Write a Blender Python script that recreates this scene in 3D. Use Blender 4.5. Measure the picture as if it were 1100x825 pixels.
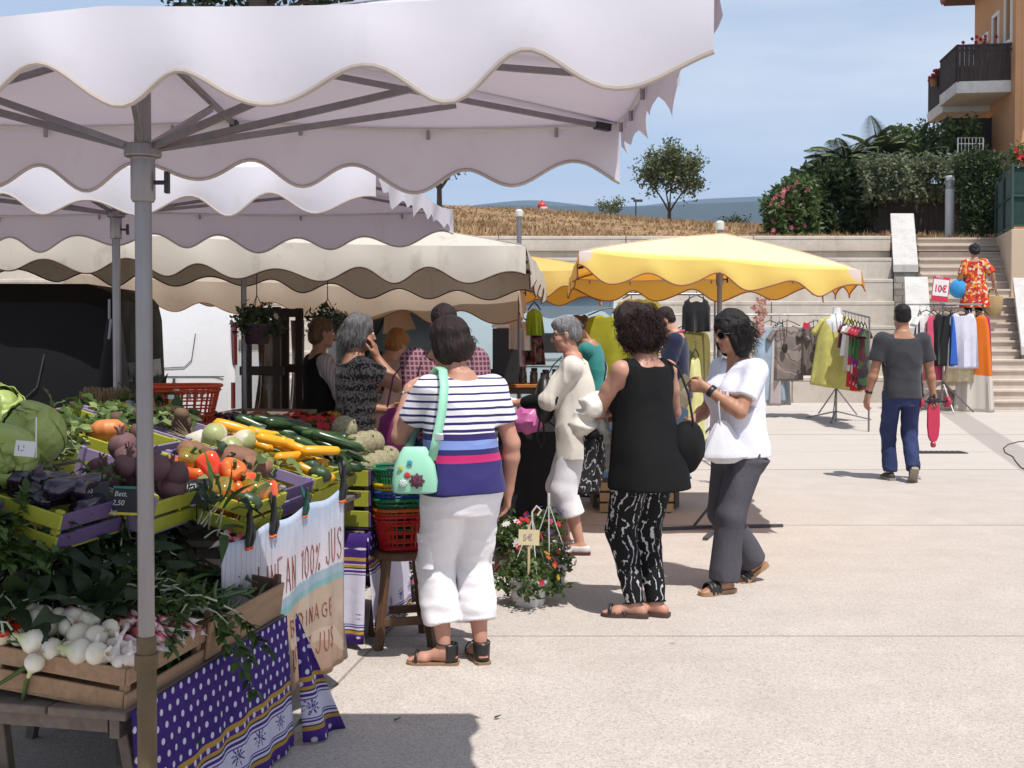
import bpy,bmesh,math,random
import numpy as np
from mathutils import Vector,Matrix,Euler

for _o in list(bpy.data.objects):
 bpy.data.objects.remove(_o)
SC=bpy.context.scene
COL=SC.collection
R=math.radians
PI=math.pi

# ------------------------------------------------------------ camera, sky, sun, exposure
EYE=1.55
PITCH=R(1.3)
cam_d=bpy.data.cameras.new('camera')
cam_d.sensor_width=36.0
cam_d.lens=36.0*1200/1100
cam_d.shift_y=-32.3/1100
cam_d.clip_start=0.05
cam_d.clip_end=20000
cam=bpy.data.objects.new('camera',cam_d)
COL.objects.link(cam)
cam.location=(0,0,EYE)
cam.rotation_euler=(R(90)-PITCH,0,0)
SC.camera=cam

SUN_EL,SUN_AZ=R(65),R(150)# azimuth clockwise from the view direction: right and behind the camera
to_sun=Vector((math.sin(SUN_AZ)*math.cos(SUN_EL),math.cos(SUN_AZ)*math.cos(SUN_EL),math.sin(SUN_EL)))
sun_d=bpy.data.lights.new('sun','SUN')
sun_d.energy=4.9
sun_d.angle=R(0.53)
sun_d.color=(1.0,0.965,0.92)
sun=bpy.data.objects.new('sun',sun_d)
COL.objects.link(sun)
sun.rotation_euler=to_sun.to_track_quat('Z','Y').to_euler()
sun.location=(6,-8,25)

world=bpy.data.worlds.new('World')
SC.world=world
world.use_nodes=True
wn,wl=world.node_tree.nodes,world.node_tree.links
bg=wn['Background']
sky=wn.new('ShaderNodeTexSky')
sky.sky_type='NISHITA'
sky.sun_disc=False
sky.sun_elevation=SUN_EL
sky.sun_rotation=SUN_AZ
sky.altitude=60
sky.air_density=1.1
sky.dust_density=1.4
sky.ozone_density=1.6
# thin high cloud veils, part of the sky itself
wtc=wn.new('ShaderNodeTexCoord')
wmp=wn.new('ShaderNodeMapping')
wmp.inputs['Scale'].default_value=(1.6,1.6,9.0)
wmp.inputs['Rotation'].default_value=(0,R(7),0)
wno=wn.new('ShaderNodeTexNoise')
wno.inputs['Scale'].default_value=1.7
wno.inputs['Detail'].default_value=7
wno.inputs['Roughness'].default_value=0.55
wrp=wn.new('ShaderNodeValToRGB')
wrp.color_ramp.elements[0].position=0.42
wrp.color_ramp.elements[0].color=(0,0,0,1)
wrp.color_ramp.elements[1].position=0.78
wrp.color_ramp.elements[1].color=(0.85,0.85,0.85,1)
wmx=wn.new('ShaderNodeMixRGB')
wmx.inputs[2].default_value=(10.0,10.4,11.0,1)
wl.new(wtc.outputs['Generated'],wmp.inputs[0])
wl.new(wmp.outputs[0],wno.inputs['Vector'])
wl.new(wno.outputs['Fac'],wrp.inputs[0])
wl.new(wrp.outputs[0],wmx.inputs[0])
# paler air towards the horizon
wsx=wn.new('ShaderNodeSeparateXYZ')
wl.new(wtc.outputs['Generated'],wsx.inputs[0])
wmr=wn.new('ShaderNodeMapRange')
for _i,_q in enumerate((0.0,0.70,0.97,0.0)):wmr.inputs[_i+1].default_value=_q
wl.new(wsx.outputs[2],wmr.inputs[0])
wm2=wn.new('ShaderNodeMixRGB')
wm2.inputs[2].default_value=(7.4,9.3,11.8,1)
wl.new(wmr.outputs[0],wm2.inputs[0])
wl.new(sky.outputs[0],wm2.inputs[1])
wl.new(wm2.outputs[0],wmx.inputs[1])
wl.new(wmx.outputs[0],bg.inputs[0])
bg.inputs[1].default_value=0.095

vs=SC.view_settings
vs.view_transform='Standard'
vs.look='None'
vs.exposure=0.0
vs.gamma=1.0
vs.use_curve_mapping=False
SC.render.engine='CYCLES'
SC.cycles.use_denoising=True
SC.cycles.max_bounces=8
SC.cycles.transparent_max_bounces=12
SC.cycles.volume_bounces=0
SC.cycles.sample_clamp_indirect=6.0

# ------------------------------------------------------------ measuring helpers
def P(x,y,d):
 """world point seen at photograph pixel (x, y) at distance d along the view"""
 cx,cy=(x-550)/1200.0,(380.2-y)/1200.0
 dy=math.cos(PITCH)+cy*math.sin(PITCH)
 dz=-math.sin(PITCH)+cy*math.cos(PITCH)
 t=d/dy
 return Vector((cx*t,d,EYE+dz*t))

def gz(d):
 return 0.0 if d<12 else 0.03*(min(d,20.2)-12)

def G(x,y):
 """ground point under pixel"""
 d=12.0
 lo,hi=1.5,40.0
 for _ in range(50):
  d=0.5*(lo+hi)
  if P(x,y,d).z>gz(d):lo=d
  else:hi=d
 p=P(x,y,d)
 return Vector((p.x,p.y,gz(d)))

# ------------------------------------------------------------ scene bookkeeping
def tag(o,label=None,cat=None,group=None,kind=None):
 if label:o['label']=label
 if cat:o['category']=cat
 if group:o['group']=group
 if kind:o['kind']=kind
 return o

def thing(name,label,cat,loc=(0,0,0),rz=0.0,group=None):
 o=bpy.data.objects.new(name,None)
 o.empty_display_size=0.1
 COL.objects.link(o)
 o.location=loc
 o.rotation_euler=(0,0,rz)
 return tag(o,label,cat,group)

KIDS={}
def link(name,me,parent=None,loc=None,rot=None):
 o=bpy.data.objects.new(name,me)
 COL.objects.link(o)
 if parent is not None:
  o.parent=parent
  KIDS.setdefault(parent.name,[]).append(o)
 if loc is not None:o.location=loc
 if rot is not None:o.rotation_euler=rot
 return o

def dup(root,loc=None,rot=None,label=None,scale=None):
 """copy of a thing with copies of its parts and sub-parts"""
 r=root.copy()
 COL.objects.link(r)
 if loc is not None:r.location=loc
 if rot is not None:r.rotation_euler=rot
 if scale is not None:r.scale=(scale,)*3 if isinstance(scale,(int,float)) else scale
 if label:r['label']=label
 for ch in KIDS.get(root.name,[]):
  c=ch.copy()
  COL.objects.link(c)
  c.parent=r
  KIDS.setdefault(r.name,[]).append(c)
  for g in KIDS.get(ch.name,[]):
   e=g.copy()
   COL.objects.link(e)
   e.parent=c
 return r

# ------------------------------------------------------------ mesh builder
class MB:
 def __init__(s):
  s.v,s.f,s.m=[],[],[]
  s.M=None
 def _p(s,p):
  return tuple(s.M@Vector(p)) if s.M is not None else tuple(p)
 def add(s,verts,faces,mi=0):
  b=len(s.v)
  s.v.extend(s._p(p) for p in verts)
  s.f.extend(tuple(b+i for i in f) for f in faces)
  s.m.extend([mi]*len(faces))
  return s
 def box(s,c,size,rot=None,mi=0,taper=1.0):
  hx,hy,hz=size[0]/2,size[1]/2,size[2]/2
  vs_=[]
  for z in (-hz,hz):
   k=taper if z>0 else 1.0
   for x,y in ((-hx,-hy),(hx,-hy),(hx,hy),(-hx,hy)):
    vs_.append(Vector((x*k,y*k,z)))
  if rot is not None:
   E=rot if isinstance(rot,Matrix) else Euler(rot).to_matrix()
   vs_=[E@q for q in vs_]
  vs_=[q+Vector(c) for q in vs_]
  return s.add(vs_,[(3,2,1,0),(4,5,6,7),(0,1,5,4),(1,2,6,5),(2,3,7,6),(3,0,4,7)],mi)
 def beam(s,a,b,w,h,mi=0,up=(0,0,1)):
  a,b=Vector(a),Vector(b)
  d=(b-a)
  L=d.length
  d.normalize()
  u=Vector(up)
  x=d.cross(u)
  if x.length<1e-4:x=d.cross(Vector((1,0,0)))
  x.normalize()
  z=x.cross(d)
  E=Matrix((x,d,z)).transposed()
  return s.box((a+b)/2,(w,L,h),E,mi)
 def tube(s,pts,r,n=10,mi=0,cap=True,flat=1.0):
  pts=[Vector(p) for p in pts]
  rs=r if isinstance(r,(list,tuple)) else [r]*len(pts)
  rings=[]
  prev=None
  for i,p in enumerate(pts):
   t=(pts[min(i+1,len(pts)-1)]-pts[max(i-1,0)])
   if t.length<1e-9:t=Vector((0,0,1))
   t.normalize()
   if prev is None:
    a=Vector((0,0,1)) if abs(t.z)<0.9 else Vector((1,0,0))
    u=t.cross(a).normalized()
   else:
    u=(prev-t*prev.dot(t))
    if u.length<1e-6:u=t.orthogonal()
    u.normalize()
   prev=u
   w=t.cross(u)
   rings.append([p+(u*math.cos(2*PI*k/n)+w*math.sin(2*PI*k/n)*flat)*rs[i] for k in range(n)])
  return s.rings(rings,mi,cap)
 def rings(s,rings,mi=0,cap=True,closed=True):
  n=len(rings[0])
  vs_=[p for r_ in rings for p in r_]
  fs=[]
  for i in range(len(rings)-1):
   for k in range(n if closed else n-1):
    k2=(k+1)%n
    fs.append((i*n+k,i*n+k2,(i+1)*n+k2,(i+1)*n+k))
  if cap and closed:
   fs.append(tuple(range(n-1,-1,-1)))
   fs.append(tuple((len(rings)-1)*n+k for k in range(n)))
  return s.add(vs_,fs,mi)
 def lathe(s,prof,n=20,mi=0,c=(0,0,0),lob=0,lobamp=0.0,cap=True):
  rings=[]
  for r_,z in prof:
   rings.append([Vector((c[0]+r_*(1+lobamp*math.cos(lob*2*PI*k/n))*math.cos(2*PI*k/n),
c[1]+r_*(1+lobamp*math.cos(lob*2*PI*k/n))*math.sin(2*PI*k/n),
c[2]+z)) for k in range(n)])
  return s.rings(rings,mi,cap)
 def ball(s,c,r,n=12,mi=0,sc=(1,1,1),fn=None):
  prof=[]
  m=max(5,n // 2+1)
  rings=[]
  for i in range(m):
   th=PI*(i+0.02)/(m-1+0.04)
   ring=[]
   for k in range(n):
    d=Vector((math.sin(th)*math.cos(2*PI*k/n),math.sin(th)*math.sin(2*PI*k/n),-math.cos(th)))
    rr=r*(fn(d) if fn else 1.0)
    ring.append(Vector((c[0]+d.x*rr*sc[0],c[1]+d.y*rr*sc[1],c[2]+d.z*rr*sc[2])))
   rings.append(ring)
  return s.rings(rings,mi,True)
 def grid(s,fn,nu,nv,mi=0):
  vs_=[fn(i/nu,j/nv) for j in range(nv+1) for i in range(nu+1)]
  w=nu+1
  return s.add(vs_,[(j*w+i,j*w+i+1,(j+1)*w+i+1,(j+1)*w+i) for j in range(nv) for i in range(nu)],mi)
 def leaf(s,base,d,up,L,W,bend=0.3,n=3,mi=0,fold=0.15,wave=0.0):
  d=Vector(d).normalized()
  sd=d.cross(Vector(up))
  if sd.length<1e-5:sd=d.orthogonal()
  sd.normalize()
  nn=sd.cross(d)
  base=Vector(base)
  vs_=[]
  for i in range(n+1):
   t=i/n
   w=W*0.5*(math.sin(PI*(0.08+0.92*t)**0.8) if i<n else 0.02)
   c=base+d*(L*t)-nn*(bend*L*t*t)
   wv=wave*math.sin(t*9)*W
   vs_+= [c-sd*w+nn*(fold*w+wv),c,c+sd*w+nn*(fold*w-wv)]
  fs=[]
  for i in range(n):
   for k in (0,1):
    fs.append((i*3+k,i*3+k+1,i*3+4+k,i*3+3+k))
  return s.add(vs_,fs,mi)
 def mesh(s,name,mats,smooth=True,angle=40):
  me=bpy.data.meshes.new(name)
  me.from_pydata(s.v,[],s.f)
  for m_ in (mats if isinstance(mats,(list,tuple)) else [mats]):
   me.materials.append(m_)
  me.polygons.foreach_set('material_index',s.m)
  if smooth:
   me.polygons.foreach_set('use_smooth',[True]*len(s.f))
   me.update()
   try:me.set_sharp_from_angle(angle=R(angle))
   except Exception:pass
  me.update()
  return me
 def build(s,name,mats,parent=None,smooth=True,angle=40,bevel=0.0,solid=0.0,loc=None,rot=None,seg=2):
  me=s.mesh(name,mats,smooth,angle)
  o=link(name,me,parent,loc,rot)
  if solid:
   md=o.modifiers.new('thickness','SOLIDIFY')
   md.thickness=solid
   md.offset=0
  if bevel:
   md=o.modifiers.new('bevel','BEVEL')
   md.width=bevel
   md.segments=seg
   md.limit_method='ANGLE'
   md.angle_limit=R(40)
   md.harden_normals=False
  return o

# ------------------------------------------------------------ materials
class NT:
 def __init__(s,name):
  s.mat=bpy.data.materials.new(name)
  s.mat.use_nodes=True
  s.t=s.mat.node_tree
  s.b=s.t.nodes['Principled BSDF']
  s.out=s.t.nodes['Material Output']
  s._tc=None
 def n(s,t,**kw):
  x=s.t.nodes.new(t)
  for k,v in kw.items():setattr(x,k,v)
  return x
 def put(s,sock,v):
  if v is None: return
  if hasattr(v,'is_output') or isinstance(v,bpy.types.NodeSocket):s.t.links.new(v,sock)
  elif isinstance(v,(tuple,list)) and len(v)==3 and sock.type=='RGBA':sock.default_value=(*v,1)
  else:sock.default_value=v
 def obj(s):
  if s._tc is None:s._tc=s.n('ShaderNodeTexCoord')
  return s._tc.outputs['Object']
 def map(s,scale=(1,1,1),rot=(0,0,0),loc=(0,0,0),vec=None):
  m=s.n('ShaderNodeMapping')
  s.put(m.inputs['Vector'],vec or s.obj())
  m.inputs['Scale'].default_value=scale
  m.inputs['Rotation'].default_value=rot
  m.inputs['Location'].default_value=loc
  return m.outputs[0]
 def noise(s,scale,detail=4,rough=0.55,vec=None,dist=0.0,out='Fac'):
  x=s.n('ShaderNodeTexNoise')
  s.put(x.inputs['Vector'],vec or s.obj())
  x.inputs['Scale'].default_value=scale
  x.inputs['Detail'].default_value=detail
  x.inputs['Roughness'].default_value=rough
  x.inputs['Distortion'].default_value=dist
  return x.outputs[out]
 def voro(s,scale,feature='F1',vec=None,rnd=1.0,out='Distance'):
  x=s.n('ShaderNodeTexVoronoi',feature=feature)
  s.put(x.inputs['Vector'],vec or s.obj())
  x.inputs['Scale'].default_value=scale
  x.inputs['Randomness'].default_value=rnd
  return x.outputs[out]
 def wave(s,scale,dist=0.0,vec=None,kind='BANDS',direction='X',detail=2,dscale=1.0):
  x=s.n('ShaderNodeTexWave',wave_type=kind)
  if kind=='BANDS':x.bands_direction=direction
  s.put(x.inputs['Vector'],vec or s.obj())
  x.inputs['Scale'].default_value=scale
  x.inputs['Distortion'].default_value=dist
  x.inputs['Detail'].default_value=detail
  x.inputs['Detail Scale'].default_value=dscale
  return x.outputs['Fac']
 def ramp(s,fac,stops,interp='LINEAR'):
  x=s.n('ShaderNodeValToRGB')
  cr=x.color_ramp
  cr.interpolation=interp
  while len(cr.elements)<len(stops):cr.elements.new(0.5)
  for e,(p,c) in zip(cr.elements,stops):
   e.position=p
   e.color=(*c,1) if len(c)==3 else c
  s.put(x.inputs[0],fac)
  return x.outputs[0]
 def mix(s,f,a,b,mode='MIX'):
  x=s.n('ShaderNodeMixRGB',blend_type=mode)
  s.put(x.inputs[0],f);s.put(x.inputs[1],a);s.put(x.inputs[2],b)
  return x.outputs[0]
 def math(s,op,a,b=None,c=None):
  x=s.n('ShaderNodeMath',operation=op)
  s.put(x.inputs[0],a);s.put(x.inputs[1],b)
  if c is not None:s.put(x.inputs[2],c)
  return x.outputs[0]
 def xyz(s,vec=None):
  x=s.n('ShaderNodeSeparateXYZ')
  s.put(x.inputs[0],vec or s.obj())
  return x.outputs[0],x.outputs[1],x.outputs[2]
 def rng(s,v,a,b,c=0.0,d=1.0):
  x=s.n('ShaderNodeMapRange')
  s.put(x.inputs[0],v)
  for i,q in enumerate((a,b,c,d)):x.inputs[i+1].default_value=q
  return x.outputs[0]
 def bump(s,h,strength=0.3,dist=0.01):
  x=s.n('ShaderNodeBump')
  x.inputs['Strength'].default_value=strength
  x.inputs['Distance'].default_value=dist
  s.put(x.inputs['Height'],h)
  s.t.links.new(x.outputs[0],s.b.inputs['Normal'])
  return x.outputs[0]
 def rand(s):
  return s.n('ShaderNodeObjectInfo').outputs['Random']
 def done(s,col=None,rough=0.6,metal=0.0,spec=None,trans=0.0,tcol=None,sheen=0.0,coat=0.0,transmission=0.0,alpha=None,sss=0.0):
  b=s.b
  s.put(b.inputs['Base Color'],col)
  s.put(b.inputs['Roughness'],rough)
  b.inputs['Metallic'].default_value=metal
  if spec is not None:b.inputs['Specular IOR Level'].default_value=spec
  if sheen:b.inputs['Sheen Weight'].default_value=sheen
  if coat:
   b.inputs['Coat Weight'].default_value=coat
   b.inputs['Coat Roughness'].default_value=0.12
  if transmission:b.inputs['Transmission Weight'].default_value=transmission
  if alpha is not None:s.put(b.inputs['Alpha'],alpha)
  if sss:
   b.inputs['Subsurface Weight'].default_value=sss
   b.inputs['Subsurface Radius'].default_value=(0.012,0.005,0.003)
   b.inputs['Subsurface Scale'].default_value=1.0
  if trans:
   tr=s.n('ShaderNodeBsdfTranslucent')
   s.put(tr.inputs['Color'],tcol if tcol is not None else col)
   mx=s.n('ShaderNodeMixShader')
   mx.inputs[0].default_value=trans
   s.t.links.new(b.outputs[0],mx.inputs[1])
   s.t.links.new(tr.outputs[0],mx.inputs[2])
   s.t.links.new(mx.outputs[0],s.out.inputs[0])
  return s.mat

MATS={}
def mul(c,k): return tuple(min(1.0,q*k) for q in c)
def pbr(name,col,rough=0.65,var=0.18,scale=6.0,bump=0.15,bscale=60.0,bdist=0.004,metal=0.0,spec=None,trans=0.0,
tcol=None,sheen=0.0,coat=0.0,rand=0.0,sss=0.0,streak=None,fine=None):
 if name in MATS: return MATS[name]
 g=NT(name)
 vec=g.map(streak) if streak else None
 f=g.noise(scale,6,0.6,vec)
 c=g.mix(g.rng(f,0.25,0.75),mul(col,1-var),mul(col,1+var))
 f2=g.noise(scale*0.22,3,0.5)
 c=g.mix(g.rng(f2,0.3,0.7,0.0,var*1.2),c,mul(col,0.62))
 if rand:
  hs=g.n('ShaderNodeHueSaturation')
  g.put(hs.inputs['Value'],g.rng(g.rand(),0,1,1-rand,1+rand))
  g.put(hs.inputs['Hue'],g.rng(g.rand(),0,1,0.5-rand*0.03,0.5+rand*0.03))
  g.put(hs.inputs['Color'],c)
  c=hs.outputs[0]
 if bump:g.bump(g.noise(bscale,5,0.6,vec),bump,bdist)
 r=g.rng(g.noise(scale*1.7,4),0.3,0.7,max(0.03,rough-0.09),min(1,rough+0.09))
 MATS[name]=g.done(c,r,metal,spec,trans,tcol,sheen,coat,sss=sss)
 return MATS[name]

def cloth(name,col,var=0.1,trans=0.0,rough=0.9,weave=420.0,bump=0.25,scale=9.0,sheen=0.15):
 """plain woven cloth"""
 if name in MATS: return MATS[name]
 g=NT(name)
 f=g.noise(scale,5,0.6)
 c=g.mix(g.rng(f,0.3,0.7),mul(col,1-var),mul(col,1+var))
 h=g.math('ADD',g.noise(weave,2,0.5),g.math('MULTIPLY',g.noise(26,4,0.6),1.6))
 g.bump(h,bump,0.006)
 MATS[name]=g.done(c,rough,spec=0.25,trans=trans,sheen=sheen)
 return MATS[name]
# ------------------------------------------------------------ body modelling: one smooth surface from blended limbs
_rs=np.random.RandomState(7)
_LAT=_rs.rand(32,32,32).astype(np.float32)
def vnoise(p):
 p=np.asarray(p,dtype=np.float32)
 i=np.floor(p).astype(int)
 f=p-i
 f=f*f*(3-2*f)
 i &= 31
 j=(i+1)& 31
 x0,y0,z0=i[:,0],i[:,1],i[:,2]
 x1,y1,z1=j[:,0],j[:,1],j[:,2]
 fx,fy,fz=f[:,0],f[:,1],f[:,2]
 L=_LAT
 a=L[x0,y0,z0]*(1-fx)+L[x1,y0,z0]*fx
 b=L[x0,y1,z0]*(1-fx)+L[x1,y1,z0]*fx
 c=L[x0,y0,z1]*(1-fx)+L[x1,y0,z1]*fx
 d=L[x0,y1,z1]*(1-fx)+L[x1,y1,z1]*fx
 return (a*(1-fy)+b*fy)*(1-fz)+(c*(1-fy)+d*fy)*fz-0.5

def npv(p): return np.array([p[0],p[1],p[2]],dtype=np.float32)

class Vol:
 FAR=0.12
 def __init__(s,lo,hi,h):
  s.lo=np.array(lo,dtype=np.float32)
  s.h=h
  s.n=np.ceil((np.array(hi)-s.lo)/h).astype(int)+1
  s.D=np.full(tuple(s.n),s.FAR,dtype=np.float32)
 def sub(s,lo,hi):
  a=np.clip(np.floor((lo-s.lo)/s.h).astype(int),0,s.n)
  b=np.clip(np.ceil((hi-s.lo)/s.h).astype(int)+1,0,s.n)
  sl=tuple(slice(a[i],b[i]) for i in range(3))
  ax=[s.lo[i]+s.h*np.arange(a[i],b[i],dtype=np.float32) for i in range(3)]
  return sl,ax[0][:,None,None],ax[1][None,:,None],ax[2][None,None,:]
 def put(s,sl,d,k):
  a=s.D[sl]
  if a.size==0: return
  if k>0:
   h=np.clip(0.5+0.5*(a-d)/k,0,1)
   s.D[sl]=a*(1-h)+d*h-k*h*(1-h)
  else:s.D[sl]=np.minimum(a,d)
 def carve(s,sl,d,k=0.006):
  a=s.D[sl]
  if a.size==0: return
  h=np.clip(0.5-0.5*(a+d)/k,0,1)
  s.D[sl]=a*(1-h)-d*h+k*h*(1-h)
 def cap_d(s,a,b,ra,rb,flat=None,pad=0.05):
  a,b=npv(a),npv(b)
  m=max(ra,rb)+pad
  if flat is not None:m=m*max(1.0,flat[1])
  sl,X,Y,Z=s.sub(np.minimum(a,b)-m,np.maximum(a,b)+m)
  ab=b-a
  L2=max(1e-9,float(ab@ab))
  px,py,pz=X-a[0],Y-a[1],Z-a[2]
  t=np.clip((px*ab[0]+py*ab[1]+pz*ab[2])/L2,0,1)
  qx,qy,qz=px-t*ab[0],py-t*ab[1],pz-t*ab[2]
  if flat is not None:
   n,f=npv(Vector(flat[0]).normalized()),flat[1]
   dn=qx*n[0]+qy*n[1]+qz*n[2]
   g=dn*(1.0/f-1.0)
   qx,qy,qz=qx+g*n[0],qy+g*n[1],qz+g*n[2]
   r=ra+(rb-ra)*t
   return sl,(np.sqrt(qx*qx+qy*qy+qz*qz)-r)*min(1.0,f)
  return sl,np.sqrt(qx*qx+qy*qy+qz*qz)-(ra+(rb-ra)*t)
 def cap(s,a,b,ra,rb=None,k=0.02,flat=None):
  sl,d=s.cap_d(a,b,ra,ra if rb is None else rb,flat,0.03+k)
  s.put(sl,d,k)
 def cut_cap(s,a,b,ra,rb=None,k=0.006,flat=None):
  sl,d=s.cap_d(a,b,ra,ra if rb is None else rb,flat,0.03)
  s.carve(sl,d,k)
 def ell_d(s,c,r,M=None,pad=0.04):
  c=npv(c)
  m=max(r)+pad
  sl,X,Y,Z=s.sub(c-m,c+m)
  px,py,pz=X-c[0],Y-c[1],Z-c[2]
  if M is not None:
   A=np.array(M.to_3x3(),dtype=np.float32)# columns = local axes
   lx=px*A[0,0]+py*A[1,0]+pz*A[2,0]
   ly=px*A[0,1]+py*A[1,1]+pz*A[2,1]
   lz=px*A[0,2]+py*A[1,2]+pz*A[2,2]
  else:lx,ly,lz=px,py,pz
  q=np.sqrt((lx/r[0])**2+(ly/r[1])**2+(lz/r[2])**2)+1e-6
  g=np.sqrt((lx/r[0]**2)**2+(ly/r[1]**2)**2+(lz/r[2]**2)**2)+1e-6
  return sl,np.clip(q*(q-1.0)/g,-0.2,0.2)
 def ell(s,c,r,M=None,k=0.02):
  sl,d=s.ell_d(c,r,M)
  s.put(sl,d,k)
 def cut_ell(s,c,r,M=None,k=0.006):
  sl,d=s.ell_d(c,r,M)
  s.carve(sl,d,k)
 def stack(s,secs,M,k=0.02,ex=2.4):
  """loft of ellipse sections (z, half width, half depth, y shift) in frame M"""
  S=np.array([list(q)+[0.0]*(4-len(q)) for q in secs],dtype=np.float64)
  zz=np.linspace(S[0,0],S[-1,0],60)
  cols=[]
  for c in (1,2,3):
   v=np.interp(zz,S[:,0],S[:,c])
   for _ in range(4):
    v[1:-1]=0.25*v[:-2]+0.5*v[1:-1]+0.25*v[2:]
   cols.append(v)
  Mi=np.array(M.inverted(),dtype=np.float32)
  w=max(S[:,1].max(),(S[:,2]+abs(S[:,3])).max())+0.06
  pts=[M@Vector((x,y,z)) for x in (-w,w) for y in (-w,w) for z in (S[0,0]-0.06,S[-1,0]+0.06)]
  P_=np.array([tuple(p) for p in pts])
  sl,X,Y,Z=s.sub(P_.min(0),P_.max(0))
  lx=Mi[0,0]*X+Mi[0,1]*Y+Mi[0,2]*Z+Mi[0,3]
  ly=Mi[1,0]*X+Mi[1,1]*Y+Mi[1,2]*Z+Mi[1,3]
  lz=Mi[2,0]*X+Mi[2,1]*Y+Mi[2,2]*Z+Mi[2,3]
  a=np.interp(lz,zz,cols[0]).astype(np.float32)
  b=np.interp(lz,zz,cols[1]).astype(np.float32)
  yo=np.interp(lz,zz,cols[2]).astype(np.float32)
  q=(np.abs(lx/a)**ex+np.abs((ly-yo)/b)**ex)**(1.0/ex)
  d=(q-1.0)*np.minimum(a,b)
  dz=np.maximum(S[0,0]-lz,lz-S[-1,0])
  d=np.maximum(d,dz)
  s.put(sl,np.clip(d,-0.2,0.2),k)
 def plane(s,p,n,k=0.004):
  """cut away everything on the side the normal points to"""
  n=Vector(n).normalized()
  X=s.lo[0]+s.h*np.arange(s.n[0],dtype=np.float32)[:,None,None]
  Y=s.lo[1]+s.h*np.arange(s.n[1],dtype=np.float32)[None,:,None]
  Z=s.lo[2]+s.h*np.arange(s.n[2],dtype=np.float32)[None,None,:]
  d=(X-p[0])*n.x+(Y-p[1])*n.y+(Z-p[2])*n.z
  s.D=np.maximum(s.D,d)
 def mesh(s):
  D=s.D
  D[0],D[-1]=0.1,0.1
  D[:,0],D[:,-1]=0.1,0.1
  D[:,:,0],D[:,:,-1]=0.1,0.1
  S=D<0
  n0,n1,n2=D.shape
  cnt=np.zeros((n0-1,n1-1,n2-1),dtype=np.int8)
  offs=[(i,j,k) for i in (0,1) for j in (0,1) for k in (0,1)]
  for i,j,k in offs:cnt+= S[i:n0-1+i,j:n1-1+j,k:n2-1+k]
  act=(cnt>0)&(cnt<8)
  ijk=np.argwhere(act)
  idx=np.full(act.shape,-1,dtype=np.int64)
  idx[act]=np.arange(len(ijk))
  V={o:D[ijk[:,0]+o[0],ijk[:,1]+o[1],ijk[:,2]+o[2]] for o in offs}
  acc=np.zeros((len(ijk),3))
  num=np.zeros(len(ijk))
  for a in offs:
   for ax in range(3):
    if a[ax]:continue
    b=list(a);b[ax]=1;b=tuple(b)
    va,vb=V[a],V[b]
    cr=(va<0)!=(vb<0)
    den=np.where(np.abs(va-vb)<1e-9,1e-9,va-vb)
    t=np.clip(va/den,0,1)
    p=np.tile(np.array(a,dtype=np.float64),(len(ijk),1))
    p[:,ax]+= t
    acc[cr]+= p[cr]
    num[cr]+= 1
  v=(ijk+acc/np.maximum(num,1)[:,None])*s.h+s.lo
  quads=[]
  for ax in range(3):
   sa=[slice(None)]*3;sb=[slice(None)]*3
   sa[ax]=slice(0,-1);sb[ax]=slice(1,None)
   A,B=S[tuple(sa)],S[tuple(sb)]
   for flip in (False,True):
    e=np.argwhere((A & ~B) if not flip else (~A & B))
    if len(e)==0:continue
    u,w=(ax+1)%3,(ax+2)%3
    ok=(e[:,u]>0)&(e[:,w]>0)
    e=e[ok]
    def at(du,dw):
     q=e.copy();q[:,u]-= du;q[:,w]-= dw
     return idx[q[:,0],q[:,1],q[:,2]]
    q=np.stack([at(1,1),at(0,1),at(0,0),at(1,0)],1)
    if flip:q=q[:,::-1]
    quads.append(q)
  q=np.concatenate(quads)
  q=q[(q>=0).all(1)]
  return v.astype(np.float32),q

def normals(v,q):
 a=v[q[:,2]]-v[q[:,0]]
 b=v[q[:,3]]-v[q[:,1]]
 fn=np.cross(a,b)
 n=np.zeros_like(v)
 for k in range(4):np.add.at(n,q[:,k],fn)
 return n/(np.linalg.norm(n,axis=1)[:,None]+1e-9)

def relax(v,q,it=2,lam=0.5):
 for _ in range(it):
  acc=np.zeros_like(v);c=np.zeros(len(v),dtype=np.float32)
  for k in range(4):
   a,b=q[:,k],q[:,(k+1)%4]
   np.add.at(acc,a,v[b]);np.add.at(acc,b,v[a])
   np.add.at(c,a,1);np.add.at(c,b,1)
  v=v+lam*(acc/np.maximum(c,1)[:,None]-v)
 return v

def np_mesh(name,v,q,mats,mi=None):
 me=bpy.data.meshes.new(name)
 me.vertices.add(len(v))
 me.vertices.foreach_set('co',v.astype(np.float32).ravel())
 me.loops.add(q.size)
 me.loops.foreach_set('vertex_index',q.astype(np.int32).ravel())
 me.polygons.add(len(q))
 me.polygons.foreach_set('loop_start',np.arange(0,q.size,4,dtype=np.int32))
 me.polygons.foreach_set('loop_total',np.full(len(q),4,dtype=np.int32))
 for m in (mats if isinstance(mats,(list,tuple)) else [mats]):me.materials.append(m)
 if mi is not None:me.polygons.foreach_set('material_index',mi.astype(np.int32))
 me.polygons.foreach_set('use_smooth',np.ones(len(q),dtype=bool))
 me.update()
 me.validate()
 return me

def folds(amp,sc=(9,9,5),seed=0,ridge=True,lo=None,hi=None):
 """cloth creases: returns a displacement function of position"""
 def f(v):
  p=v*np.array(sc)+seed*3.7
  w=vnoise(v*4+seed)[:,None]
  n=vnoise(p+w*1.5)
  if ridge:n=0.5-np.abs(n)*2.2
  n=n+0.5*vnoise(p*2.3+5)
  a=amp
  if lo is not None:
   t=np.clip((v[:,2]-lo[0])/(hi[0]-lo[0]),0,1)
   a=amp*(lo[1]+(hi[1]-lo[1])*t)
  return n*a
 return f

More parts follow.
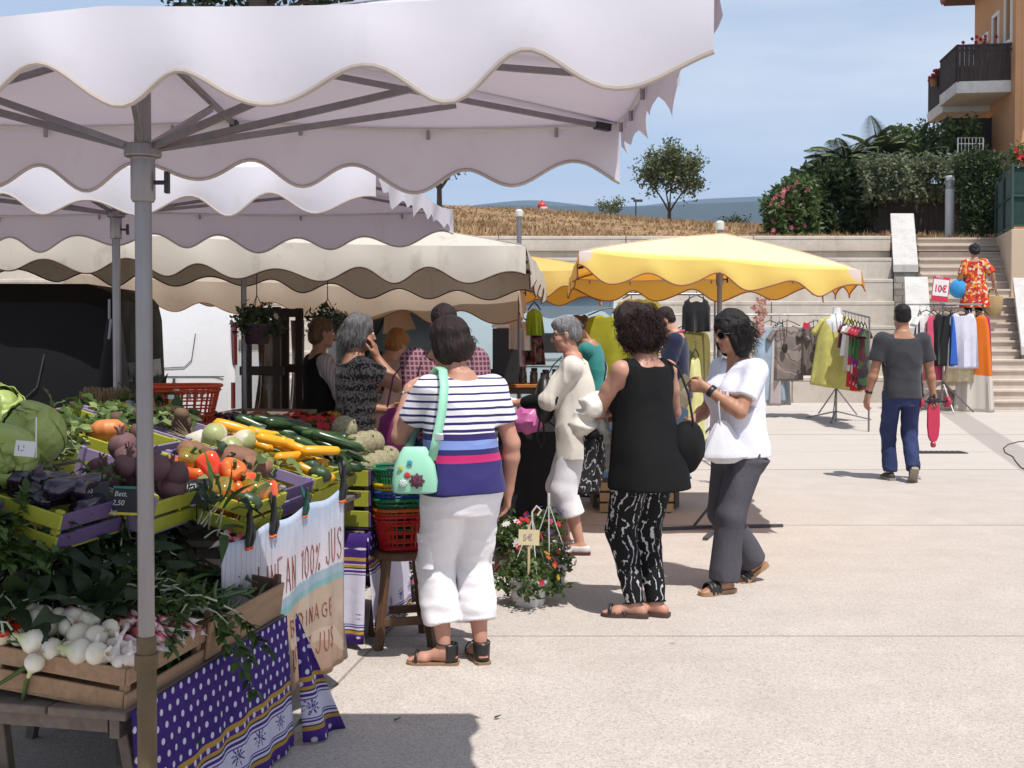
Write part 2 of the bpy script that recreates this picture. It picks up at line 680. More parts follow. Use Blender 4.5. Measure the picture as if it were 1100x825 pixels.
def ik(a,c,l1,l2,pole):
 a,c,pole=Vector(a),Vector(c),Vector(pole)
 d=c-a
 L=min(d.length,(l1+l2)*0.998)
 u=d.normalized()
 x=(l1*l1-l2*l2+L*L)/(2*L)
 h=math.sqrt(max(0.0,l1*l1-x*x))
 w=pole-u*pole.dot(u)
 if w.length<1e-5:w=u.orthogonal()
 return a+u*x+w.normalized()*h,a+u*L

HAIRM={}
def hair_mat(name,col,hi):
 if name in MATS: return MATS[name]
 g=NT(name)
 v=g.map((70,70,9))
 f=g.noise(1.6,6,0.65,v)
 f2=g.noise(9,3)
 c=g.mix(g.rng(f,0.46,0.78),col,hi)
 c=g.mix(g.rng(f2,0.4,0.75,0,0.5),c,mul(col,0.5))
 g.bump(f,0.9,0.01)
 MATS[name]=g.done(c,0.5,spec=0.3)
 return MATS[name]

def skin_mat(name,col):
 if name in MATS: return MATS[name]
 g=NT(name)
 f=g.noise(14,5,0.6)
 c=g.mix(g.rng(f,0.3,0.7),mul(col,0.88),mul(col,1.1))
 red=(min(1,col[0]*1.08),col[1]*0.78,col[2]*0.74)
 c=g.mix(g.rng(g.noise(5,3),0.45,0.75,0,0.5),c,red)
 g.bump(g.noise(240,3),0.12,0.002)
 MATS[name]=g.done(c,0.48,spec=0.4,sss=0.12)
 return MATS[name]

# section tables as fractions of body height: (height above the hip joint, half width, half depth, y shift)
TORSO_F=[(-0.075,0.074,0.062,-0.008),(-0.03,0.100,0.076,-0.012),(0.02,0.106,0.078,-0.010),(0.075,0.090,0.064,0.0),(0.125,0.083,0.060,0.004),
(0.175,0.090,0.066,0.010),(0.225,0.094,0.072,0.012),(0.27,0.092,0.060,0.002),(0.30,0.078,0.047,-0.006),(0.325,0.042,0.036,-0.008),(0.345,0.034,0.034,-0.004)]
TORSO_M=[(-0.075,0.076,0.060,-0.005),(-0.03,0.095,0.068,-0.008),(0.02,0.094,0.068,-0.006),(0.075,0.087,0.062,0.0),(0.125,0.088,0.062,0.004),
(0.175,0.098,0.068,0.006),(0.225,0.106,0.071,0.006),(0.275,0.106,0.060,0.0),(0.305,0.090,0.048,-0.005),(0.33,0.048,0.040,-0.008),(0.35,0.037,0.037,-0.004)]

class Fig:
 """a posed human in its own frame: +Y is where the body faces, +X its right-hand side, feet on z = 0"""
 def __init__(s,name,label,loc,rz,H=1.65,female=True,bulk=1.0,lean=0.0,side=0.0,twist=0.0,head=(0,0,0),hip_z=None,h=0.006,
hand_l=None,hand_r=None,pole_l=(-0.5,-1,-0.4),pole_r=(0.5,-1,-0.4),foot_l=(-0.09,0.0,0,0),foot_r=(0.09,0.0,0,0),
curl_l=0.5,curl_r=0.5,palm_l=None,palm_r=None,fing_l=None,fing_r=None,skin='fair',knee=(0,1,0),hip_shift=(0,0),limb=1.0,group=None):
  s.H,s.female,s.bulk,s.h,s.limb=H,female,bulk,h,limb
  s.t=thing('person',label,'person',loc,rz,group)
  s.skin=skin_mat('skin_'+skin,{'fair':(0.50,0.29,0.20),'tan':(0.40,0.205,0.125),'ruddy':(0.48,0.25,0.175),'deep':(0.33,0.16,0.10)}[skin])
  hz=hip_z if hip_z is not None else 0.515*H
  s.hip=Vector((hip_shift[0],hip_shift[1],hz))
  Rt=Euler((-lean,side,0),'XYZ').to_matrix().to_4x4()
  s.T=Matrix.Translation(s.hip)@Rt
  Ts=s.T@Matrix.Rotation(twist,4,'Z')
  s.Ts=Ts
  sw=(0.098 if female else 0.113)*H*(0.5+0.5*bulk)
  sh=(0.292 if female else 0.298)*H
  s.shl=Ts@Vector((-sw,-0.004,sh));s.shr=Ts@Vector((sw,-0.004,sh))
  s.neck=s.T@Vector((0,-0.01,0.325*H))
  up,fo=0.172*H,0.15*H
  dl=Ts@Vector((-sw-0.07,0.03,sh-up-fo*0.98));dr=Ts@Vector((sw+0.07,0.03,sh-up-fo*0.98))
  s.ell,s.wrl=ik(s.shl,hand_l or dl,up,fo,pole_l)
  s.elr,s.wrr=ik(s.shr,hand_r or dr,up,fo,pole_r)
  s.fl=Vector((foot_l[0],foot_l[1],0));s.fr=Vector((foot_r[0],foot_r[1],0))
  s.footp=(foot_l,foot_r)
  hw=0.052*H*(0.6+0.4*bulk)
  s.hpl=s.hip+Vector((-hw,0,-0.01));s.hpr=s.hip+Vector((hw,0,-0.01))
  s.ank=[]
  s.footM=[]
  for (fx,fy,yaw,lift) in (foot_l,foot_r):
   # lift: heel raised by pitching the foot about the ball
   ball=Vector((0,0.115,0))
   M=Matrix.Translation((fx,fy,0))@Matrix.Rotation(yaw,4,'Z')@Matrix.Translation(ball)@Matrix.Rotation(-lift,4,'X')@Matrix.Translation(-ball)
   s.footM.append(M)
   s.ank.append(M@Vector((0,0,0.048*H)))
  th,ca=0.24*H,0.236*H
  s.knl,_=ik(s.hpl,s.ank[0],th,ca,Vector(knee)+Vector((-0.1,0,0)))
  s.knr,_=ik(s.hpr,s.ank[1],th,ca,Vector(knee)+Vector((0.1,0,0)))
  hy,hp,hr=head
  s.HM=Matrix.Translation(s.neck)@Euler((-lean*0.5,side*0.3,0),'XYZ').to_matrix().to_4x4()@Matrix.Rotation(hy,4,'Z')@Matrix.Rotation(-hp,4,'X')@Matrix.Rotation(hr,4,'Y')@Matrix.Translation((0,0.022,0.105*H+0.006))@Matrix.Scale(H/1.68,4)
  s.curl=(curl_l,curl_r)
  s.palm=(palm_l,palm_r)
  s.fing=(fing_l,fing_r)
  s.secs=[(z*H,a*H*bulk,b*H*bulk,y*H) for z,a,b,y in (TORSO_F if female else TORSO_M)]
  s.hands=[]
 def bounds(s,pad=0.16):
  pts=[s.shl,s.shr,s.ell,s.elr,s.wrl,s.wrr,s.knl,s.knr,*s.ank,s.hip,s.HM@Vector((0,0,0))]
  A=np.array([tuple(p) for p in pts])
  lo,hi=A.min(0)-pad,A.max(0)+pad
  lo[2]=-0.02
  hi[2]+= 0.06
  lo[:2]-= 0.06;hi[:2]+= 0.06
  return lo,hi
 def head_v(s,V):
  M=s.HM
  q=M.to_3x3().normalized()
  k=s.H/1.68
  def e(c,r,kk=0.015):V.ell(M@Vector(c),tuple(x*k for x in r),q,kk)
  def c(a,b,ra,rb,kk=0.01):V.cap(M@Vector(a),M@Vector(b),ra*k,rb*k,kk)
  e((0,-0.012,0.035),(0.071,0.090,0.083))
  e((0,0.028,-0.035),(0.056,0.062,0.080),0.025)
  c((-0.03,0.03,-0.075),(0.03,0.03,-0.075),0.03,0.03,0.03)# jaw
  c((-0.010,0.070,-0.098),(0.010,0.070,-0.098),0.016,0.016,0.02)# chin
  c((-0.034,0.066,0.022),(0.034,0.066,0.022),0.017,0.017,0.014)# brow
  e((-0.036,0.058,-0.028),(0.022,0.024,0.020),0.02)# cheeks
  e((0.036,0.058,-0.028),(0.022,0.024,0.020),0.02)
  for sx in (-1,1):V.cut_ell(M@Vector((sx*0.031,0.093,0.002)),(0.017*k,0.014*k,0.010*k),q,0.012)
  c((0,0.086,0.010),(0,0.106,-0.030),0.009,0.012,0.008)# nose
  e((-0.009,0.097,-0.034),(0.009,0.010,0.007),0.006)
  e((0.009,0.097,-0.034),(0.009,0.010,0.007),0.006)
  c((-0.017,0.083,-0.060),(0.017,0.083,-0.060),0.008,0.008,0.006)# lips
  c((-0.014,0.082,-0.071),(0.014,0.082,-0.071),0.008,0.008,0.006)
  for sx in (-1,1):e((sx*0.073,-0.006,-0.008),(0.009,0.020,0.030),0.006)
 def hand_v(s,V,el,wr,side):
  i=0 if side<0 else 1
  k=s.H/1.68*(1.0 if s.female else 1.06)
  d=Vector(s.fing[i]).normalized() if s.fing[i] is not None else (wr-el).normalized()
  pn=Vector(s.palm[i]) if s.palm[i] is not None else Vector((-side,0.2,0))# palm normal
  pn=(pn-d*pn.dot(d)).normalized()
  th=d.cross(pn)*(1 if side>0 else -1)# towards the thumb
  cu=s.curl[i]
  kn=[]
  V.cap(wr,wr+d*0.03*k,0.025*k,0.026*k,0.02,(pn,0.72))
  for j,(o,L) in enumerate(((0.030,0.078),(0.010,0.086),(-0.010,0.080),(-0.029,0.062))):
   base=wr+d*(0.088-abs(j-1)*0.004)*k+th*o*k
   V.cap(wr+d*0.015*k+th*o*0.5*k,base,0.015*k,0.0125*k,0.012,(pn,0.9))
   a1=cu*(0.75+0.12*j);a2=a1+cu*1.0;a3=a2+cu*0.7
   p=base
   for a,f,r0,r1 in ((a1,0.46,0.0098,0.0090),(a2,0.32,0.0090,0.0082),(a3,0.22,0.0082,0.0068)):
    q=p+(d*math.cos(a)+pn*math.sin(a))*L*f*k
    V.cap(p,q,r0*k,r1*k,0.004)
    p=q
   kn.append(p)
  tb=wr+d*0.025*k+th*0.022*k
  t1=tb+(d*0.6+th*0.62+pn*0.35).normalized()*0.042*k
  t2=t1+(d*0.86+th*(0.35-0.5*cu)+pn*(0.2+0.5*cu)).normalized()*0.032*k
  t3=t2+(d*0.9+th*(0.1-0.6*cu)+pn*(0.2+0.6*cu)).normalized()*0.024*k
  V.cap(tb,t1,0.0165*k,0.0115*k,0.014);V.cap(t1,t2,0.0105*k,0.0098*k,0.004);V.cap(t2,t3,0.0098*k,0.0078*k,0.003)
  grip=wr+d*0.085*k+pn*0.03*k
  s.hands.append(grip)
  return grip
 def foot_v(s,V,i,grow=0.0,k=0.02):
  M=s.footM[i]
  q=s.H/1.68*(1.0 if s.female else 1.09)
  c= lambda a,b,ra,rb,fl=None:V.cap(M@Vector(a),M@Vector(b),ra+grow,rb+grow,k,fl)
  upv=M.to_3x3()@Vector((0,0,1))
  c((0,-0.038*q,0.036),(0,0.03*q,0.042),0.031,0.030)
  c((0,0.0,0.062),(0.0,0.10*q,0.034),0.030,0.031,(upv,0.78))
  c((-0.012,0.10*q,0.025),(-0.008,0.165*q,0.017),0.026,0.017,(upv,0.75))
  c((0.014,0.09*q,0.024),(0.016,0.150*q,0.016),0.024,0.015,(upv,0.75))
 def body(s,lips=True,top=True):
  V=Vol(*s.bounds(),s.h)
  H,L=s.H,s.limb
  V.stack(s.secs,s.T,0.02)
  if s.female:
   for sx in (-1,1):V.ell(s.Ts@Vector((sx*0.047*H,0.052*H*s.bulk,0.205*H)),(0.043*H,0.042*H,0.043*H),None,0.03)
  neck_top=s.HM@Vector((0,-0.012,-0.05))
  V.cap(s.neck-Vector((0,0,0.03)),neck_top,(0.033 if s.female else 0.039)*H,(0.030 if s.female else 0.035)*H,0.03)
  s.head_v(V)
  wa=0.93 if s.female else 1.08
  for sh,el,wr,sd in ((s.shl,s.ell,s.wrl,-1),(s.shr,s.elr,s.wrr,1)):
   inner=s.Ts@Vector((sd*0.05*H,-0.005,0.285*H))
   V.cap(inner,sh,0.033*H,0.032*H*wa*L,0.035)
   mid=sh.lerp(el,0.45)
   V.cap(sh,mid,0.031*H*wa*L,0.030*H*wa*L,0.02)
   V.cap(mid,el,0.030*H*wa*L,0.0235*H*wa*L,0.02)
   m2=el.lerp(wr,0.3)
   V.cap(el,m2,0.0235*H*wa*L,0.0255*H*wa*L,0.02)
   V.cap(m2,wr,0.0255*H*wa*L,0.0160*H*(0.5+0.5*L),0.02)
   s.hand_v(V,el,wr,sd)
  for hp,kn,an in ((s.hpl,s.knl,s.ank[0]),(s.hpr,s.knr,s.ank[1])):
   V.cap(hp,kn,0.054*H*s.bulk,0.034*H,0.03)
   cal=kn.lerp(an,0.32)+Vector((0,-0.008,0))
   V.cap(kn,cal,0.032*H,0.034*H,0.02)
   V.cap(cal,an,0.034*H,0.0195*H,0.02)
  for i in (0,1):s.foot_v(V,i)
  v,q=V.mesh()
  v=relax(v,q,1,0.35)
  # lips and brows by place on the face
  Mi=np.array(s.HM.inverted())
  c=v[q].mean(1)
  l=c@Mi[:3,:3].T+Mi[:3,3]
  mi=np.zeros(len(q),dtype=np.int32)
  ax=np.abs(l[:,0])
  lip=(ax<0.026-np.abs(l[:,2]+0.0655)*0.9)&(np.abs(l[:,2]+0.0655)<0.0125)&(l[:,1]>0.075)
  brow=(ax>0.014)&(ax<0.05)&(np.abs(l[:,2]-0.026+np.clip(ax-0.03,0,1)*0.25)<0.0045)&(l[:,1]>0.045)
  mi[lip]=1
  mi[brow]=2
  lipm=pbr('lip_skin',(0.36,0.12,0.10),0.4,bump=0.05)
  browm=pbr('brow_hair',(0.045,0.03,0.022),0.7)
  s.put('body',v,q,[s.skin,lipm,browm],mi)
  return s
 def eyes(s):
  w=pbr('eye_white',(0.72,0.70,0.66),0.25,0.03,bump=0)
  d=pbr('eye_iris',(0.03,0.018,0.012),0.15,0.05,bump=0)
  for sx in (-1,1):
   m=MB()
   m.ball((0,0,0),0.0125,14)
   m.ball((0,0.0082,0),0.0056,10,mi=1)
   m.M=None
   o=m.build('eye',[w,d],s.t)
   o.matrix_local=s.HM@Matrix.Translation((sx*0.031,0.0765,0.003))
  return s
 def put(s,name,v,q,mats,mi=None):
  return link(name,np_mesh(name,v,q,mats,mi),s.t)
 def finish(s,V,name,mat,disp=None,it=1,lam=0.4,mi=None,dfilter=None):
  v,q=V.mesh()
  if len(q)==0: return None
  v=relax(v,q,it,lam)
  if disp is not None:
   n=normals(v,q)
   d=disp(v)
   if dfilter is not None:d=d*dfilter(v)
   v=v+n*d[:,None].astype(np.float32)
  return s.put(name,v,q,mat,mi(v[q].mean(1)) if mi else None)
 def hair(s,parts,mat,cuts=(),amp=0.01,sc=(45,45,10),seed=0,curly=False,name='hair'):
  """parts: ellipsoids (c, r) in head coordinates"""
  k=s.H/1.68
  c0=s.HM@Vector((0,0,0))
  V=Vol(npv(c0)-0.3,npv(c0)+0.28,min(s.h,0.006))
  q3=s.HM.to_3x3().normalized()
  for p in parts:
   if len(p)==2:V.ell(s.HM@Vector(p[0]),tuple(x*k for x in p[1]),q3,0.018)
   else:V.cap(s.HM@Vector(p[0]),s.HM@Vector(p[1]),p[2]*k,p[3]*k,0.015)
  for c,r in cuts:V.cut_ell(s.HM@Vector(c),tuple(x*k for x in r),q3,0.014)
  Mi=np.array(s.HM.inverted())
  def disp(v):
   l=v@Mi[:3,:3].T+Mi[:3,3]
   w=vnoise(l*14+seed)[:,None]
   p=l*np.array(sc)+w*(2.2 if curly else 0.8)+seed
   return amp*(vnoise(p)*1.2+0.6*vnoise(p*2.1+9)+(0.9*vnoise(l*22+seed) if curly else 0.0))
  return s.finish(V,name,mat,disp,1)
 def strands(s,mat,n,c,r,length,seed=0,zmin=-1.0,down=0.8,curl=0.0,front=0.5,w=0.0016,name='loose_hair'):
  """fine loose locks over the outline of the hair"""
  rnd=random.Random(seed)
  m=MB()
  for _ in range(n):
   d=Vector((rnd.gauss(0,1),rnd.gauss(0,1),rnd.gauss(0,1))).normalized()
   if d.y>front or d.z<zmin:continue
   p=Vector(c)+Vector((d.x*r[0],d.y*r[1],d.z*r[2]))
   t=(Vector((0,0,-down))+Vector((d.x,d.y,d.z*0.5))*0.5+Vector((rnd.gauss(0,0.3),rnd.gauss(0,0.3),0))).normalized()
   pts=[p-d*0.006]
   L=length*rnd.uniform(0.5,1.2)
   ph=rnd.uniform(0,6)
   for i in range(1,5):
    off=Vector((math.sin(ph+i*1.7),math.cos(ph+i*1.7),math.sin(ph*2+i)))*curl
    pts.append(p+t*(L*i/4)+d*0.006*math.sin(i)+off)
   m.tube(pts,[w,w*1.1,w,w*0.8,w*0.3],4,cap=False)
  o=m.build(name,mat,s.t)
  o.matrix_local=s.HM
  return o
 def top(s,mat,grow=0.012,secs=None,sleeve=0.0,sleeve_r=0.014,hem=None,neck='crew',name='shirt',disp=None,armhole=False,flare=0.0,bust=True,sleeve_flare=0.012,mi=None,carves=(),k=0.02,h=None):
  lo,hi=s.bounds()
  V=Vol(lo,hi,h or s.h)
  H,L=s.H,s.limb
  if secs is None:
   secs=[(z,a+grow,b+grow,y) for z,a,b,y in s.secs if z<=0.312*H]
  else:secs=[q if len(q)==4 else (*q,0.0) for q in secs]
  V.stack(secs,s.T,k)
  zlo=secs[0][0]
  V.stack([(z,a+0.010,b+0.010,y) for z,a,b,y in s.secs if zlo<=z<=0.318*H],s.T,k)
  if s.female and bust:
   for sx in (-1,1):V.ell(s.Ts@Vector((sx*0.047*H,0.052*H*s.bulk,0.205*H)),(0.045*H+grow,0.043*H+grow,0.048*H+grow),None,0.045)
  wa=0.93 if s.female else 1.08
  for sh,el,wr,sd in ((s.shl,s.ell,s.wrl,-1),(s.shr,s.elr,s.wrr,1)):
   inner=s.Ts@Vector((sd*0.045*H,-0.005,0.287*H))
   if armhole:
    V.cap(inner,inner.lerp(sh,0.62),0.035*H+grow,0.034*H+grow*0.8,0.03)
   else:
    V.cap(inner,sh,0.034*H+grow,0.033*H*wa*L+grow*0.8,0.035)
   if sleeve>0:
    r0=0.033*H*wa*L+sleeve_r*0.8
    if sleeve<=1.0:
     e=sh.lerp(el,sleeve)
     V.cap(sh,e,r0,0.029*H*wa*L+sleeve_r+sleeve_flare*sleeve,0.025)
     sl,d=V.cap_d(e+(el-sh).normalized()*0.055,e+(el-sh).normalized()*0.056,0.055,0.055)
     # flat sleeve end
     nrm=(el-sh).normalized()
     _,X,Y,Z=V.sub(npv(e)-0.13,npv(e)+0.13)
     slb=V.sub(npv(e)-0.13,npv(e)+0.13)[0]
     dpl=(X-e.x)*nrm.x+(Y-e.y)*nrm.y+(Z-e.z)*nrm.z
     rad=np.sqrt((X-e.x)**2+(Y-e.y)**2+(Z-e.z)**2)-0.1
     V.carve(slb,np.maximum(-dpl,rad),0.004)
    else:
     V.cap(sh,el,r0,0.027*H*L+sleeve_r,0.025)
     e=el.lerp(wr,sleeve-1.0)
     V.cap(el,e,0.027*H*L+sleeve_r,0.020*H*L+sleeve_r,0.025)
  if armhole:
   for sh,el,sd in ((s.shl,s.ell,-1),(s.shr,s.elr,1)):
    a=sh+s.Ts.to_3x3()@Vector((sd*0.030,0,0.015))
    V.cut_cap(a+Vector((0,0,0.12)),a-Vector((0,0,0.085)),0.052 if armhole is True else armhole,None,0.012)
    V.cut_cap(sh+s.Ts.to_3x3()@Vector((sd*0.05,0,0.1)),sh.lerp(el,0.6)+s.Ts.to_3x3()@Vector((sd*0.05,0,0)),0.07,None,0.01)
  up=s.T.to_3x3()@Vector((0,0,1));fw=s.T.to_3x3()@Vector((0,1,0))
  nb=s.T@Vector((0,-0.008,0.318*H))
  if neck=='crew':
   V.cut_ell(nb+up*0.052+fw*0.016,(0.060,0.066,0.050),s.T)
  elif neck=='v':
   V.cut_ell(nb+up*0.05+fw*0.018,(0.066,0.070,0.052),s.T)
   V.cut_cap(nb+fw*0.10+up*0.03,nb+fw*0.15-up*0.12,0.062,0.012,0.01)
  elif neck=='scoop':
   V.cut_ell(nb+up*0.035+fw*0.03,(0.078,0.080,0.075),s.T)
  elif neck=='low_back':
   V.cut_ell(nb+up*0.03-fw*0.03,(0.074,0.080,0.062),s.T,0.01)
   V.cut_ell(nb+up*0.03+fw*0.03,(0.068,0.085,0.085),s.T,0.01)
  for a,b,r0,r1,fl in carves:V.cut_cap(s.Ts@Vector(a),s.Ts@Vector(b),r0,r1,0.008,fl)
  if hem is not None:V.plane((0,0,hem),(0,0,-1))
  return s.finish(V,name,mat,disp,1,0.35,mi)
 def trousers(s,mat,waist=0.06,hem=0.06,thigh=0.062,kneer=0.047,bottom=0.04,name='trousers',disp=None,gather=0.0,grow=0.012,ease=0.0,mi=None,seat=1.0):
  lo,hi=s.bounds()
  hi[2]=s.hip.z+0.25
  V=Vol(lo,hi,s.h)
  H=s.H
  secs=[(z,(a+grow)*seat,(b+grow)*seat,y) for z,a,b,y in s.secs if z<=waist*H+0.02]
  secs[-1]=(waist*H,*secs[-1][1:])
  V.stack(secs,s.T,0.02)
  for hp,kn,an,fm in ((s.hpl,s.knl,s.ank[0],s.footM[0]),(s.hpr,s.knr,s.ank[1],s.footM[1])):
   V.cap(hp,kn,thigh*H,kneer*H,0.03)
   d=(an-kn)
   end=kn+d*(1.0 if hem<0.08 else (kn.z-hem)/max(0.05,kn.z-an.z))
   V.cap(kn,end,kneer*H,bottom*H,0.03)
   if gather:V.cap(end-d.normalized()*0.03,end,gather*H,gather*0.8*H,0.01)
   n=d.normalized()
   # flat hem
   sl,X,Y,Z=V.sub(npv(end)-0.16,npv(end)+0.16)
   dpl=(X-end.x)*n.x+(Y-end.y)*n.y+(Z-end.z)*n.z
   rad=np.sqrt((X-end.x)**2+(Y-end.y)**2+(Z-end.z)**2)-0.11
   V.carve(sl,np.maximum(-dpl,rad),0.004)
  return s.finish(V,name,mat,disp,1,0.35,mi)
 def shoes(s,mat,sole,grow=0.006,top=0.075,name='shoe',sole_t=0.022):
  for i in (0,1):
   M=s.footM[i]
   an=s.ank[i]
   c=M@Vector((0,0.06,0.05))
   V=Vol(npv(c)-0.2,npv(c)+0.2,0.006)
   s.foot_v(V,i,grow)
   u=M.to_3x3()@Vector((0,0,1))
   V.plane(M@Vector((0,0,top)),u)
   V.plane(M@Vector((0,0,sole_t*0.6)),-u)
   o=s.finish(V,name,mat,None,1)
   s.sole(i,sole,0,sole_t,0.006,o.name and o)
  return s
 def sole(s,i,mat,heel,t,grow=0.004,parent=None,name='sole',drop=0.0):
  """foot-shaped sole; heel = extra wedge height under the heel"""
  q=s.H/1.68*(1.0 if s.female else 1.09)
  prof=[(-0.075,0.022),(-0.06,0.032),(-0.03,0.035),(0.02,0.031),(0.06,0.034),(0.10,0.043),(0.13,0.043),(0.16,0.036),(0.178,0.024),(0.186,0.010)]
  m=MB()
  rings=[]
  for y,w in prof:
   w+= grow
   hz=heel*max(0.0,min(1.0,(0.12-y)/0.15))
   z1=t+drop
   z0=drop-hz
   y *= q
   rings.append([Vector((-w,y,z0)),Vector((w,y,z0)),Vector((w*1.02,y,z1)),Vector((-w*1.02,y,z1))])
  m.rings(rings)
  o=m.build(name,mat,parent if parent is not None else s.t,angle=50)
  o.matrix_local=s.footM[i]
  return o
 def straps(s,i,mat,sets,r=0.006,grow=0.0,name='sandal_strap'):
  """sets of points in foot coordinates, swept as flat straps"""
  m=MB()
  for pts in sets:m.tube(pts,r,8,flat=0.4)
  o=m.build(name,mat,s.t)
  o.matrix_local=s.footM[i]
  return o
 def w(s,p):
  """own frame -> world"""
  M=Matrix.Translation(s.t.location)@Euler(s.t.rotation_euler).to_matrix().to_4x4()
  return M@Vector(p)

def arc_strap(y,z,r=0.036,a0=-0.35,a1=PI+0.35,n=11,ry=1.0,dy=0.0):
 """a strap over the foot at length y"""
 return [(math.cos(a0+(a1-a0)*k/(n-1))*r,y+dy*math.sin(a0+(a1-a0)*k/(n-1)),z+math.sin(a0+(a1-a0)*k/(n-1))*r*ry) for k in range(n)]
# ============================================================ THE SETTING
def ground_material():
 g=NT('sanded_concrete')
 x,y,z=g.xyz()
 sp=g.voro(150,rnd=1.0,out='Color')
 spx=g.n('ShaderNodeSeparateColor')
 g.put(spx.inputs[0],sp)
 big=g.noise(0.55,6,0.62)
 mid=g.noise(3.2,6,0.6)
 fine=g.noise(60,3,0.7)
 c=g.mix(g.rng(mid,0.3,0.7),(0.478,0.430,0.388),(0.545,0.495,0.450))
 c=g.mix(g.rng(big,0.40,0.72,0,0.42),c,(0.43,0.37,0.32))
 grain=g.ramp(spx.outputs[0],[(0.0,(0.58,0.53,0.49)),(0.25,(0.88,0.86,0.85)),(0.75,(1.05,1.04,1.03)),(1.0,(1.25,1.22,1.18))])
 near=g.rng(y,5.0,13.0,0.75,0.15)
 c=g.mix(near,c,g.mix(1.0,c,grain,'MULTIPLY'))
 c=g.mix(g.rng(fine,0.35,0.75,0,0.25),c,(0.38,0.325,0.28))
 # beyond the joint at 12 m the slabs are smoother and paler
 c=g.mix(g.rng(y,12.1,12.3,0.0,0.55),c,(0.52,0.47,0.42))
 # long rain marks and wear running along the slabs
 st=g.noise(1.0,5,0.6,g.map((0.5,3.0,1)))
 c=g.mix(g.rng(st,0.5,0.75,0,0.3),c,(0.37,0.315,0.27))
 # spots of old chewing gum and stains
 gum=g.voro(1.7,rnd=1.0)
 c=g.mix(g.rng(gum,0.018,0.035,0.55,0.0),c,(0.2,0.17,0.145))
 # joints between the slabs
 wob=g.math('MULTIPLY',g.math('SUBTRACT',g.noise(4,2),0.5),0.008)
 yy=g.math('ADD',y,wob)
 jt=None
 for q,w in ((5.6,0.006),(8.78,0.010),(12.2,0.016),(13.6,0.008),(15.3,0.018),(18.3,0.012)):
  d=g.math('ABSOLUTE',g.math('SUBTRACT',yy,q))
  l=g.rng(d,w*0.6,w*1.6,1.0,0.0)
  jt=l if jt is None else g.math('MAXIMUM',jt,l)
 lx=g.math('ABSOLUTE',g.math('ADD',g.math('SUBTRACT',g.math('ADD',x,wob),g.math('MULTIPLY',y,0.155)),1.515))
 jt=g.math('MAXIMUM',jt,g.rng(lx,0.004,0.010,0.9,0.0))
 c=g.mix(g.math('MULTIPLY',jt,0.62),c,(0.10,0.085,0.07))
 # darker strip of another paving running towards the stairs
 bx=g.math('ABSOLUTE',g.math('SUBTRACT',x,g.math('ADD',g.math('MULTIPLY',g.math('SUBTRACT',y,12.0),0.235),5.72)))
 c=g.mix(g.rng(bx,0.20,0.23,0.6,0.0),c,(0.285,0.25,0.225))
 h=g.math('ADD',g.math('MULTIPLY',spx.outputs[1],0.6),fine)
 h=g.math('SUBTRACT',h,g.math('MULTIPLY',jt,1.5))
 g.bump(h,0.35,0.006)
 return g.done(c,0.88,spec=0.25)

gm=MB()
ys=[-14,0,4,8,12,14,16,18,20.2,24]
vv,ff=[],[]
for y_ in ys:
 for x_ in (-60,-20,0,20,60):vv.append((x_,y_,gz(y_)))
for j in range(len(ys)-1):
 for i in range(4):ff.append((j*5+i,j*5+i+1,(j+1)*5+i+1,(j+1)*5+i))
gm.add(vv,ff)
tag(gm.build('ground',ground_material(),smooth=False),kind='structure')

def concrete(name,base,dark,scale=1.0,stain=0.6):
 if name in MATS: return MATS[name]
 g=NT(name)
 x,y,z=g.xyz()
 a=g.noise(1.6*scale,7,0.65)
 b=g.noise(9*scale,5,0.6)
 c=g.mix(g.rng(a,0.35,0.7),base,mul(base,0.82))
 c=g.mix(g.rng(b,0.45,0.75,0,0.35),c,dark)
 s_=g.noise(1.0,6,0.65,g.map((2.6*scale,2.6*scale,0.5*scale)))
 c=g.mix(g.rng(s_,0.50,0.72,0,stain),c,dark)
 g.bump(g.math('ADD',g.noise(70,4),b),0.3,0.006)
 MATS[name]=g.done(c,0.88,spec=0.25)
 return MATS[name]

CONC=concrete('terrace_concrete',(0.56,0.50,0.43),(0.33,0.285,0.24))
STAIR=concrete('stair_stone',(0.60,0.51,0.43),(0.40,0.335,0.28),1.2,0.35)
COPE=concrete('pale_coping',(0.56,0.54,0.51),(0.34,0.31,0.29),2.0,0.4)

SK=0.285                                       # the terraces and stairs run a little to the right as they climb
Z0=gz(19.75)
terr=thing('stone_terrace','long flight of big pale concrete seating steps behind the clothes stalls, below the dry grass','terrace',(0,0,0))
dd=19.75
heights=[0.46,0.45,0.46,0.47,0.45,0.45,0.48]
z=Z0
rt=random.Random(4)
for i,hh in enumerate(heights):
 d0,d1=dd+i*0.54,dd+i*0.54+0.9
 xr=6.86+SK*(d0-19.75)
 m=MB()
 z1=z+hh
 x0=-16.0
 while x0<xr-0.05:# cast in lengths with open joints
  x1=min(xr,x0+2.62)
  if xr-x1<0.7:x1=xr
  g0,g1=x0+0.006,x1-0.006
  m.box(((g0+g1)/2,(d0+0.012+d1)/2,(z-0.25+z1-0.075)/2),(g1-g0,d1-d0-0.012,z1-0.075-z+0.25))
  m.box(((g0+g1)/2,(d0+0.006+d1)/2,z1-0.0375),(g1-g0,d1-d0-0.006,0.075))
  x0=x1
 m.build('seat_step',CONC,terr,smooth=False,bevel=0.012,seg=1)
 z=z1
ZTOP=z

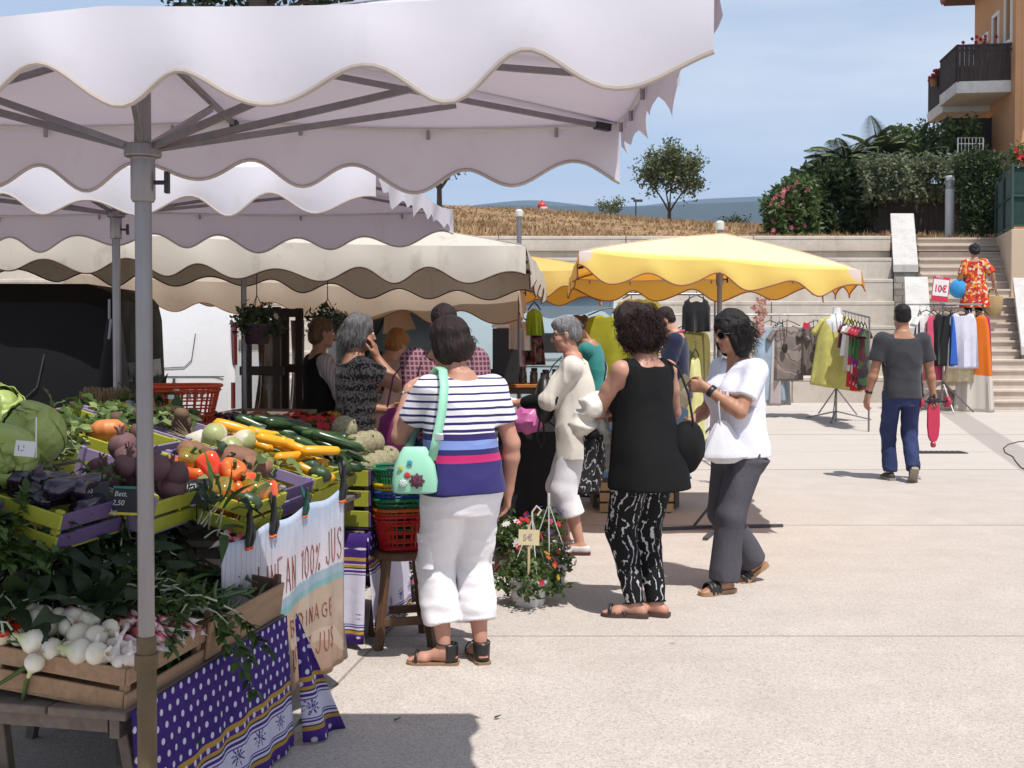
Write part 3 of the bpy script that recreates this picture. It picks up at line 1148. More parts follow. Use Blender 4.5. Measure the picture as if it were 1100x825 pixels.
st=thing('stairway','wide flight of pale stone stairs climbing past the terraces to the upper garden','stairs',(0,0,0))
nst=20
zb=gz(18.5)
for i in range(nst):
 d0=18.5+i*0.262
 z1=zb+(ZTOP-zb)*(i+1)/nst
 xl,xr=7.00+0.30*(d0-18.5),9.35+0.245*(d0-18.5)
 m=MB()
 m.box(((xl+xr)/2,d0+0.20,z1-0.13),(xr-xl,0.40,0.26))
 m.box(((xl+xr)/2,d0+0.185,z1-0.019),(xr-xl+0.004,0.40+0.03,0.04))
 m.build('stair_step',STAIR,st,smooth=False,bevel=0.006,seg=1)

def stone_wall_mat():
 g=NT('rough_masonry')
 x,y,z=g.xyz()
 br=g.n('ShaderNodeTexBrick')
 g.put(br.inputs['Vector'],g.map((1,1,1),(R(90),0,0)))
 br.inputs['Scale'].default_value=1.0
 br.inputs['Brick Width'].default_value=0.3
 br.inputs['Row Height'].default_value=0.13
 br.inputs['Mortar Size'].default_value=0.012
 br.inputs['Color1'].default_value=(0.42,0.38,0.33,1)
 br.inputs['Color2'].default_value=(0.27,0.235,0.20,1)
 br.inputs['Mortar'].default_value=(0.18,0.16,0.14,1)
 c=g.mix(g.rng(g.noise(7,5),0.35,0.7,0,0.5),br.outputs['Color'],(0.33,0.31,0.28))
 g.bump(g.math('ADD',g.noise(20,5),br.outputs['Fac']),0.5,0.02)
 return g.done(c,0.9)
MASON=stone_wall_mat()
def parapet(label,a,b,w,low):
 """a stair parapet: sloped stone coping from a (near, low) to b (far, high) on a masonry wall"""
 t=thing('stair_parapet',label,'parapet',(0,0,0),0,'stair parapets')
 ax,ay,az=a;bx,by,bz=b
 m=MB()
 h=0.16
 vs_=[(ax-w/2,ay,az),(ax+w/2,ay,az),(bx+w/2,by,bz),(bx-w/2,by,bz)]
 m.add(vs_+[(p[0],p[1],p[2]-h) for p in vs_],[(0,1,2,3),(7,6,5,4),(0,4,5,1),(1,5,6,2),(2,6,7,3),(3,7,4,0)])
 m.build('coping',COPE,t,smooth=False,bevel=0.012,seg=2)
 m=MB()
 k=0.03
 vs_=[(ax-w/2+k,ay+k,az-h),(ax+w/2-k,ay+k,az-h),(bx+w/2-k,by,bz-h),(bx-w/2+k,by,bz-h)]
 m.add(vs_+[(p[0],p[1],low) for p in vs_],[(0,1,2,3),(7,6,5,4),(0,4,5,1),(1,5,6,2),(2,6,7,3),(3,7,4,0)])
 m.build('masonry',MASON,t,smooth=False)
 return t
a,b=P(973,284,22.3),P(969,229,23.9)
parapet('pale sloped stone parapet at the top left of the stairs',(a.x,a.y,a.z),(b.x,b.y,b.z),0.50,1.2)
a,b=P(987,352,20.2),P(984,297,21.9)
parapet('pale sloped stone parapet lower down, left of the stairs behind the clothes rack',(a.x,a.y,a.z),(b.x,b.y,b.z),0.46,0.2)
a,b=P(1108,372,19.6),P(1098,298,21.2)
parapet('grey sloped parapet at the right edge of the stairs',(a.x,a.y,a.z),(b.x,b.y,b.z),0.36,0.2)

PLASTER=pbr('beige_render',(0.50,0.385,0.275),0.9,0.1,1.5,0.25,120,0.003)
rw=thing('retaining_wall','smooth beige rendered retaining wall right of the stairs under a green fence','wall',(0,0,0))
m=MB()
nz=P(1085,246,21.6).z
c0,c1,c2=P(1086,300,21.6),P(1061,300,24.6),Vector((16.5,21.6,0))
pts=[(c0.x,c0.y),(c2.x,c0.y),(c2.x+0.7,c1.y),(c1.x,c1.y)]
m.add([(x_,y_,0.1) for x_,y_ in pts]+[(x_,y_,nz) for x_,y_ in pts],[(0,1,5,4),(1,2,6,5),(2,3,7,6),(3,0,4,7),(4,5,6,7)])
m.build('rendered_wall',PLASTER,rw,smooth=False,bevel=0.015)
m=MB()
hp=P(1071,269,23.4)
m.box((hp.x-0.03,hp.y,hp.z),(0.05,0.16,0.22))
m.build('wall_light',pbr('black_fitting',(0.02,0.02,0.02),0.5),rw,bevel=0.01)

# ---- the dry hill and what lies beyond it
RX=[-60,-30,-2.2,1.9,5.6,9.4,13.1,15.4,18,60]
RY=[210,214,221,228,236,243,248,250,252,256]
def ridge(X):
 for i in range(len(RX)-1):
  if X<=RX[i+1]:
   t=(X-RX[i])/(RX[i+1]-RX[i])
   y=RY[i]+(RY[i+1]-RY[i])*max(0,min(1,t))
   return EYE+(353-y)*45/1200
 return 5.2
def hill_z(X,d):
 if d<=24.2: return ZTOP-0.01
 if d<45:
  t=(d-24.2)/20.8
  return ZTOP-0.01+(ridge(X)-ZTOP)*(t**0.9)+0.05*math.sin(X*1.3+d)*min(1,t*4)*(1-t*0.6)
 return ridge(X)-(d-45)**1.5*0.035
hm=MB()
hx=[-60+120*i/120 for i in range(121)]
hd=[22.9,23.6,24.2,25,26,27.5,29,31,33,35,37,39,41,43,45,48,52,58,70,90,130]
hm.add([(x_,d_,hill_z(x_,d_)-(0.3 if d_<23.7 else 0)) for d_ in hd for x_ in hx],
[(j*121+i,j*121+i+1,(j+1)*121+i+1,(j+1)*121+i) for j in range(len(hd)-1) for i in range(120)])
def dry_mat():
 g=NT('dry_ground')
 a=g.noise(0.5,6,0.65)
 b=g.noise(5,5,0.6)
 c=g.mix(g.rng(a,0.35,0.65),(0.34,0.215,0.115),(0.24,0.145,0.08))
 c=g.mix(g.rng(b,0.4,0.7,0,0.6),c,(0.40,0.275,0.15))
 c=g.mix(g.rng(g.noise(0.9,4,0.6,g.map((0.4,1.6,1))),0.52,0.7,0,0.7),c,(0.14,0.085,0.05))
 g.bump(b,0.6,0.05)
 return g.done(c,0.95,spec=0.1)
tag(hm.build('hill',dry_mat()),kind='structure')

rg=random.Random(11)
gr=MB()
for _ in range(15000):
 X=rg.uniform(-8,15)
 d=24.0+(rg.random()**1.6)*21.2
 if X>8.5 and d>26.5 and rg.random()<0.8:continue
 zz=hill_z(X,d)
 h=rg.uniform(0.04,0.12)*(1+0.5*math.sin(X*0.7+d*0.3))
 w=rg.uniform(0.012,0.03)*(0.6+d/40)
 mi=rg.choice((0,0,1,1,2))
 for q in range(2):
  a=rg.uniform(0,PI)
  lx_,ly_=math.cos(a)*w,math.sin(a)*w
  tx,ty=rg.gauss(0,0.06),rg.gauss(0,0.06)
  gr.add([(X-lx_,d-ly_,zz-0.02),(X+lx_,d+ly_,zz-0.02),(X+tx,d+ty,zz+h)],[(0,1,2)],mi)
tag(gr.build('dry_grass',[pbr('straw_grass',(0.44,0.30,0.16),0.8,bump=0,trans=0.2),pbr('tan_grass',(0.36,0.225,0.115),0.8,bump=0,trans=0.2),pbr('olive_grass',(0.25,0.19,0.09),0.8,bump=0,trans=0.2)],smooth=False),
'dry yellow brown grass covering the hill above the terraces',kind='stuff')

plain=MB()
plain.add([(-9000,100,-30),(9000,100,-30),(9000,8200,-30),(-9000,8200,-30)],[(0,1,2,3)])
tag(plain.build('plain',pbr('far_fields',(0.075,0.09,0.04),0.95,0.35,0.004,0),smooth=False),kind='structure')

def mountain(d,prof,depth,seed,name,col):
 """wooded ridge: prof = list of (pixel x, pixel y) of the skyline at distance d"""
 rr=np.random.RandomState(seed)
 xs=np.linspace(-9000*d/5500,9000*d/5500,260)
 px=np.array([(q[0]-550)*d/1200 for q in prof]);pz=np.array([EYE+(353-q[1])*d/1200 for q in prof])
 z=np.interp(xs,px,pz)
 m=MB()
 rows=[0,0.12,0.25,0.4,0.55,0.7,0.85,1.0,1.2]
 vs_=[]
 for r_ in rows:
  t=min(1,r_)
  for i,x_ in enumerate(xs):
   n=float(vnoise(np.array([[x_/420+seed,r_*3.1,seed]]))[0])+0.5*float(vnoise(np.array([[x_/170+seed,r_*5,3.3]]))[0])
   hz=(z[i]+30)*(math.sin(t*PI/2)**1.2) if r_<=1 else (z[i]+30)*0.8
   vs_.append((x_+n*150*(1-t),d-depth*(1-r_)+n*260*math.sin(t*PI),-30+hz+n*(60*t*(1-t)*2.2+9*t)))
 N=len(xs)
 m.add(vs_,[(j*N+i,j*N+i+1,(j+1)*N+i+1,(j+1)*N+i) for j in range(len(rows)-1) for i in range(N-1)])
 tag(m.build(name,col),kind='structure')
WOOD=pbr('wooded_slope',(0.025,0.045,0.035),0.95,0.4,0.012,0)
mountain(3000,[(-2600,190),(0,222),(420,226),(520,224),(610,224),(680,226),(760,221),(830,219),(900,222),(1000,226),(1300,222),(3000,200)],1100,3,'hills',WOOD)
mountain(5600,[(-2600,200),(200,226),(470,227),(520,220),(565,215.5),(600,219),(640,224),(690,222),(730,217),(760,214),(800,211.5),(850,210),(900,212),(1000,218),(1400,210),(3000,190)],1500,9,'mountains',WOOD)

# ---- foliage
def leaf_mat(name,col,hi,trans=0.35):
 if name in MATS: return MATS[name]
 g=NT(name)
 geo=g.n('ShaderNodeNewGeometry')
 c=g.mix(g.rng(geo.outputs['Random Per Island'],0.0,1.0),col,hi)
 c=g.mix(g.rng(g.noise(1.3,3),0.4,0.7,0,0.45),c,mul(col,0.6))
 MATS[name]=g.done(c,0.5,spec=0.35,trans=trans,tcol=c)
 return MATS[name]
BARK=pbr('bark',(0.10,0.075,0.055),0.9,0.3,6,0.7,25,0.02,streak=(1,1,0.25))

def leaf_cluster(m,rnd,c,r,n,ls,mi=0,flat=0.8):
 for _ in range(n):
  d=Vector((rnd.gauss(0,1),rnd.gauss(0,1),rnd.gauss(0,1)*flat))
  d=d.normalized()*(r*rnd.random()**0.5)
  a=Vector((rnd.gauss(0,1),rnd.gauss(0,1),rnd.gauss(-0.1,0.8))).normalized()
  s_=a.cross(Vector((rnd.gauss(0,1),rnd.gauss(0,1),rnd.gauss(0,1)))).normalized()
  L=ls*rnd.uniform(0.6,1.3)
  w=L*0.24
  p=Vector(c)+d
  m.add([p,p+a*L*0.5+s_*w,p+a*L,p+a*L*0.5-s_*w],[(0,1,2,3)],mi)

def tree(label,base,H,R_,trunk_h,seed,leafm,nl=3200,ls=0.13,tr=0.10,cat='tree',name='tree',levels=3,spread=0.75,clump=0.42,group=None,lean=(0,0)):
 rnd=random.Random(seed)
 t=thing(name,label,cat,base,0,group)
 tb=MB()
 tips=[]
 def branch(p,d,L,r,lv):
  pts=[p]
  q=p
  dd_=d
  for i in range(3):
   dd_=(dd_+Vector((rnd.gauss(0,0.16),rnd.gauss(0,0.16),0.08))).normalized()
   q=q+dd_*(L/3)
   pts.append(q)
  tb.tube(pts,[r,r*0.85,r*0.7,r*0.5],7)
  if lv==0:
   tips.append(q);tips.append(pts[2])
   return
  if lv<=1:tips.append(pts[2])
  for k in range(rnd.choice((3,3,4))):
   a=rnd.uniform(0,2*PI)
   side=Vector((math.cos(a),math.sin(a),rnd.uniform(-0.1,0.45)))
   nd=(dd_*(1-spread*0.6)+side*spread).normalized()
   branch(q if k else pts[2],nd,L*rnd.uniform(0.6,0.8),r*0.5,lv-1)
 top=Vector((lean[0],lean[1],trunk_h))
 tb.tube([Vector((0,0,-0.15)),Vector((lean[0]*0.3,lean[1]*0.3,trunk_h*0.4)),top],[tr*1.25,tr,tr*0.9],9)
 for k in range(4):
  a=k*PI/2+rnd.uniform(-0.4,0.4)
  branch(top,Vector((math.cos(a)*0.75,math.sin(a)*0.75,0.8)).normalized(),(H-trunk_h)*0.42,tr*0.6,levels-1)
 # fit the tips into the crown
 mx=max(max(abs(q.x-top.x),abs(q.y-top.y)) for q in tips) or 1
 mz=max(q.z for q in tips)
 cb=MB()
 for q in tips:
  p=Vector((top.x+(q.x-top.x)/mx*R_*0.88,top.y+(q.y-top.y)/mx*R_*0.88,trunk_h+max(0.05,(q.z-trunk_h)/(mz-trunk_h))**1.25*(H-trunk_h)*0.92))
  leaf_cluster(cb,rnd,p,R_*clump*rnd.uniform(0.55,1.1),max(4,nl // len(tips)),ls)
 kx=R_*0.88/mx
 for i,v_ in enumerate(tb.v):
  if v_[2]>trunk_h:
   tb.v[i]=(top.x+(v_[0]-top.x)*kx,top.y+(v_[1]-top.y)*kx,trunk_h+(v_[2]-trunk_h)/(mz-trunk_h)*(H-trunk_h)*0.92)
 tb.build('trunk',BARK,t)
 cb.build('crown',leafm,t,smooth=False)
 return t

OLIVE=leaf_mat('olive_leaf',(0.09,0.12,0.05),(0.20,0.23,0.11))
DARKG=leaf_mat('dark_leaf',(0.022,0.042,0.016),(0.075,0.115,0.04))
MIDG=leaf_mat('mid_leaf',(0.045,0.085,0.025),(0.14,0.20,0.06))
PINE=leaf_mat('pine_leaf',(0.022,0.038,0.015),(0.055,0.08,0.03),0.15)
PALEG=leaf_mat('variegated_leaf',(0.06,0.085,0.04),(0.30,0.33,0.20))

b=P(719,237,47);b.z=hill_z(b.x,47)-0.1
tree('small round olive green tree standing alone on the dry hill',b,P(719,153,47).z-b.z,1.5,0.75,5,OLIVE,6500,0.16,0.085,clump=0.40)
b=P(472,222,40);b.z=hill_z(b.x,40)-0.2
tree('dark feathery tree on the hill partly behind the white canopy',b,3.0,1.5,0.9,8,DARKG,2600,0.15,0.1)
b=P(655,233,46);b.z=hill_z(b.x,46)-0.1
tree('low grey green bush on the hill left of the round tree',b,0.95,0.62,0.15,9,OLIVE,700,0.12,0.03,'bush','bush',2)
b=P(788,244,46);b.z=hill_z(b.x,46)-0.1
tree('flat dark bush on the hill right of the round tree',b,0.55,0.75,0.1,12,DARKG,700,0.11,0.03,'bush','bush',2)
# umbrella pine whose branches show over the nearest canopy
b=Vector((-5.6,25.5,ZTOP-0.1))
pt=thing('pine_tree','tall pine tree whose dark branches show above the nearest white canopy','pine',b)
rp=random.Random(3)
tb,cb=MB(),MB()
tb.tube([(0,0,0),(0.1,0,3),(-0.2,0,6),(-0.1,0,8.3)],[0.3,0.25,0.2,0.12],10)
for k in range(30):
 a=rp.uniform(0,2*PI);zb_=rp.uniform(5.3,8.0);L=rp.uniform(1.8,4.6)
 e=Vector((math.cos(a)*L,math.sin(a)*L*0.7,zb_+rp.uniform(-0.1,0.9)))
 mdl=Vector((math.cos(a)*L*0.5,math.sin(a)*L*0.35,zb_+0.25))
 tb.tube([(-0.1,0,zb_-0.3),mdl,e],[0.08,0.055,0.03],6)
 for q in range(6):
  leaf_cluster(cb,rp,mdl.lerp(e,q/5)+Vector((rp.gauss(0,0.25),rp.gauss(0,0.25),rp.gauss(0.1,0.15))),0.5,60,0.2,0,0.5)
tb.build('trunk',BARK,pt);cb.build('crown',PINE,pt,smooth=False)

def hedge(label,x0,x1,d,ytop,zb_,depth,leafm,n,ls,seed,name='hedge',cat='hedge',flowers=None,lumps=0.25,inner=None):
 """a clipped or loose leafy mass between two photo columns"""
 rnd=random.Random(seed)
 X0,X1=P(x0,200,d).x,P(x1,200,d).x
 t=thing(name,label,cat,((X0+X1)/2,d,zb_))
 m=MB()
 W=X1-X0
 stems=MB()
 for k in range(max(2,int(W/0.35))):
  sx=-W/2+W*(k+0.5)/max(2,int(W/0.35))
  hh=P(0,ytop((sx+W/2)/W),d).z-zb_
  stems.tube([(sx,0,0),(sx+rnd.gauss(0,0.05),rnd.gauss(0,0.05),hh*0.5),(sx+rnd.gauss(0,0.1),rnd.gauss(0,0.1),hh*0.85)],[0.035,0.025,0.01],6)
 for _ in range(n):
  u=rnd.random()
  hh=P(0,ytop(u),d).z-zb_
  zz=hh*rnd.random()**0.75
  bul=1.0+lumps*math.sin(u*17+zz*4+seed)+lumps*math.sin(u*41+seed*2)
  yy=-depth/2*bul if rnd.random()<0.75 else rnd.uniform(-depth/2,depth/2)
  if zz>hh*0.88:yy=rnd.uniform(-depth/2,depth/2)
  leaf_cluster(m,rnd,(-W/2+u*W,yy+rnd.gauss(0,0.08),zz+rnd.gauss(0,0.06)),0.1,2,ls)
 stems.build('stems',BARK,t)
 m.build('foliage',leafm,t,smooth=False)
 if flowers:
  f=MB()
  for _ in range(flowers[1]):
   u=rnd.random()*flowers[2]
   hh=P(0,ytop(u),d).z-zb_
   c=Vector((-W/2+u*W,-depth/2-0.12+rnd.gauss(0,0.1),hh*rnd.uniform(0.15,0.95)))
   for q in range(5):f.leaf(c,(math.cos(q*1.257),rnd.uniform(-0.6,0.1),math.sin(q*1.257)),(0,-1,0),0.07,0.06,0.1,2)
  f.build('blossom',flowers[0],t,smooth=False)
 return t
PINKF=pbr('pink_petal',(0.62,0.17,0.20),0.6,0.25,10,0,trans=0.3)
REDF=pbr('red_petal',(0.55,0.02,0.03),0.6,0.25,10,0,trans=0.3)
hedge('pink flowering oleander at the left end of the garden hedge',822,872,26.6, lambda u:218-26*math.sin(min(1,u*1.3)*PI*0.55),3.4,0.9,MIDG,2600,0.15,2,'oleander','shrub',(PINKF,46,0.75))
hedge('dark bushy hedge under the palms beside the wooden fence',852,930,27.6, lambda u:188-12*math.sin(u*PI)+4*math.sin(u*21),3.4,1.2,DARKG,5200,0.17,5)
hedge('pale variegated ivy tumbling over the top of the dark wooden fence',922,1052,26.6, lambda u:170+3*math.sin(u*30),4.55,0.7,PALEG,3600,0.12,7,'ivy','climber',None,0.3)
hedge('clipped dark green hedge between the lamp column and the green fence',1029,1068,24.9, lambda u:166+5*math.sin(u*9),3.4,0.8,DARKG,4200,0.11,9,'clipped_hedge','hedge',None,0.05)
hedge('green vine on the garden wall below the balcony',948,1046,29.5, lambda u:143-14*u+4*math.sin(u*25),5.7,0.5,MIDG,1500,0.16,13,'vine','climber')
hedge('red geraniums behind the green fence at the right edge',1084,1112,23.9, lambda u:160+4*math.sin(u*8),4.9,0.4,MIDG,500,0.09,15,'geraniums','flowers',(REDF,40,1.0))

def palm(label,base,H,n,L,seed):
 rnd=random.Random(seed)
 t=thing('palm_tree',label,'palm',base,0,'palms over the hedge')
 tb=MB()
 tb.tube([(0,0,0),(0.05,0,H*0.5),(0,0,H)],[0.16,0.14,0.16],10)
 tb.build('trunk',BARK,t)
 m=MB()
 for k in range(n):
  a=2*PI*k/n+rnd.uniform(-0.25,0.25)
  el=rnd.uniform(0.1,1.3)
  Lk=L*rnd.uniform(0.75,1.1)
  d=Vector((math.cos(a)*math.cos(el),math.sin(a)*math.cos(el),math.sin(el)))
  pts=[]
  p=Vector((0,0,H))
  for i in range(9):
   pts.append(p.copy())
   d=(d+Vector((0,0,-0.14))).normalized()
   p=p+d*(Lk/8)
  m.tube(pts,[0.018]*5+[0.012,0.01,0.007,0.004],5)
  for i in range(1,9):
   for q in range(9):
    c=pts[i-1].lerp(pts[i],q/9)
    dd_=(pts[i]-pts[i-1]).normalized()
    sd=dd_.cross(Vector((0,0,1))).normalized()
    ll=0.42*math.sin(PI*(0.15+0.8*(i+q/9)/9))
    for s_ in (-1,1):m.leaf(c,dd_*0.7+sd*s_+Vector((0,0,-0.05)),(0,0,1),ll,0.038,0.25,2)
 m.build('fronds',leaf_mat('palm_leaf',(0.07,0.10,0.04),(0.24,0.29,0.14),0.2),t,smooth=False)
 return t
q=P(908,178,28.4);palm('spreading palm rising out of the left part of the hedge',(q.x,q.y,3.4),q.z-3.4,22,1.35,4)
q=P(944,168,28.8);palm('upright palm rising from the hedge near the balcony',(q.x,q.y,3.4),q.z-3.4,18,1.15,6)
q=P(985,172,29.0);palm('low grey palm behind the variegated ivy',(q.x,q.y,3.4),q.z-3.4,16,1.0,8)

# wooden garden fence of upright boards
DARKW=pbr('dark_fence_wood',(0.050,0.038,0.032),0.9,0.35,3,0.4,20,0.01,streak=(6,6,0.6))
fx0,fx1=P(916,200,26.9).x,P(1030,200,26.9).x
fn=thing('wooden_fence','dark weathered fence of upright boards under the ivy','fence',((fx0+fx1)/2,26.9,ZTOP))
m=MB()
fw=fx1-fx0
rf=random.Random(5)
nb=21
for k in range(nb):
 hh=1.62+rf.uniform(-0.05,0.05)
 m.box((-fw/2+fw*(k+0.5)/nb,rf.uniform(-0.008,0.008),hh/2-0.1),(fw/nb-rf.uniform(0.001,0.005),0.025,hh+0.2))
m.build('boards',DARKW,fn,smooth=False,bevel=0.004,seg=1)
m=MB()
for zz in (0.35,1.25):m.box((0,0.045,zz),(fw,0.04,0.09))
m.build('rail',DARKW,fn,smooth=False)

# lamp column
lp=P(1020,252,25.0)
lc=thing('lamp_column','white cylindrical garden lamp column in front of the dark fence','lamp post',(lp.x,lp.y,ZTOP))
hh=P(1020,189,25).z-ZTOP
m=MB();m.lathe([(0.098,0),(0.098,hh-0.3)],20);m.build('column',pbr('grey_white_paint',(0.52,0.53,0.54),0.45,0.06),lc)
m=MB();m.lathe([(0.088,hh-0.3),(0.088,hh-0.1)],20)
for k in range(3):m.lathe([(0.1,hh-0.27+k*0.06),(0.1,hh-0.25+k*0.06)],20)
m.build('louvre',pbr('louvre_grey',(0.30,0.31,0.32),0.4),lc)
m=MB();m.lathe([(0.098,hh-0.1),(0.098,hh-0.02),(0.08,hh)],20);m.build('cap',pbr('grey_white_paint',(0.52,0.53,0.54)),lc)

# green mesh fence on the retaining wall
# ---- the air between here and the mountains
hz=MB();hz.box((0,4120,330),(19000,8360,730))
hmat=bpy.data.materials.new('haze_air');hmat.use_nodes=True
hmat.node_tree.nodes.clear()
ho=hmat.node_tree.nodes.new('ShaderNodeOutputMaterial')
hv=hmat.node_tree.nodes.new('ShaderNodeVolumePrincipled')
hv.inputs['Color'].default_value=(0.55,0.72,1.0,1)
hv.inputs['Density'].default_value=0.00014
hv.inputs['Anisotropy'].default_value=0.0
hmat.node_tree.links.new(hv.outputs[0],ho.inputs['Volume'])
tag(hz.build('haze',hmat,smooth=False),kind='stuff')

gf=thing('green_fence','dark green metal fence with cloth screen on the beige wall at the right edge','fence',(0,0,0))
GREENM=pbr('green_metal',(0.02,0.055,0.045),0.5)
a,b,c=P(1070,246,23.9),P(1087,246,21.75),Vector((14.5,21.75,nz))
a.z=b.z=nz
m=MB()
for p0,p1 in ((a,b),(b,c)):
 n_=max(1,int((p1-p0).length/1.1))
 for k in range(n_+1):
  if k==0 and p0 is b:continue
  q=p0.lerp(p1,k/n_)
  m=MB();m.box((q.x,q.y,nz+0.64),(0.05,0.05,1.28));m.build('post',GREENM,gf,smooth=False,bevel=0.004)
m=MB()
for p0,p1 in ((a,b),(b,c)):
 for zz in (0.08,0.66,1.24):m.beam(p0+Vector((0,0,zz)),p1+Vector((0,0,zz)),0.03,0.035)
m.build('rail',GREENM,gf,smooth=False)
m=MB()
for p0,p1 in ((a,b),(b,c)):
 dn=(p1-p0).normalized().cross(Vector((0,0,1)))*-0.03
 m.beam(p0+Vector((0,0,0.62))+dn,p1+Vector((0,0,0.62))+dn,0.008,1.12)
m.build('screen',cloth('green_screen',(0.015,0.04,0.035),0.2),gf,smooth=False)

# ---- the orange house with balconies
OCHRE=pbr('ochre_render',(0.58,0.31,0.155),0.9,0.1,1.2,0.2,90,0.003)
OCHRE2=OCHRE
hs=thing('house','ochre rendered house with dark timber balconies and tiled eaves at the top right','house',(0,0,0))
NC,FC=P(1090,150,28.0),P(1046,150,31.6)
dv=Vector((FC.x-NC.x,FC.y-NC.y,0));LF=dv.length;dv.normalize()
nv=Vector((-dv.y,dv.x,0))# out of the facade, to the left
HZ0,HZ1=3.3,P(1046,18,31.6).z
ang=math.atan2(dv.y,dv.x)
HM_=Matrix.Translation((NC.x,NC.y,0))@Matrix.Rotation(ang,4,'Z')# x along the facade going away, y = out of the facade
WHITE=pbr('white_paint',(0.74,0.73,0.71),0.5,0.05)
SHUT=pbr('blue_grey_shutter',(0.20,0.23,0.30),0.6)
wins=[(0.36,0.62,HZ1-1.52,HZ1-0.55),(1.25,0.42,HZ1-1.45,HZ1-0.62),(2.15,0.36,HZ1-1.4,HZ1-0.7),(2.95,0.34,HZ1-1.4,HZ1-0.75)]
wins=[(0.35+0.0,0.42,8.85,10.1),(1.42,0.40,8.85,9.75),(2.35,0.36,8.85,9.45),(0.55,0.5,4.0,5.95),(1.65,0.45,4.0,5.9)]
wb=MB();wb.M=HM_
# facade as panels around the openings: columns between sorted windows
top_w=sorted([w for w in wins if w[2]>7]);low_w=sorted([w for w in wins if w[2]<7])
def panel(x0,x1,z0,z1):
 if x1-x0>0.01 and z1-z0>0.01:wb.box(((x0+x1)/2,-0.15,(z0+z1)/2),(x1-x0,0.3,z1-z0))
for ws,z0,z1 in ((low_w,HZ0,7.0),(top_w,7.0,12.5)):
 x=0.0
 for (wx,ww,a_,b_) in ws:
  panel(x,wx,z0,z1)
  panel(wx,wx+ww,z0,a_);panel(wx,wx+ww,b_,z1)
  x=wx+ww
 panel(x,LF,z0,z1)
wb.box((0.14,-4.0,(HZ0+12.5)/2),(0.3,7.7,12.5-HZ0))# front wall facing the stairs
wb.box((LF-0.15,-4.0,(HZ0+12.5)/2),(0.3,7.7,12.5-HZ0))
wb.build('wall',OCHRE,hs,smooth=False)
for (wx,ww,a_,b_) in wins:
 m=MB();m.M=HM_
 for sx in (wx-0.05,wx+ww+0.05):m.box((sx,0.012,(a_+b_)/2),(0.09,0.05,b_-a_+0.2))
 m.box((wx+ww/2,0.012,b_+0.055),(ww+0.01,0.05,0.1));m.box((wx+ww/2,0.03,a_-0.045),(ww+0.01,0.1,0.08))
 wo=m.build('window',WHITE if a_>7 else SHUT,hs,smooth=False,bevel=0.005,seg=1)
 m=MB();m.M=HM_;m.box((wx+ww/2,-0.16,(a_+b_)/2),(ww,0.02,b_-a_));m.box((wx+ww/2,-0.14,(a_+b_)/2),(0.05,0.03,b_-a_))
 m.build('pane',pbr('dark_glass',(0.02,0.025,0.03),0.1,bump=0),wo,smooth=False)
# eaves with tile ends
EAVE=pbr('dark_eaves',(0.10,0.055,0.035),0.8,0.3)
m=MB();m.M=HM_
m.box((LF/2-1.5,0.1,HZ1+0.55),(LF+4.2,1.2,0.12))
rfp=m.build('roof',EAVE,hs,smooth=False)
m=MB();m.M=HM_
for k in range(32):
 x_=LF+0.55-k*0.22
 m.tube([(x_,0.78,HZ1+0.62),(x_,-1.6,HZ1+1.2)],0.11,8)
m.build('roof_tiles',pbr('terracotta_tile',(0.32,0.13,0.07),0.85,0.3),rfp)
# balconies
TIM=pbr('balcony_timber',(0.050,0.036,0.032),0.85,0.35,4,0.4,20,0.01,streak=(5,5,0.6))
SLAB=pbr('white_slab',(0.60,0.58,0.55),0.8,0.15)
def balcony(x0,x1,depth,zs,rail,label):
 m=MB();m.M=HM_
 m.box(((x0+x1)/2,depth/2+0.004,zs-0.15),(x1-x0,depth,0.30))
 bo=m.build('balcony',SLAB,hs,smooth=False,bevel=0.01,seg=1)
 tag(bo,label)
 m=MB();m.M=HM_
 nbd=int(depth/0.11)
 for k in range(nbd):
  m.box((x0+0.03,0.03+depth*(k+0.5)/nbd,zs+rail/2),(0.02,depth/nbd-0.008,rail-0.03))
 nbd=int((x1-x0)/0.11)
 for k in range(nbd):
  m.box((x0+(x1-x0)*(k+0.5)/nbd,depth-0.02,zs+rail/2),((x1-x0)/nbd-0.008,0.02,rail-0.03))
 m.box((x0+0.03,depth/2,zs+rail),(0.06,depth,0.05));m.box(((x0+x1)/2,depth-0.02,zs+rail),(x1-x0,0.06,0.05))
 m.box((x0+0.03,depth/2,zs+rail-0.12),(0.045,depth,0.05))
 m.build('balustrade',TIM,bo,smooth=False)
 for xx in (x0+0.004,x1-0.04):
  m=MB();m.M=HM_;m.box((xx,depth-0.03,zs+rail/2),(0.05,0.05,rail+0.05));m.build('rail_post',TIM,bo,smooth=False)
zs=P(1035,84,28.0).z
balcony(0.28,2.0,1.33,zs+0.02,0.90,'balcony with brown board balustrade and white slab, nearer one')
balcony(2.05,3.7,1.24,zs-0.12,0.90,'farther balcony, a little lower, with red flowers on its rail')
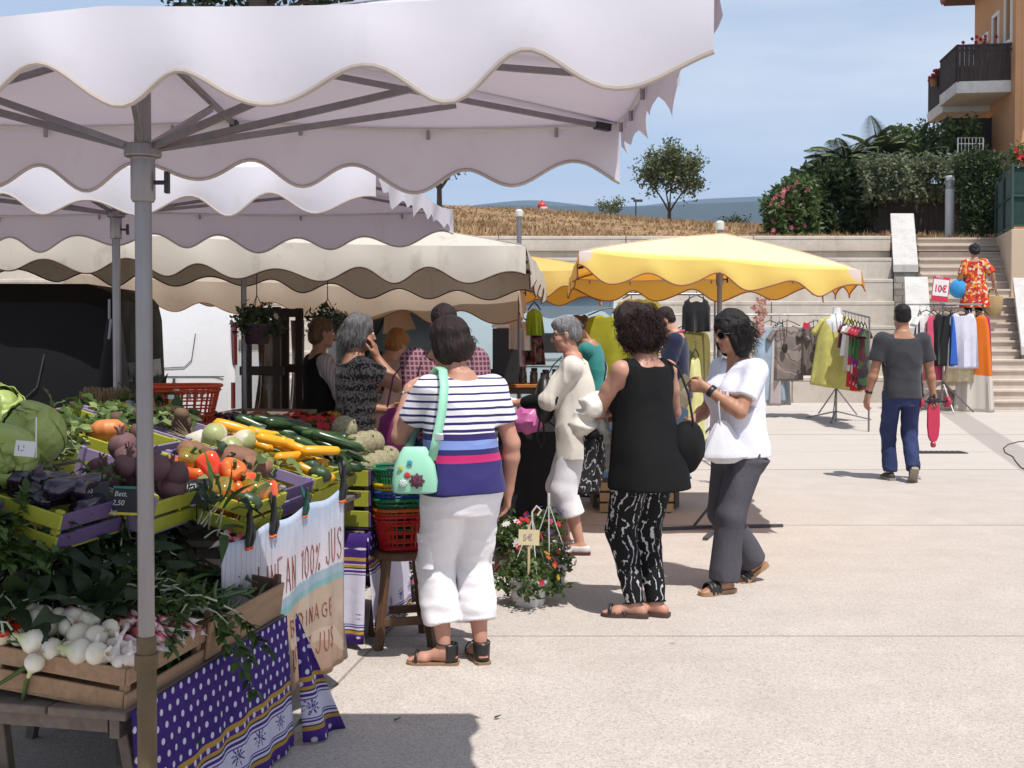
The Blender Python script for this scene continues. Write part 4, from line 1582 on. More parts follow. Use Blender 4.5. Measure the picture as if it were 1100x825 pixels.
# balcony plants
def pot_plant(label,M,fl,n,r,seed,name='potted_plant',stalk=0.0):
 rnd=random.Random(seed)
 t=thing(name,label,'plant',M@Vector((0,0,0)))
 m=MB();m.lathe([(0.09,0),(0.12,0.18),(0.13,0.2)],14);m.build('pot',pbr('terracotta_pot',(0.34,0.15,0.08),0.8),t)
 m=MB()
 for _ in range(n):
  d=Vector((rnd.gauss(0,1),rnd.gauss(0,1),abs(rnd.gauss(0.5,0.8)))).normalized()
  m.leaf((0,0,0.2),d,(0,0,1),r*rnd.uniform(0.6,1.3),0.05,0.5,3)
 m.build('foliage',MIDG,t,smooth=False)
 if fl:
  m=MB()
  for _ in range(14):
   c=Vector((rnd.gauss(0,r*0.5),rnd.gauss(0,r*0.5),0.25+rnd.random()*r))
   for q_ in range(5):m.leaf(c,(math.cos(q_*1.257),rnd.uniform(-0.6,0.1),math.sin(q_*1.257)),(0,-1,0),0.06,0.05,0.1,2)
  m.build('blossom',fl,t,smooth=False)
 return t
pot_plant('leafy potted plant with red flowers standing on the nearer balcony',HM_@Matrix.Translation((0.9,0.6,zs+0.72)),REDF,40,0.35,3)
pot_plant('red geranium hanging on the outer rail of the farther balcony',HM_@Matrix.Translation((2.6,1.33,zs+0.38)),REDF,22,0.2,4)
# dark screen wall and white garden grille below the balcony
sc_=thing('garden_screen','dark grey privacy screen under the balcony','screen',(0,0,0))
p0,p1=P(1015,127,30.0),P(1066,168,30.0)
m=MB();m.box(((p0.x+p1.x)/2,30.0,(p0.z+3.4)/2),(p1.x-p0.x,0.06,p0.z-3.4));m.build('panel',pbr('charcoal_board',(0.035,0.035,0.04),0.8),sc_,smooth=False)
m=MB()
for xx in (p0.x+0.04,(p0.x+p1.x)/2,p1.x-0.04):m.box((xx,29.95,(p0.z+3.4)/2),(0.06,0.06,p0.z-3.35))
m.build('post',pbr('charcoal_board',(0.035,0.035,0.04)),sc_,smooth=False)
wg=thing('garden_gate','white metal garden grille behind the ivy under the balcony','gate',(0,0,0))
p0,p1=P(1029,148,28.2),P(1056,168,28.2)
m=MB()
m.tube([(p0.x,28.2,4.4),(p0.x,28.2,p0.z),(p1.x,28.2,p0.z),(p1.x,28.2,4.4)],0.018,8)
m.build('frame',WHITE,wg)
m=MB()
for k in range(1,7):
 x_=p0.x+(p1.x-p0.x)*k/7
 m.tube([(x_,28.2,4.4),(x_,28.2,p0.z)],0.008,6)
m.tube([(p0.x,28.2,p0.z-0.15),(p1.x,28.2,p0.z-0.15)],0.01,6)
m.build('bars',WHITE,wg)

# things on the hill
b=P(683,236,44);b.z=hill_z(b.x,44)
sg=thing('signpost','thin dark post with a short crossboard on the hill left of the round tree','sign post',b)
hh=P(683,214,44).z-b.z
m=MB();m.tube([(0,0,-0.1),(0,0,hh)],0.028,8);m.build('post',pbr('dark_post',(0.04,0.04,0.045),0.6),sg)
m=MB();m.box((0.08,-0.03,hh-0.06),(0.36,0.03,0.10));m.box((-0.12,-0.03,hh+0.02),(0.14,0.03,0.08));m.build('board',pbr('dark_post',(0.04,0.04,0.045)),sg,smooth=False,bevel=0.004)
b=P(582,229,43);b.z=hill_z(b.x,43)
mk=thing('buoy','small round red and white buoy lying on the dry hill','buoy',b)
m=MB();m.ball((0,0,0.22),0.17,18,sc=(1,1,0.9));m.lathe([(0.05,0.36),(0.045,0.42),(0.02,0.44)],12);m.build('red_float',pbr('red_plastic',(0.62,0.04,0.03),0.4),mk)
m=MB();m.lathe([(0.10,0.0),(0.15,0.06),(0.165,0.13),(0.16,0.17)],18,c=(0.06,-0.03,0));m.build('white_base',WHITE,mk)
# ============================================================ MARKET CANOPIES
STEEL=pbr('galvanised_tube',(0.25,0.235,0.24),0.36,0.12,5,0.05,120,0.002,metal=0.75,streak=(8,8,0.6))
BLACKP=pbr('black_plastic',(0.018,0.018,0.02),0.45,0.2)
BRASSY=pbr('stained_steel',(0.12,0.085,0.045),0.5,0.35,8,0.1,metal=0.5)

def canvas(name,col,tcol,trans,dirt=(0.45,0.42,0.38),dk=0.25):
 if name in MATS: return MATS[name]
 g=NT(name)
 a=g.noise(1.4,6,0.6)
 b=g.noise(7,5,0.65)
 c=g.mix(g.rng(a,0.35,0.7,0,0.5),col,mul(col,0.93))
 c=g.mix(g.rng(b,0.58,0.8,0,dk),c,dirt)
 st_=g.noise(1.0,5,0.6,g.map((5,5,1.2)))
 c=g.mix(g.rng(st_,0.6,0.78,0,dk*1.3),c,dirt)
 w1=g.noise(3.2,2,0.4,dist=0.5)
 g.bump(g.math('ADD',g.math('MULTIPLY',w1,1.4),g.math('MULTIPLY',g.noise(340,2),0.03)),0.16,0.02)
 MATS[name]=g.done(c,0.7,spec=0.3,trans=trans,tcol=tcol)
 return MATS[name]
WHITEC=canvas('white_canvas',(0.80,0.765,0.815),(0.20,0.155,0.215),0.30)
CREAMC=canvas('cream_canvas',(0.74,0.68,0.59),(0.19,0.13,0.075),0.28,(0.33,0.27,0.21),0.5)
TANC=canvas('tan_canvas',(0.60,0.50,0.40),(0.52,0.37,0.24),0.42,(0.33,0.27,0.21),0.4)
def yellow_roof():
 g=NT('yellow_canvas_worn')
 x,y,z=g.xyz()
 n=g.noise(2.0,5,0.6)
 nb=g.noise(9,5,0.65)
 c=g.mix(g.rng(n,0.35,0.7),(0.89,0.75,0.22),(0.88,0.71,0.18))
 # paler above the eave line, worn to white at the corners
 zz=g.math('ADD',z,g.math('MULTIPLY',g.math('SUBTRACT',nb,0.5),0.03))
 ysl=g.math('ADD',zz,g.math('MULTIPLY',x,0.067))
 c=g.mix(g.rng(ysl,2.012,2.042,0.0,0.9),c,(0.90,0.88,0.62))
 for cx_,cy_,cz_ in ((0.462-1.6,7.72-8.62,2.085),(2.40-1.6,7.7-8.62,1.955)):
  dx=g.math('POWER',g.math('SUBTRACT',x,cx_+0.01),2.0);dy=g.math('POWER',g.math('SUBTRACT',y,cy_+0.03),2.0);dz_=g.math('POWER',g.math('SUBTRACT',z,cz_),2.0)
  d=g.math('SQRT',g.math('ADD',g.math('ADD',dx,dy),dz_))
  d=g.math('ADD',d,g.math('MULTIPLY',g.math('SUBTRACT',nb,0.5),0.12))
  c=g.mix(g.rng(d,0.075,0.10,1.0,0.0),c,(0.74,0.70,0.66))
 g.bump(g.noise(3.2,3,0.5,dist=0.5),0.2,0.02)
 return g.done(c,0.7,spec=0.3,trans=0.36,tcol=(0.90,0.30,0.008))
YELLR=yellow_roof()
YELLC=canvas('yellow_canvas',(0.87,0.70,0.22),(0.82,0.30,0.015),0.42,(0.80,0.72,0.45),0.5)

def canopy(label,NL,NR,FR,FL,peak,pole,hub_z,drop,amp,nsc,cm,trim,group,fray=(),base_z=0.0,phase=(0,0,0,0),pole_r=0.021,mast=0.0,feet=False,sag=0.03,worn=False,name='market_canopy',npan=16,thumb=True):
 """a rectangular market umbrella on one mast; corner points are the upper edge of the valance"""
 C_=[Vector(q) for q in (NL,NR,FR,FL)]
 pk=Vector(peak)
 px,pd=pole
 t=thing(name,label,'canopy',(px,pd,base_z),0,group)
 o=Vector((px,pd,base_z))
 m=MB()
 edge_pts=[]
 for e in range(4):
  A,B=C_[e],C_[(e+1)%4]
  L=(B-A).length
  nu=max(24,int(nsc[e]*npan))
  def ep(u):
   q=A.lerp(B,u)
   q.z-= sag*abs(math.sin(2*PI*u))*0.7
   return q
  def roof(u,v):
   q=ep(u).lerp(pk,v)
   q.z-= sag*abs(math.sin(2*PI*u))*0.5*(1-v)*v*2-sag*0.9*math.sin(v*PI)*0.6
   return q-o
  m.grid(roof,nu,8)
  out=(B-A).cross(Vector((0,0,1))).normalized()
  fr=e in fray
  rnd=random.Random(e*7+int(L*100))
  teeth=[rnd.uniform(0.35,1.15) for _ in range(80)]
  def low(u):
   if fr:
    q=u*nsc[e]*2.2
    k=int(q);f=q-k
    return drop*(0.45+0.42*teeth[k%80]*(1-abs(2*f-1))**0.8)
   return drop*(1+0.05*math.sin(u*13+e*2))+amp*(1+0.22*math.sin(u*17+e))*math.cos(2*PI*(nsc[e]*u+phase[e]+0.05*math.sin(u*23+e)))
  bot=[]
  def val(u,v):
   q=ep(u)
   dz=low(u)*v
   rip=0.012*math.sin(u*nsc[e]*2*PI*1.0+e)*v+0.006*math.sin(u*47+e*2)*v
   return q-o+Vector((0,0,-dz))+out*((0.0 if fr else 0.016*math.sin(v*PI*0.6))+rip)
  m.grid(val,nu,6)
  if not fr:
   bot=[val(i/nu,1.0) for i in range(nu+1)]
   edge_pts.append(bot)
 c=m.build('canvas',cm,t,angle=50)
 if trim is not None:
  m=MB()
  for bot in edge_pts:m.tube(bot,0.0055,6)
  m.build('hem_binding',trim,c)
 # seams along the hips
 m=MB()
 for q in C_:m.tube([q-o+Vector((0,0,0.004)),(q.lerp(pk,0.5)-o)+Vector((0,0,sag*0.55+0.004)),pk-o+Vector((0,0,0.004))],0.006,5,flat=0.4)
 m.build('seam',cm,c)
 # frame
 m=MB()
 m.tube([(0,0,0),(0,0,pk.z-base_z+mast)],pole_r,16)
 po=m.build('pole',STEEL,t)
 if mast:
  m=MB();z_=pk.z-base_z+mast
  m.lathe([(pole_r*1.5,z_-0.04),(pole_r*1.7,z_-0.02),(pole_r*1.7,z_+0.015),(pole_r*0.9,z_+0.03)],14)
  m.build('mast_cap',pbr('pale_cap',(0.62,0.64,0.60),0.5),po)
 hz_=hub_z-base_z
 m=MB()
 m.lathe([(pole_r*1.25,hz_-0.13),(pole_r*1.45,hz_-0.12),(pole_r*1.45,hz_-0.02),(pole_r*2.2,hz_-0.015),(pole_r*2.2,hz_+0.015),(pole_r*1.3,hz_+0.02)],16)
 hb=m.build('hub',STEEL,t,bevel=0.002)
 if thumb:
  m=MB()
  m.tube([(pole_r,0,hz_-0.08),(pole_r+0.035,0,hz_-0.08)],0.006,8)
  m.box((pole_r+0.04,0,hz_-0.08),(0.012,0.018,0.055))
  m.build('wing_knob',BLACKP,hb,bevel=0.003)
 ends=[]
 for e in range(4):
  ends.append(C_[e])
  ends.append((C_[e]+C_[(e+1)%4])/2)
 for k,q in enumerate(ends):
  dn=Vector((0,0,-0.022))
  a_=pk-o+dn
  b_=q-o+dn
  b_.z-= 0.0
  m=MB()
  m.beam(a_+(b_-a_)*0.02,a_+(b_-a_)*0.972,0.015,0.015)
  rb=m.build('rib',STEEL,t,smooth=False)
  m=MB()
  m.beam(a_.lerp(b_,0.935),a_.lerp(b_,0.972),0.022,0.022)
  m.build('rib_sleeve',BLACKP,rb,smooth=False)
  f=0.60 if k%2==0 else 0.66
  tip=a_.lerp(b_,f)+Vector((0,0,-0.02))
  m=MB()
  dv_=(tip-Vector((0,0,hz_))).normalized()
  m.beam(Vector((0,0,hz_))+dv_*pole_r*1.6,tip,0.013,0.017)
  m.build('strut',STEEL,t,smooth=False)
 # perimeter strap with clips inside the valance
 m=MB()
 clips=[]
 for e in range(4):
  A,B=C_[e]-o,C_[(e+1)%4]-o
  inw=-(B-A).cross(Vector((0,0,1))).normalized()*0.012
  pts=[]
  for i in range(25):
   q=A.lerp(B,i/24);q.z-= sag*abs(math.sin(2*PI*i/24))*0.7+0.008
   pts.append(q+inw)
  m.tube(pts,0.005,5)
  for i in range(2,24,4):cl=MB();cl.tube([pts[i],pts[i]+Vector((0,0,-0.03))],0.007,6);clips.append(cl)
 bb=m.build('eave_cord',pbr('pale_cord',(0.55,0.52,0.48),0.8),t)
 for cl in clips:cl.build('clip',pbr('grey_clip',(0.25,0.23,0.25),0.5),bb)
 if feet:
  m=MB()
  for a in (0.15,0.15+PI,1.2,1.2+PI):
   m.beam((0,0,0.02),(math.cos(a)*0.52,math.sin(a)*0.52,0.012),0.035,0.02)
   m.beam((0,0,0.26),(math.cos(a)*0.2,math.sin(a)*0.2,0.025),0.02,0.015)
  m.lathe([(0.035,0),(0.035,0.28)],12)
  m.build('foot',pbr('dark_steel',(0.06,0.06,0.065),0.5,metal=0.6),t,smooth=False)
 else:
  m=MB()
  m.lathe([(0.16,0),(0.16,0.03),(0.04,0.05),(0.035,0.25)],18)
  m.build('base_plate',pbr('dark_steel',(0.06,0.06,0.065)),t)
 return t

TRIMW=pbr('hem_tape',(0.42,0.36,0.32),0.8)
TRIMB=pbr('brown_hem_tape',(0.10,0.05,0.035),0.8)
TRIMR=pbr('rust_hem_tape',(0.30,0.12,0.06),0.8)
GC='market canopies in a row'
c1=canopy('nearest white market canopy with a grey underside and scalloped edge, filling the top left',
(-2.01,2.55,2.228),(0.360,2.0,2.178),(0.345,3.575,2.205),(-2.1,3.6,2.225),(-0.935,2.88,2.31),(-0.935,2.84),2.0,
0.158,0.036,(7.0,3.2,7.1,3.2),WHITEC,TRIMW,GC,fray=(1,),phase=(0.44,0,0.05,0))
m=MB();m.lathe([(0.0245,0.0),(0.0245,0.76),(0.0225,0.765)],16)
m.lathe([(0.03,0.68),(0.03,0.72)],14)
m.build('lower_sleeve',BRASSY,c1)
c2=canopy('second white market canopy, behind the nearest one, with a torn jagged right edge',
(-4.1,5.05,2.30),(-0.60,4.95,2.28),(-0.36,6.85,2.27),(-4.1,6.95,2.27),(-2.1,5.9,2.52),(-2.08,5.88),2.15,
0.175,0.042,(8.6,3.6,8.4,3.6),WHITEC,TRIMW,GC,fray=(1,),phase=(0.0,0,0.3,0))
c3=canopy('cream canvas market canopy with drooping stained corner, in front of the tan one',
(-4.7,7.35,2.22),(0.09,7.3,2.09),(0.27,9.5,2.02),(-4.7,9.4,2.26),(-2.05,8.45,2.52),(-2.02,8.42),2.16,
0.205,0.045,(9.5,4.2,9.4,4),CREAMC,TRIMB,GC,fray=(),phase=(0.2,0.3,0.15,0))
c4=canopy('tan sunlit market canopy seen underneath the cream canopy',
(-3.9,9.75,2.03),(0.05,9.6,1.86),(0.12,11.6,2.05),(-3.9,11.6,2.1),(-1.8,10.4,2.32),(-1.76,9.95),1.99,
0.23,0.05,(7.0,3.2,7.1,3),TANC,TRIMR,GC,phase=(0.3,0,0.2,0))
c5=canopy('bright yellow market canopy over the clothes stall, right of the middle',
(0.462,7.72,2.085),(2.40,7.7,1.955),(2.62,9.75,1.99),(0.50,9.75,1.99),(1.62,8.55,2.275),(1.60,8.62),2.01,
0.138,0.046,(4.05,3.6,4.2,3.4),YELLR,TRIMR,GC,phase=(0.52,0.2,0.4,0.1),mast=0.075,feet=True,pole_r=0.02)
c6=canopy('second yellow market canopy, mostly hidden behind the cream canopy and the first yellow one',
(-1.6,10.3,2.12),(0.80,10.2,2.09),(0.95,12.3,2.05),(-1.6,12.3,2.08),(0.07,11.0,2.27),(0.07,11.0),1.98,
0.20,0.045,(5.0,4,5,4),YELLC,TRIMR,GC,phase=(0.1,0,0.2,0),mast=0.42,pole_r=0.024)

# ============================================================ THE VEGETABLE STALL
SU,SN,S0=Vector((0.206,0.979,0)).normalized(),Vector((-0.979,0.206,0)).normalized(),Vector((-1.07,3.12,0))
SANG=math.atan2(SU.y,SU.x)
def S(u,s,z=0.0): return S0+SU*u+SN*s+Vector((0,0,z))
def SM(u,s,z,tilt=0.0,extra=0.0):
 return Matrix.Translation(S(u,s,z))@Matrix.Rotation(SANG+extra,4,'Z')@Matrix.Rotation(tilt,4,'X')

RAWW=pbr('raw_crate_wood',(0.33,0.20,0.115),0.8,0.25,5,0.3,30,0.006,streak=(1.2,9,9))
DARKWD=pbr('aged_crate_wood',(0.115,0.062,0.04),0.8,0.3,5,0.3,30,0.006,streak=(1.2,9,9))
GREYWD=pbr('grey_plank',(0.16,0.125,0.10),0.85,0.3,4,0.35,25,0.006,streak=(0.8,9,9))
LIME=pbr('lime_crate_paint',(0.34,0.35,0.03),0.55,0.18,5,0.15,40)
PURP=pbr('purple_crate_paint',(0.105,0.06,0.16),0.55,0.2,5,0.15,40)
LILAC=pbr('lilac_crate_paint',(0.25,0.20,0.32),0.55,0.2,5,0.15,40)

def table(label,u0,u1,s0,s1,z,mat,legs,name='trestle_table'):
 """a plank table on trestle legs"""
 c=S((u0+u1)/2,(s0+s1)/2)
 t=thing(name,label,'table',c,SANG,'stall tables')
 lu,ls=u1-u0,s1-s0
 m=MB()
 nb=4
 for k in range(nb):m.box((0,-ls/2+ls*(k+0.5)/nb,z-0.0125),(lu,ls/nb-0.008,0.025))
 m.build('tabletop',mat,t,smooth=False,bevel=0.003,seg=1)
 m=MB()
 for yy in (-ls/2+0.05,ls/2-0.05):m.box((0,yy,z-0.055),(lu-0.04,0.03,0.055))
 for xx in (-lu/2+0.05,lu/2-0.05):m.box((xx,0,z-0.05),(0.03,ls-0.16,0.045))
 m.build('apron',mat,t,smooth=False)
 for xx in legs:
  for sy in (-1,1):
   m=MB()
   m.beam((xx,sy*(ls/2-0.10),z-0.08),(xx,sy*(ls/2-0.02),0.0),0.035,0.035)
   m.build('leg',mat,t,smooth=False,bevel=0.003,seg=1)
  m=MB();m.beam((xx,-ls/2+0.1,0.17),(xx,ls/2-0.1,0.22),0.02,0.03);m.build('cross_rail',mat,t,smooth=False)
 return t
table('low grey plank table holding the wooden crates at the near end of the stall',-0.06,1.03,-0.02,0.98,0.49,GREYWD,(-0.40,0.42))
table('higher plank table under the aubergine and beetroot crates',-0.1,0.99,0.46,1.4,0.755,GREYWD,(-0.3,0.3))
table('higher plank table under the tilted lime crates behind the banner',1.0,2.32,0.14,1.22,0.755,GREYWD,(-0.45,0.45))
table('plank table carrying the melons at the far end of the vegetable stall',2.34,3.0,0.14,1.1,0.555,GREYWD,(-0.3,0.3))
table('back table with jars, flowers and beets behind the vegetable crates',1.2,4.6,1.28,1.85,0.98,GREYWD,(-1.5,0,1.5))

def printed_cloth(name,zmid,zlow,flip=False):
 """provencal cloth: white dots on purple, then ochre and purple stripes, then white with lavender sprigs (x along, z up)"""
 g=NT(name)
 x,y,z=g.xyz()
 v=g.map((1,1,1))
 cmb=g.n('ShaderNodeCombineXYZ')
 # staggered white dots
 row=g.math('FLOOR',g.math('DIVIDE',z,0.042))
 odd=g.math('MULTIPLY',g.math('MODULO',g.math('ABSOLUTE',row),2.0),0.024)
 xx=g.math('SUBTRACT',g.math('MODULO',g.math('ADD',g.math('ADD',x,10.0),odd),0.048),0.024)
 zz=g.math('SUBTRACT',z,g.math('MULTIPLY',g.math('ADD',row,0.5),0.042))
 dd_=g.math('SQRT',g.math('ADD',g.math('POWER',g.math('MULTIPLY',xx,1.15),2.0),g.math('POWER',zz,2.0)))
 dot=g.rng(dd_,0.0088,0.0105,1.0,0.0)
 purple=g.mix(g.rng(g.noise(30,4),0.3,0.7),(0.042,0.016,0.15),(0.06,0.024,0.185))
 dotted=g.mix(dot,purple,(0.66,0.63,0.72))
 # sprigs
 sp=g.map((1,1,1),loc=(0.02,0,0))
 sx,sy,sz=g.xyz(sp)
 cx=g.math('SUBTRACT',g.math('MODULO',g.math('ADD',sx,10.0),0.17),0.085)
 cz=g.math('SUBTRACT',sz,zlow+0.125)
 ang=g.math('ARCTAN2',cz,cx)
 rad=g.math('SQRT',g.math('ADD',g.math('POWER',cx,2.0),g.math('POWER',cz,2.0)))
 star=g.math('ADD',0.022,g.math('MULTIPLY',0.013,g.math('SINE',g.math('MULTIPLY',ang,9.0))))
 spr=g.math('MULTIPLY',g.rng(g.math('SUBTRACT',rad,star),-0.002,0.002,1.0,0.0),g.rng(g.noise(160,2),0.42,0.5))
 white=g.mix(spr,(0.62,0.59,0.69),(0.075,0.045,0.20))
 OCH,PUR,DK,WH=(0.46,0.27,0.045),(0.075,0.028,0.21),(0.06,0.045,0.07),(0.62,0.59,0.69)
 w0=zlow+0.22
 h=max(0.05,zmid-w0)
 t=g.rng(z,zlow-0.02,zmid,0.0,1.0)
 L=zmid-zlow+0.02
 def f(dz): return max(0.0,min(1.0,(dz+0.02)/L))
 stops=[(0.0,PUR),(f(0.035),OCH),(f(0.05),DK),(f(0.056),WH),(f(0.066),PUR),(f(0.073),WH),(f(0.078),PUR),(f(0.083),WH)]
 a=L-0.02
 stops+= [(f(a-0.085),PUR),(f(a-0.08),WH),(f(a-0.073),PUR),(f(a-0.062),WH),(f(a-0.055),DK),(f(a-0.048),OCH),(f(a-0.036),PUR),(f(a-0.018),OCH)]
 band=g.ramp(t,stops,'CONSTANT')
 isw=g.math('MULTIPLY',g.math('GREATER_THAN',z,zlow+0.083),g.math('LESS_THAN',z,zmid-0.085))
 low=g.mix(isw,band,white)
 lowd=g.mix(g.math('MULTIPLY',dot,g.math('LESS_THAN',z,zlow+0.03)),low,(0.66,0.63,0.72))
 # dots run on over the ochre edge
 edge=g.math('MULTIPLY',dot,g.math('GREATER_THAN',z,zmid-0.035))
 lowd=g.mix(edge,lowd,(0.66,0.63,0.72))
 c=g.mix(g.math('GREATER_THAN',z,zmid),lowd,dotted)
 g.bump(g.math('ADD',g.noise(300,2),g.math('MULTIPLY',g.noise(14,4),3)),0.3,0.006)
 return g.done(c,0.85,spec=0.25,trans=0.12,tcol=c)

def hang(m,L,z0,z1,y0=0.0,rip=0.012,n=46,nz=12,x0=0.0,seed=0,flare=0.05,waves=9,zf=None,mi=0):
 """a hanging sheet in the x-z plane; zf(u) may raise the lower edge"""
 def fn(u,v):
  lo_=z0+(zf(u) if zf else 0)
  z=z1+(lo_-z1)*v
  y=y0-v*flare-rip*v*math.sin(u*waves*2*PI+seed+0.8*math.sin(u*5))-rip*0.4*v*math.sin(u*waves*4.7+seed)
  return Vector((x0+u*L,y,z))
 m.grid(fn,n,nz,mi)

PC1=printed_cloth('purple_dotted_cloth',0.255,0.02)
t=thing('tablecloth','purple cloth with white dots and striped border hanging from the near low table','tablecloth',S(-0.06,-0.035),SANG,'printed tablecloths')
m=MB();hang(m,1.06,0.015,0.494,flare=0.03,rip=0.010,waves=7)
m.build('front_drop',PC1,t,solid=0.002)
m=MB()
def corner(u,v):
 z=0.49-v*0.475
 a=u*1.5
 r=0.03+0.22*v*u**0.8
 return Vector((1.06+0.02+r*math.sin(a*0.9+0.35)*0.9,-0.03*v-0.02-0.035*math.sin(u*6)*v-0.10*u*v,z-0.02*u*v))
m.grid(corner,14,14)
m.build('corner_drop',PC1,t,solid=0.002)
m=MB();m.M=Matrix.Translation((1.06,0,0))@Matrix.Rotation(R(90),4,'Z');hang(m,1.0,0.03,0.46,y0=0.03,rip=0.01)
m.build('end_drop',PC1,t,solid=0.002)
PC2=printed_cloth('purple_sprig_cloth',0.44,0.04)
t=thing('tablecloth','white and purple sprig printed cloth hanging from the melon table, beside the stool','tablecloth',S(2.30,0.11),SANG,'printed tablecloths')
m=MB();hang(m,0.62,0.03,0.558,flare=0.04,rip=0.012,waves=3,zf=lambda u:0.05*u)
m.build('front_drop',PC2,t,solid=0.002)
m=MB();m.M=Matrix.Rotation(R(90),4,'Z')@Matrix.Scale(-1,4,(1,0,0))@Matrix.Rotation(PI,4,'Z');hang(m,0.34,0.03,0.556,y0=0.0,rip=0.008,waves=3,n=24)
m.build('end_drop',PC2,t,solid=0.002)

# painted banner
A_,B_=Vector((-1.045,3.93,0)),Vector((-0.742,4.80,0))
bd=(B_-A_);BL=bd.length;bang=math.atan2(bd.y,bd.x)
def banner_mat():
 g=NT('painted_banner')
 x,y,z=g.xyz()
 n=g.noise(5,5,0.6)
 n2=g.noise(1.0,4,0.6,g.map((14,1,1.0)))
 sky_=g.mix(g.rng(g.math('ADD',z,g.math('MULTIPLY',g.math('SUBTRACT',n,0.5),0.25)),0.62,0.86),(0.60,0.53,0.55),(0.38,0.50,0.66))
 sky_=g.mix(g.rng(n,0.5,0.7,0,0.7),sky_,(0.70,0.66,0.68))
 sand=g.mix(g.rng(n,0.35,0.65),(0.50,0.385,0.29),(0.40,0.285,0.20))
 sand=g.mix(g.rng(z,0.12,0.36,0.75,0.0),sand,(0.30,0.17,0.115))
 # horizon: a shore that climbs to the right with a town silhouette
 hzn=g.math('ADD',0.455,g.math('MULTIPLY',0.055,g.math('SINE',g.math('SUBTRACT',g.math('MULTIPLY',x,4.0),1.6))))
 dzz=g.math('SUBTRACT',z,hzn)
 town=g.math('ADD',0.022,g.math('MULTIPLY',g.noise(1.0,3,0.8,g.map((48,0,0))),0.045))
 c=g.mix(g.math('GREATER_THAN',dzz,0.0),sand,sky_)
 tw=g.math('MULTIPLY',g.math('GREATER_THAN',dzz,0.0),g.math('LESS_THAN',dzz,town))
 c=g.mix(tw,c,g.mix(n,(0.20,0.30,0.37),(0.36,0.44,0.50)))
 sea=g.math('MULTIPLY',g.math('LESS_THAN',dzz,0.006),g.math('GREATER_THAN',dzz,-0.022))
 c=g.mix(sea,c,(0.20,0.36,0.36))
 # dry reeds in the upper near corner and a few pale swirls
 reed=g.math('MULTIPLY',g.math('GREATER_THAN',g.wave(9,5.0,direction='X',detail=3),0.93),g.math('MULTIPLY',g.math('LESS_THAN',x,0.34),g.math('GREATER_THAN',z,0.60)))
 c=g.mix(g.math('MULTIPLY',reed,0.3),c,(0.16,0.12,0.09))
 sw=g.wave(1.6,7.0,kind='RINGS',detail=1)
 c=g.mix(g.math('MULTIPLY',g.math('GREATER_THAN',sw,0.94),g.math('MULTIPLY',g.math('LESS_THAN',z,0.40),0.35)),c,(0.62,0.52,0.42))
 c=g.mix(g.rng(n2,0.5,0.75,0,0.35),c,mul((0.55,0.50,0.50),1.0))
 g.bump(g.math('ADD',g.noise(260,2),g.math('MULTIPLY',g.noise(1.0,4,0.6,g.map((22,1,2.5))),6)),0.35,0.008)
 return g.done(c,0.8,spec=0.2,trans=0.1,tcol=c)
bt=thing('banner','painted cloth banner with a sea view and hand lettering along the vegetable stall front','banner',A_,bang)
m=MB()
def ban(u,v):
 top=0.785+0.085*u-0.018*math.sin(u*PI*3)**2
 z=top+(0.115-top)*v
 return Vector((u*BL,-0.02-0.012*math.sin(u*17)*v-0.008*math.sin(u*39+1)*v,z))
m.grid(ban,60,24)
m.build('painted_cloth',banner_mat(),bt,solid=0.003)
INK=pbr('brick_red_paint',(0.25,0.085,0.07),0.8,0.2)
def text(s_,size,parent,loc,rot,mat,name='lettering',align='LEFT',sx=1.0,ext=0.001,offset=0.0,shear=0.0):
 cu=bpy.data.curves.new(name,'FONT')
 cu.body=s_
 cu.size=size
 cu.align_x=align
 cu.extrude=ext
 cu.offset=offset
 cu.shear=shear
 tmp=bpy.data.objects.new('tmp',cu)
 COL.objects.link(tmp)
 dg=bpy.context.evaluated_depsgraph_get()
 me=bpy.data.meshes.new_from_object(tmp.evaluated_get(dg))
 bpy.data.objects.remove(tmp)
 me.materials.clear();me.materials.append(mat)
 o=link(name,me,parent)
 o.matrix_local=Matrix.Translation(loc)@Euler(rot).to_matrix().to_4x4()@Matrix.Diagonal((sx,1,1,1))
 return o
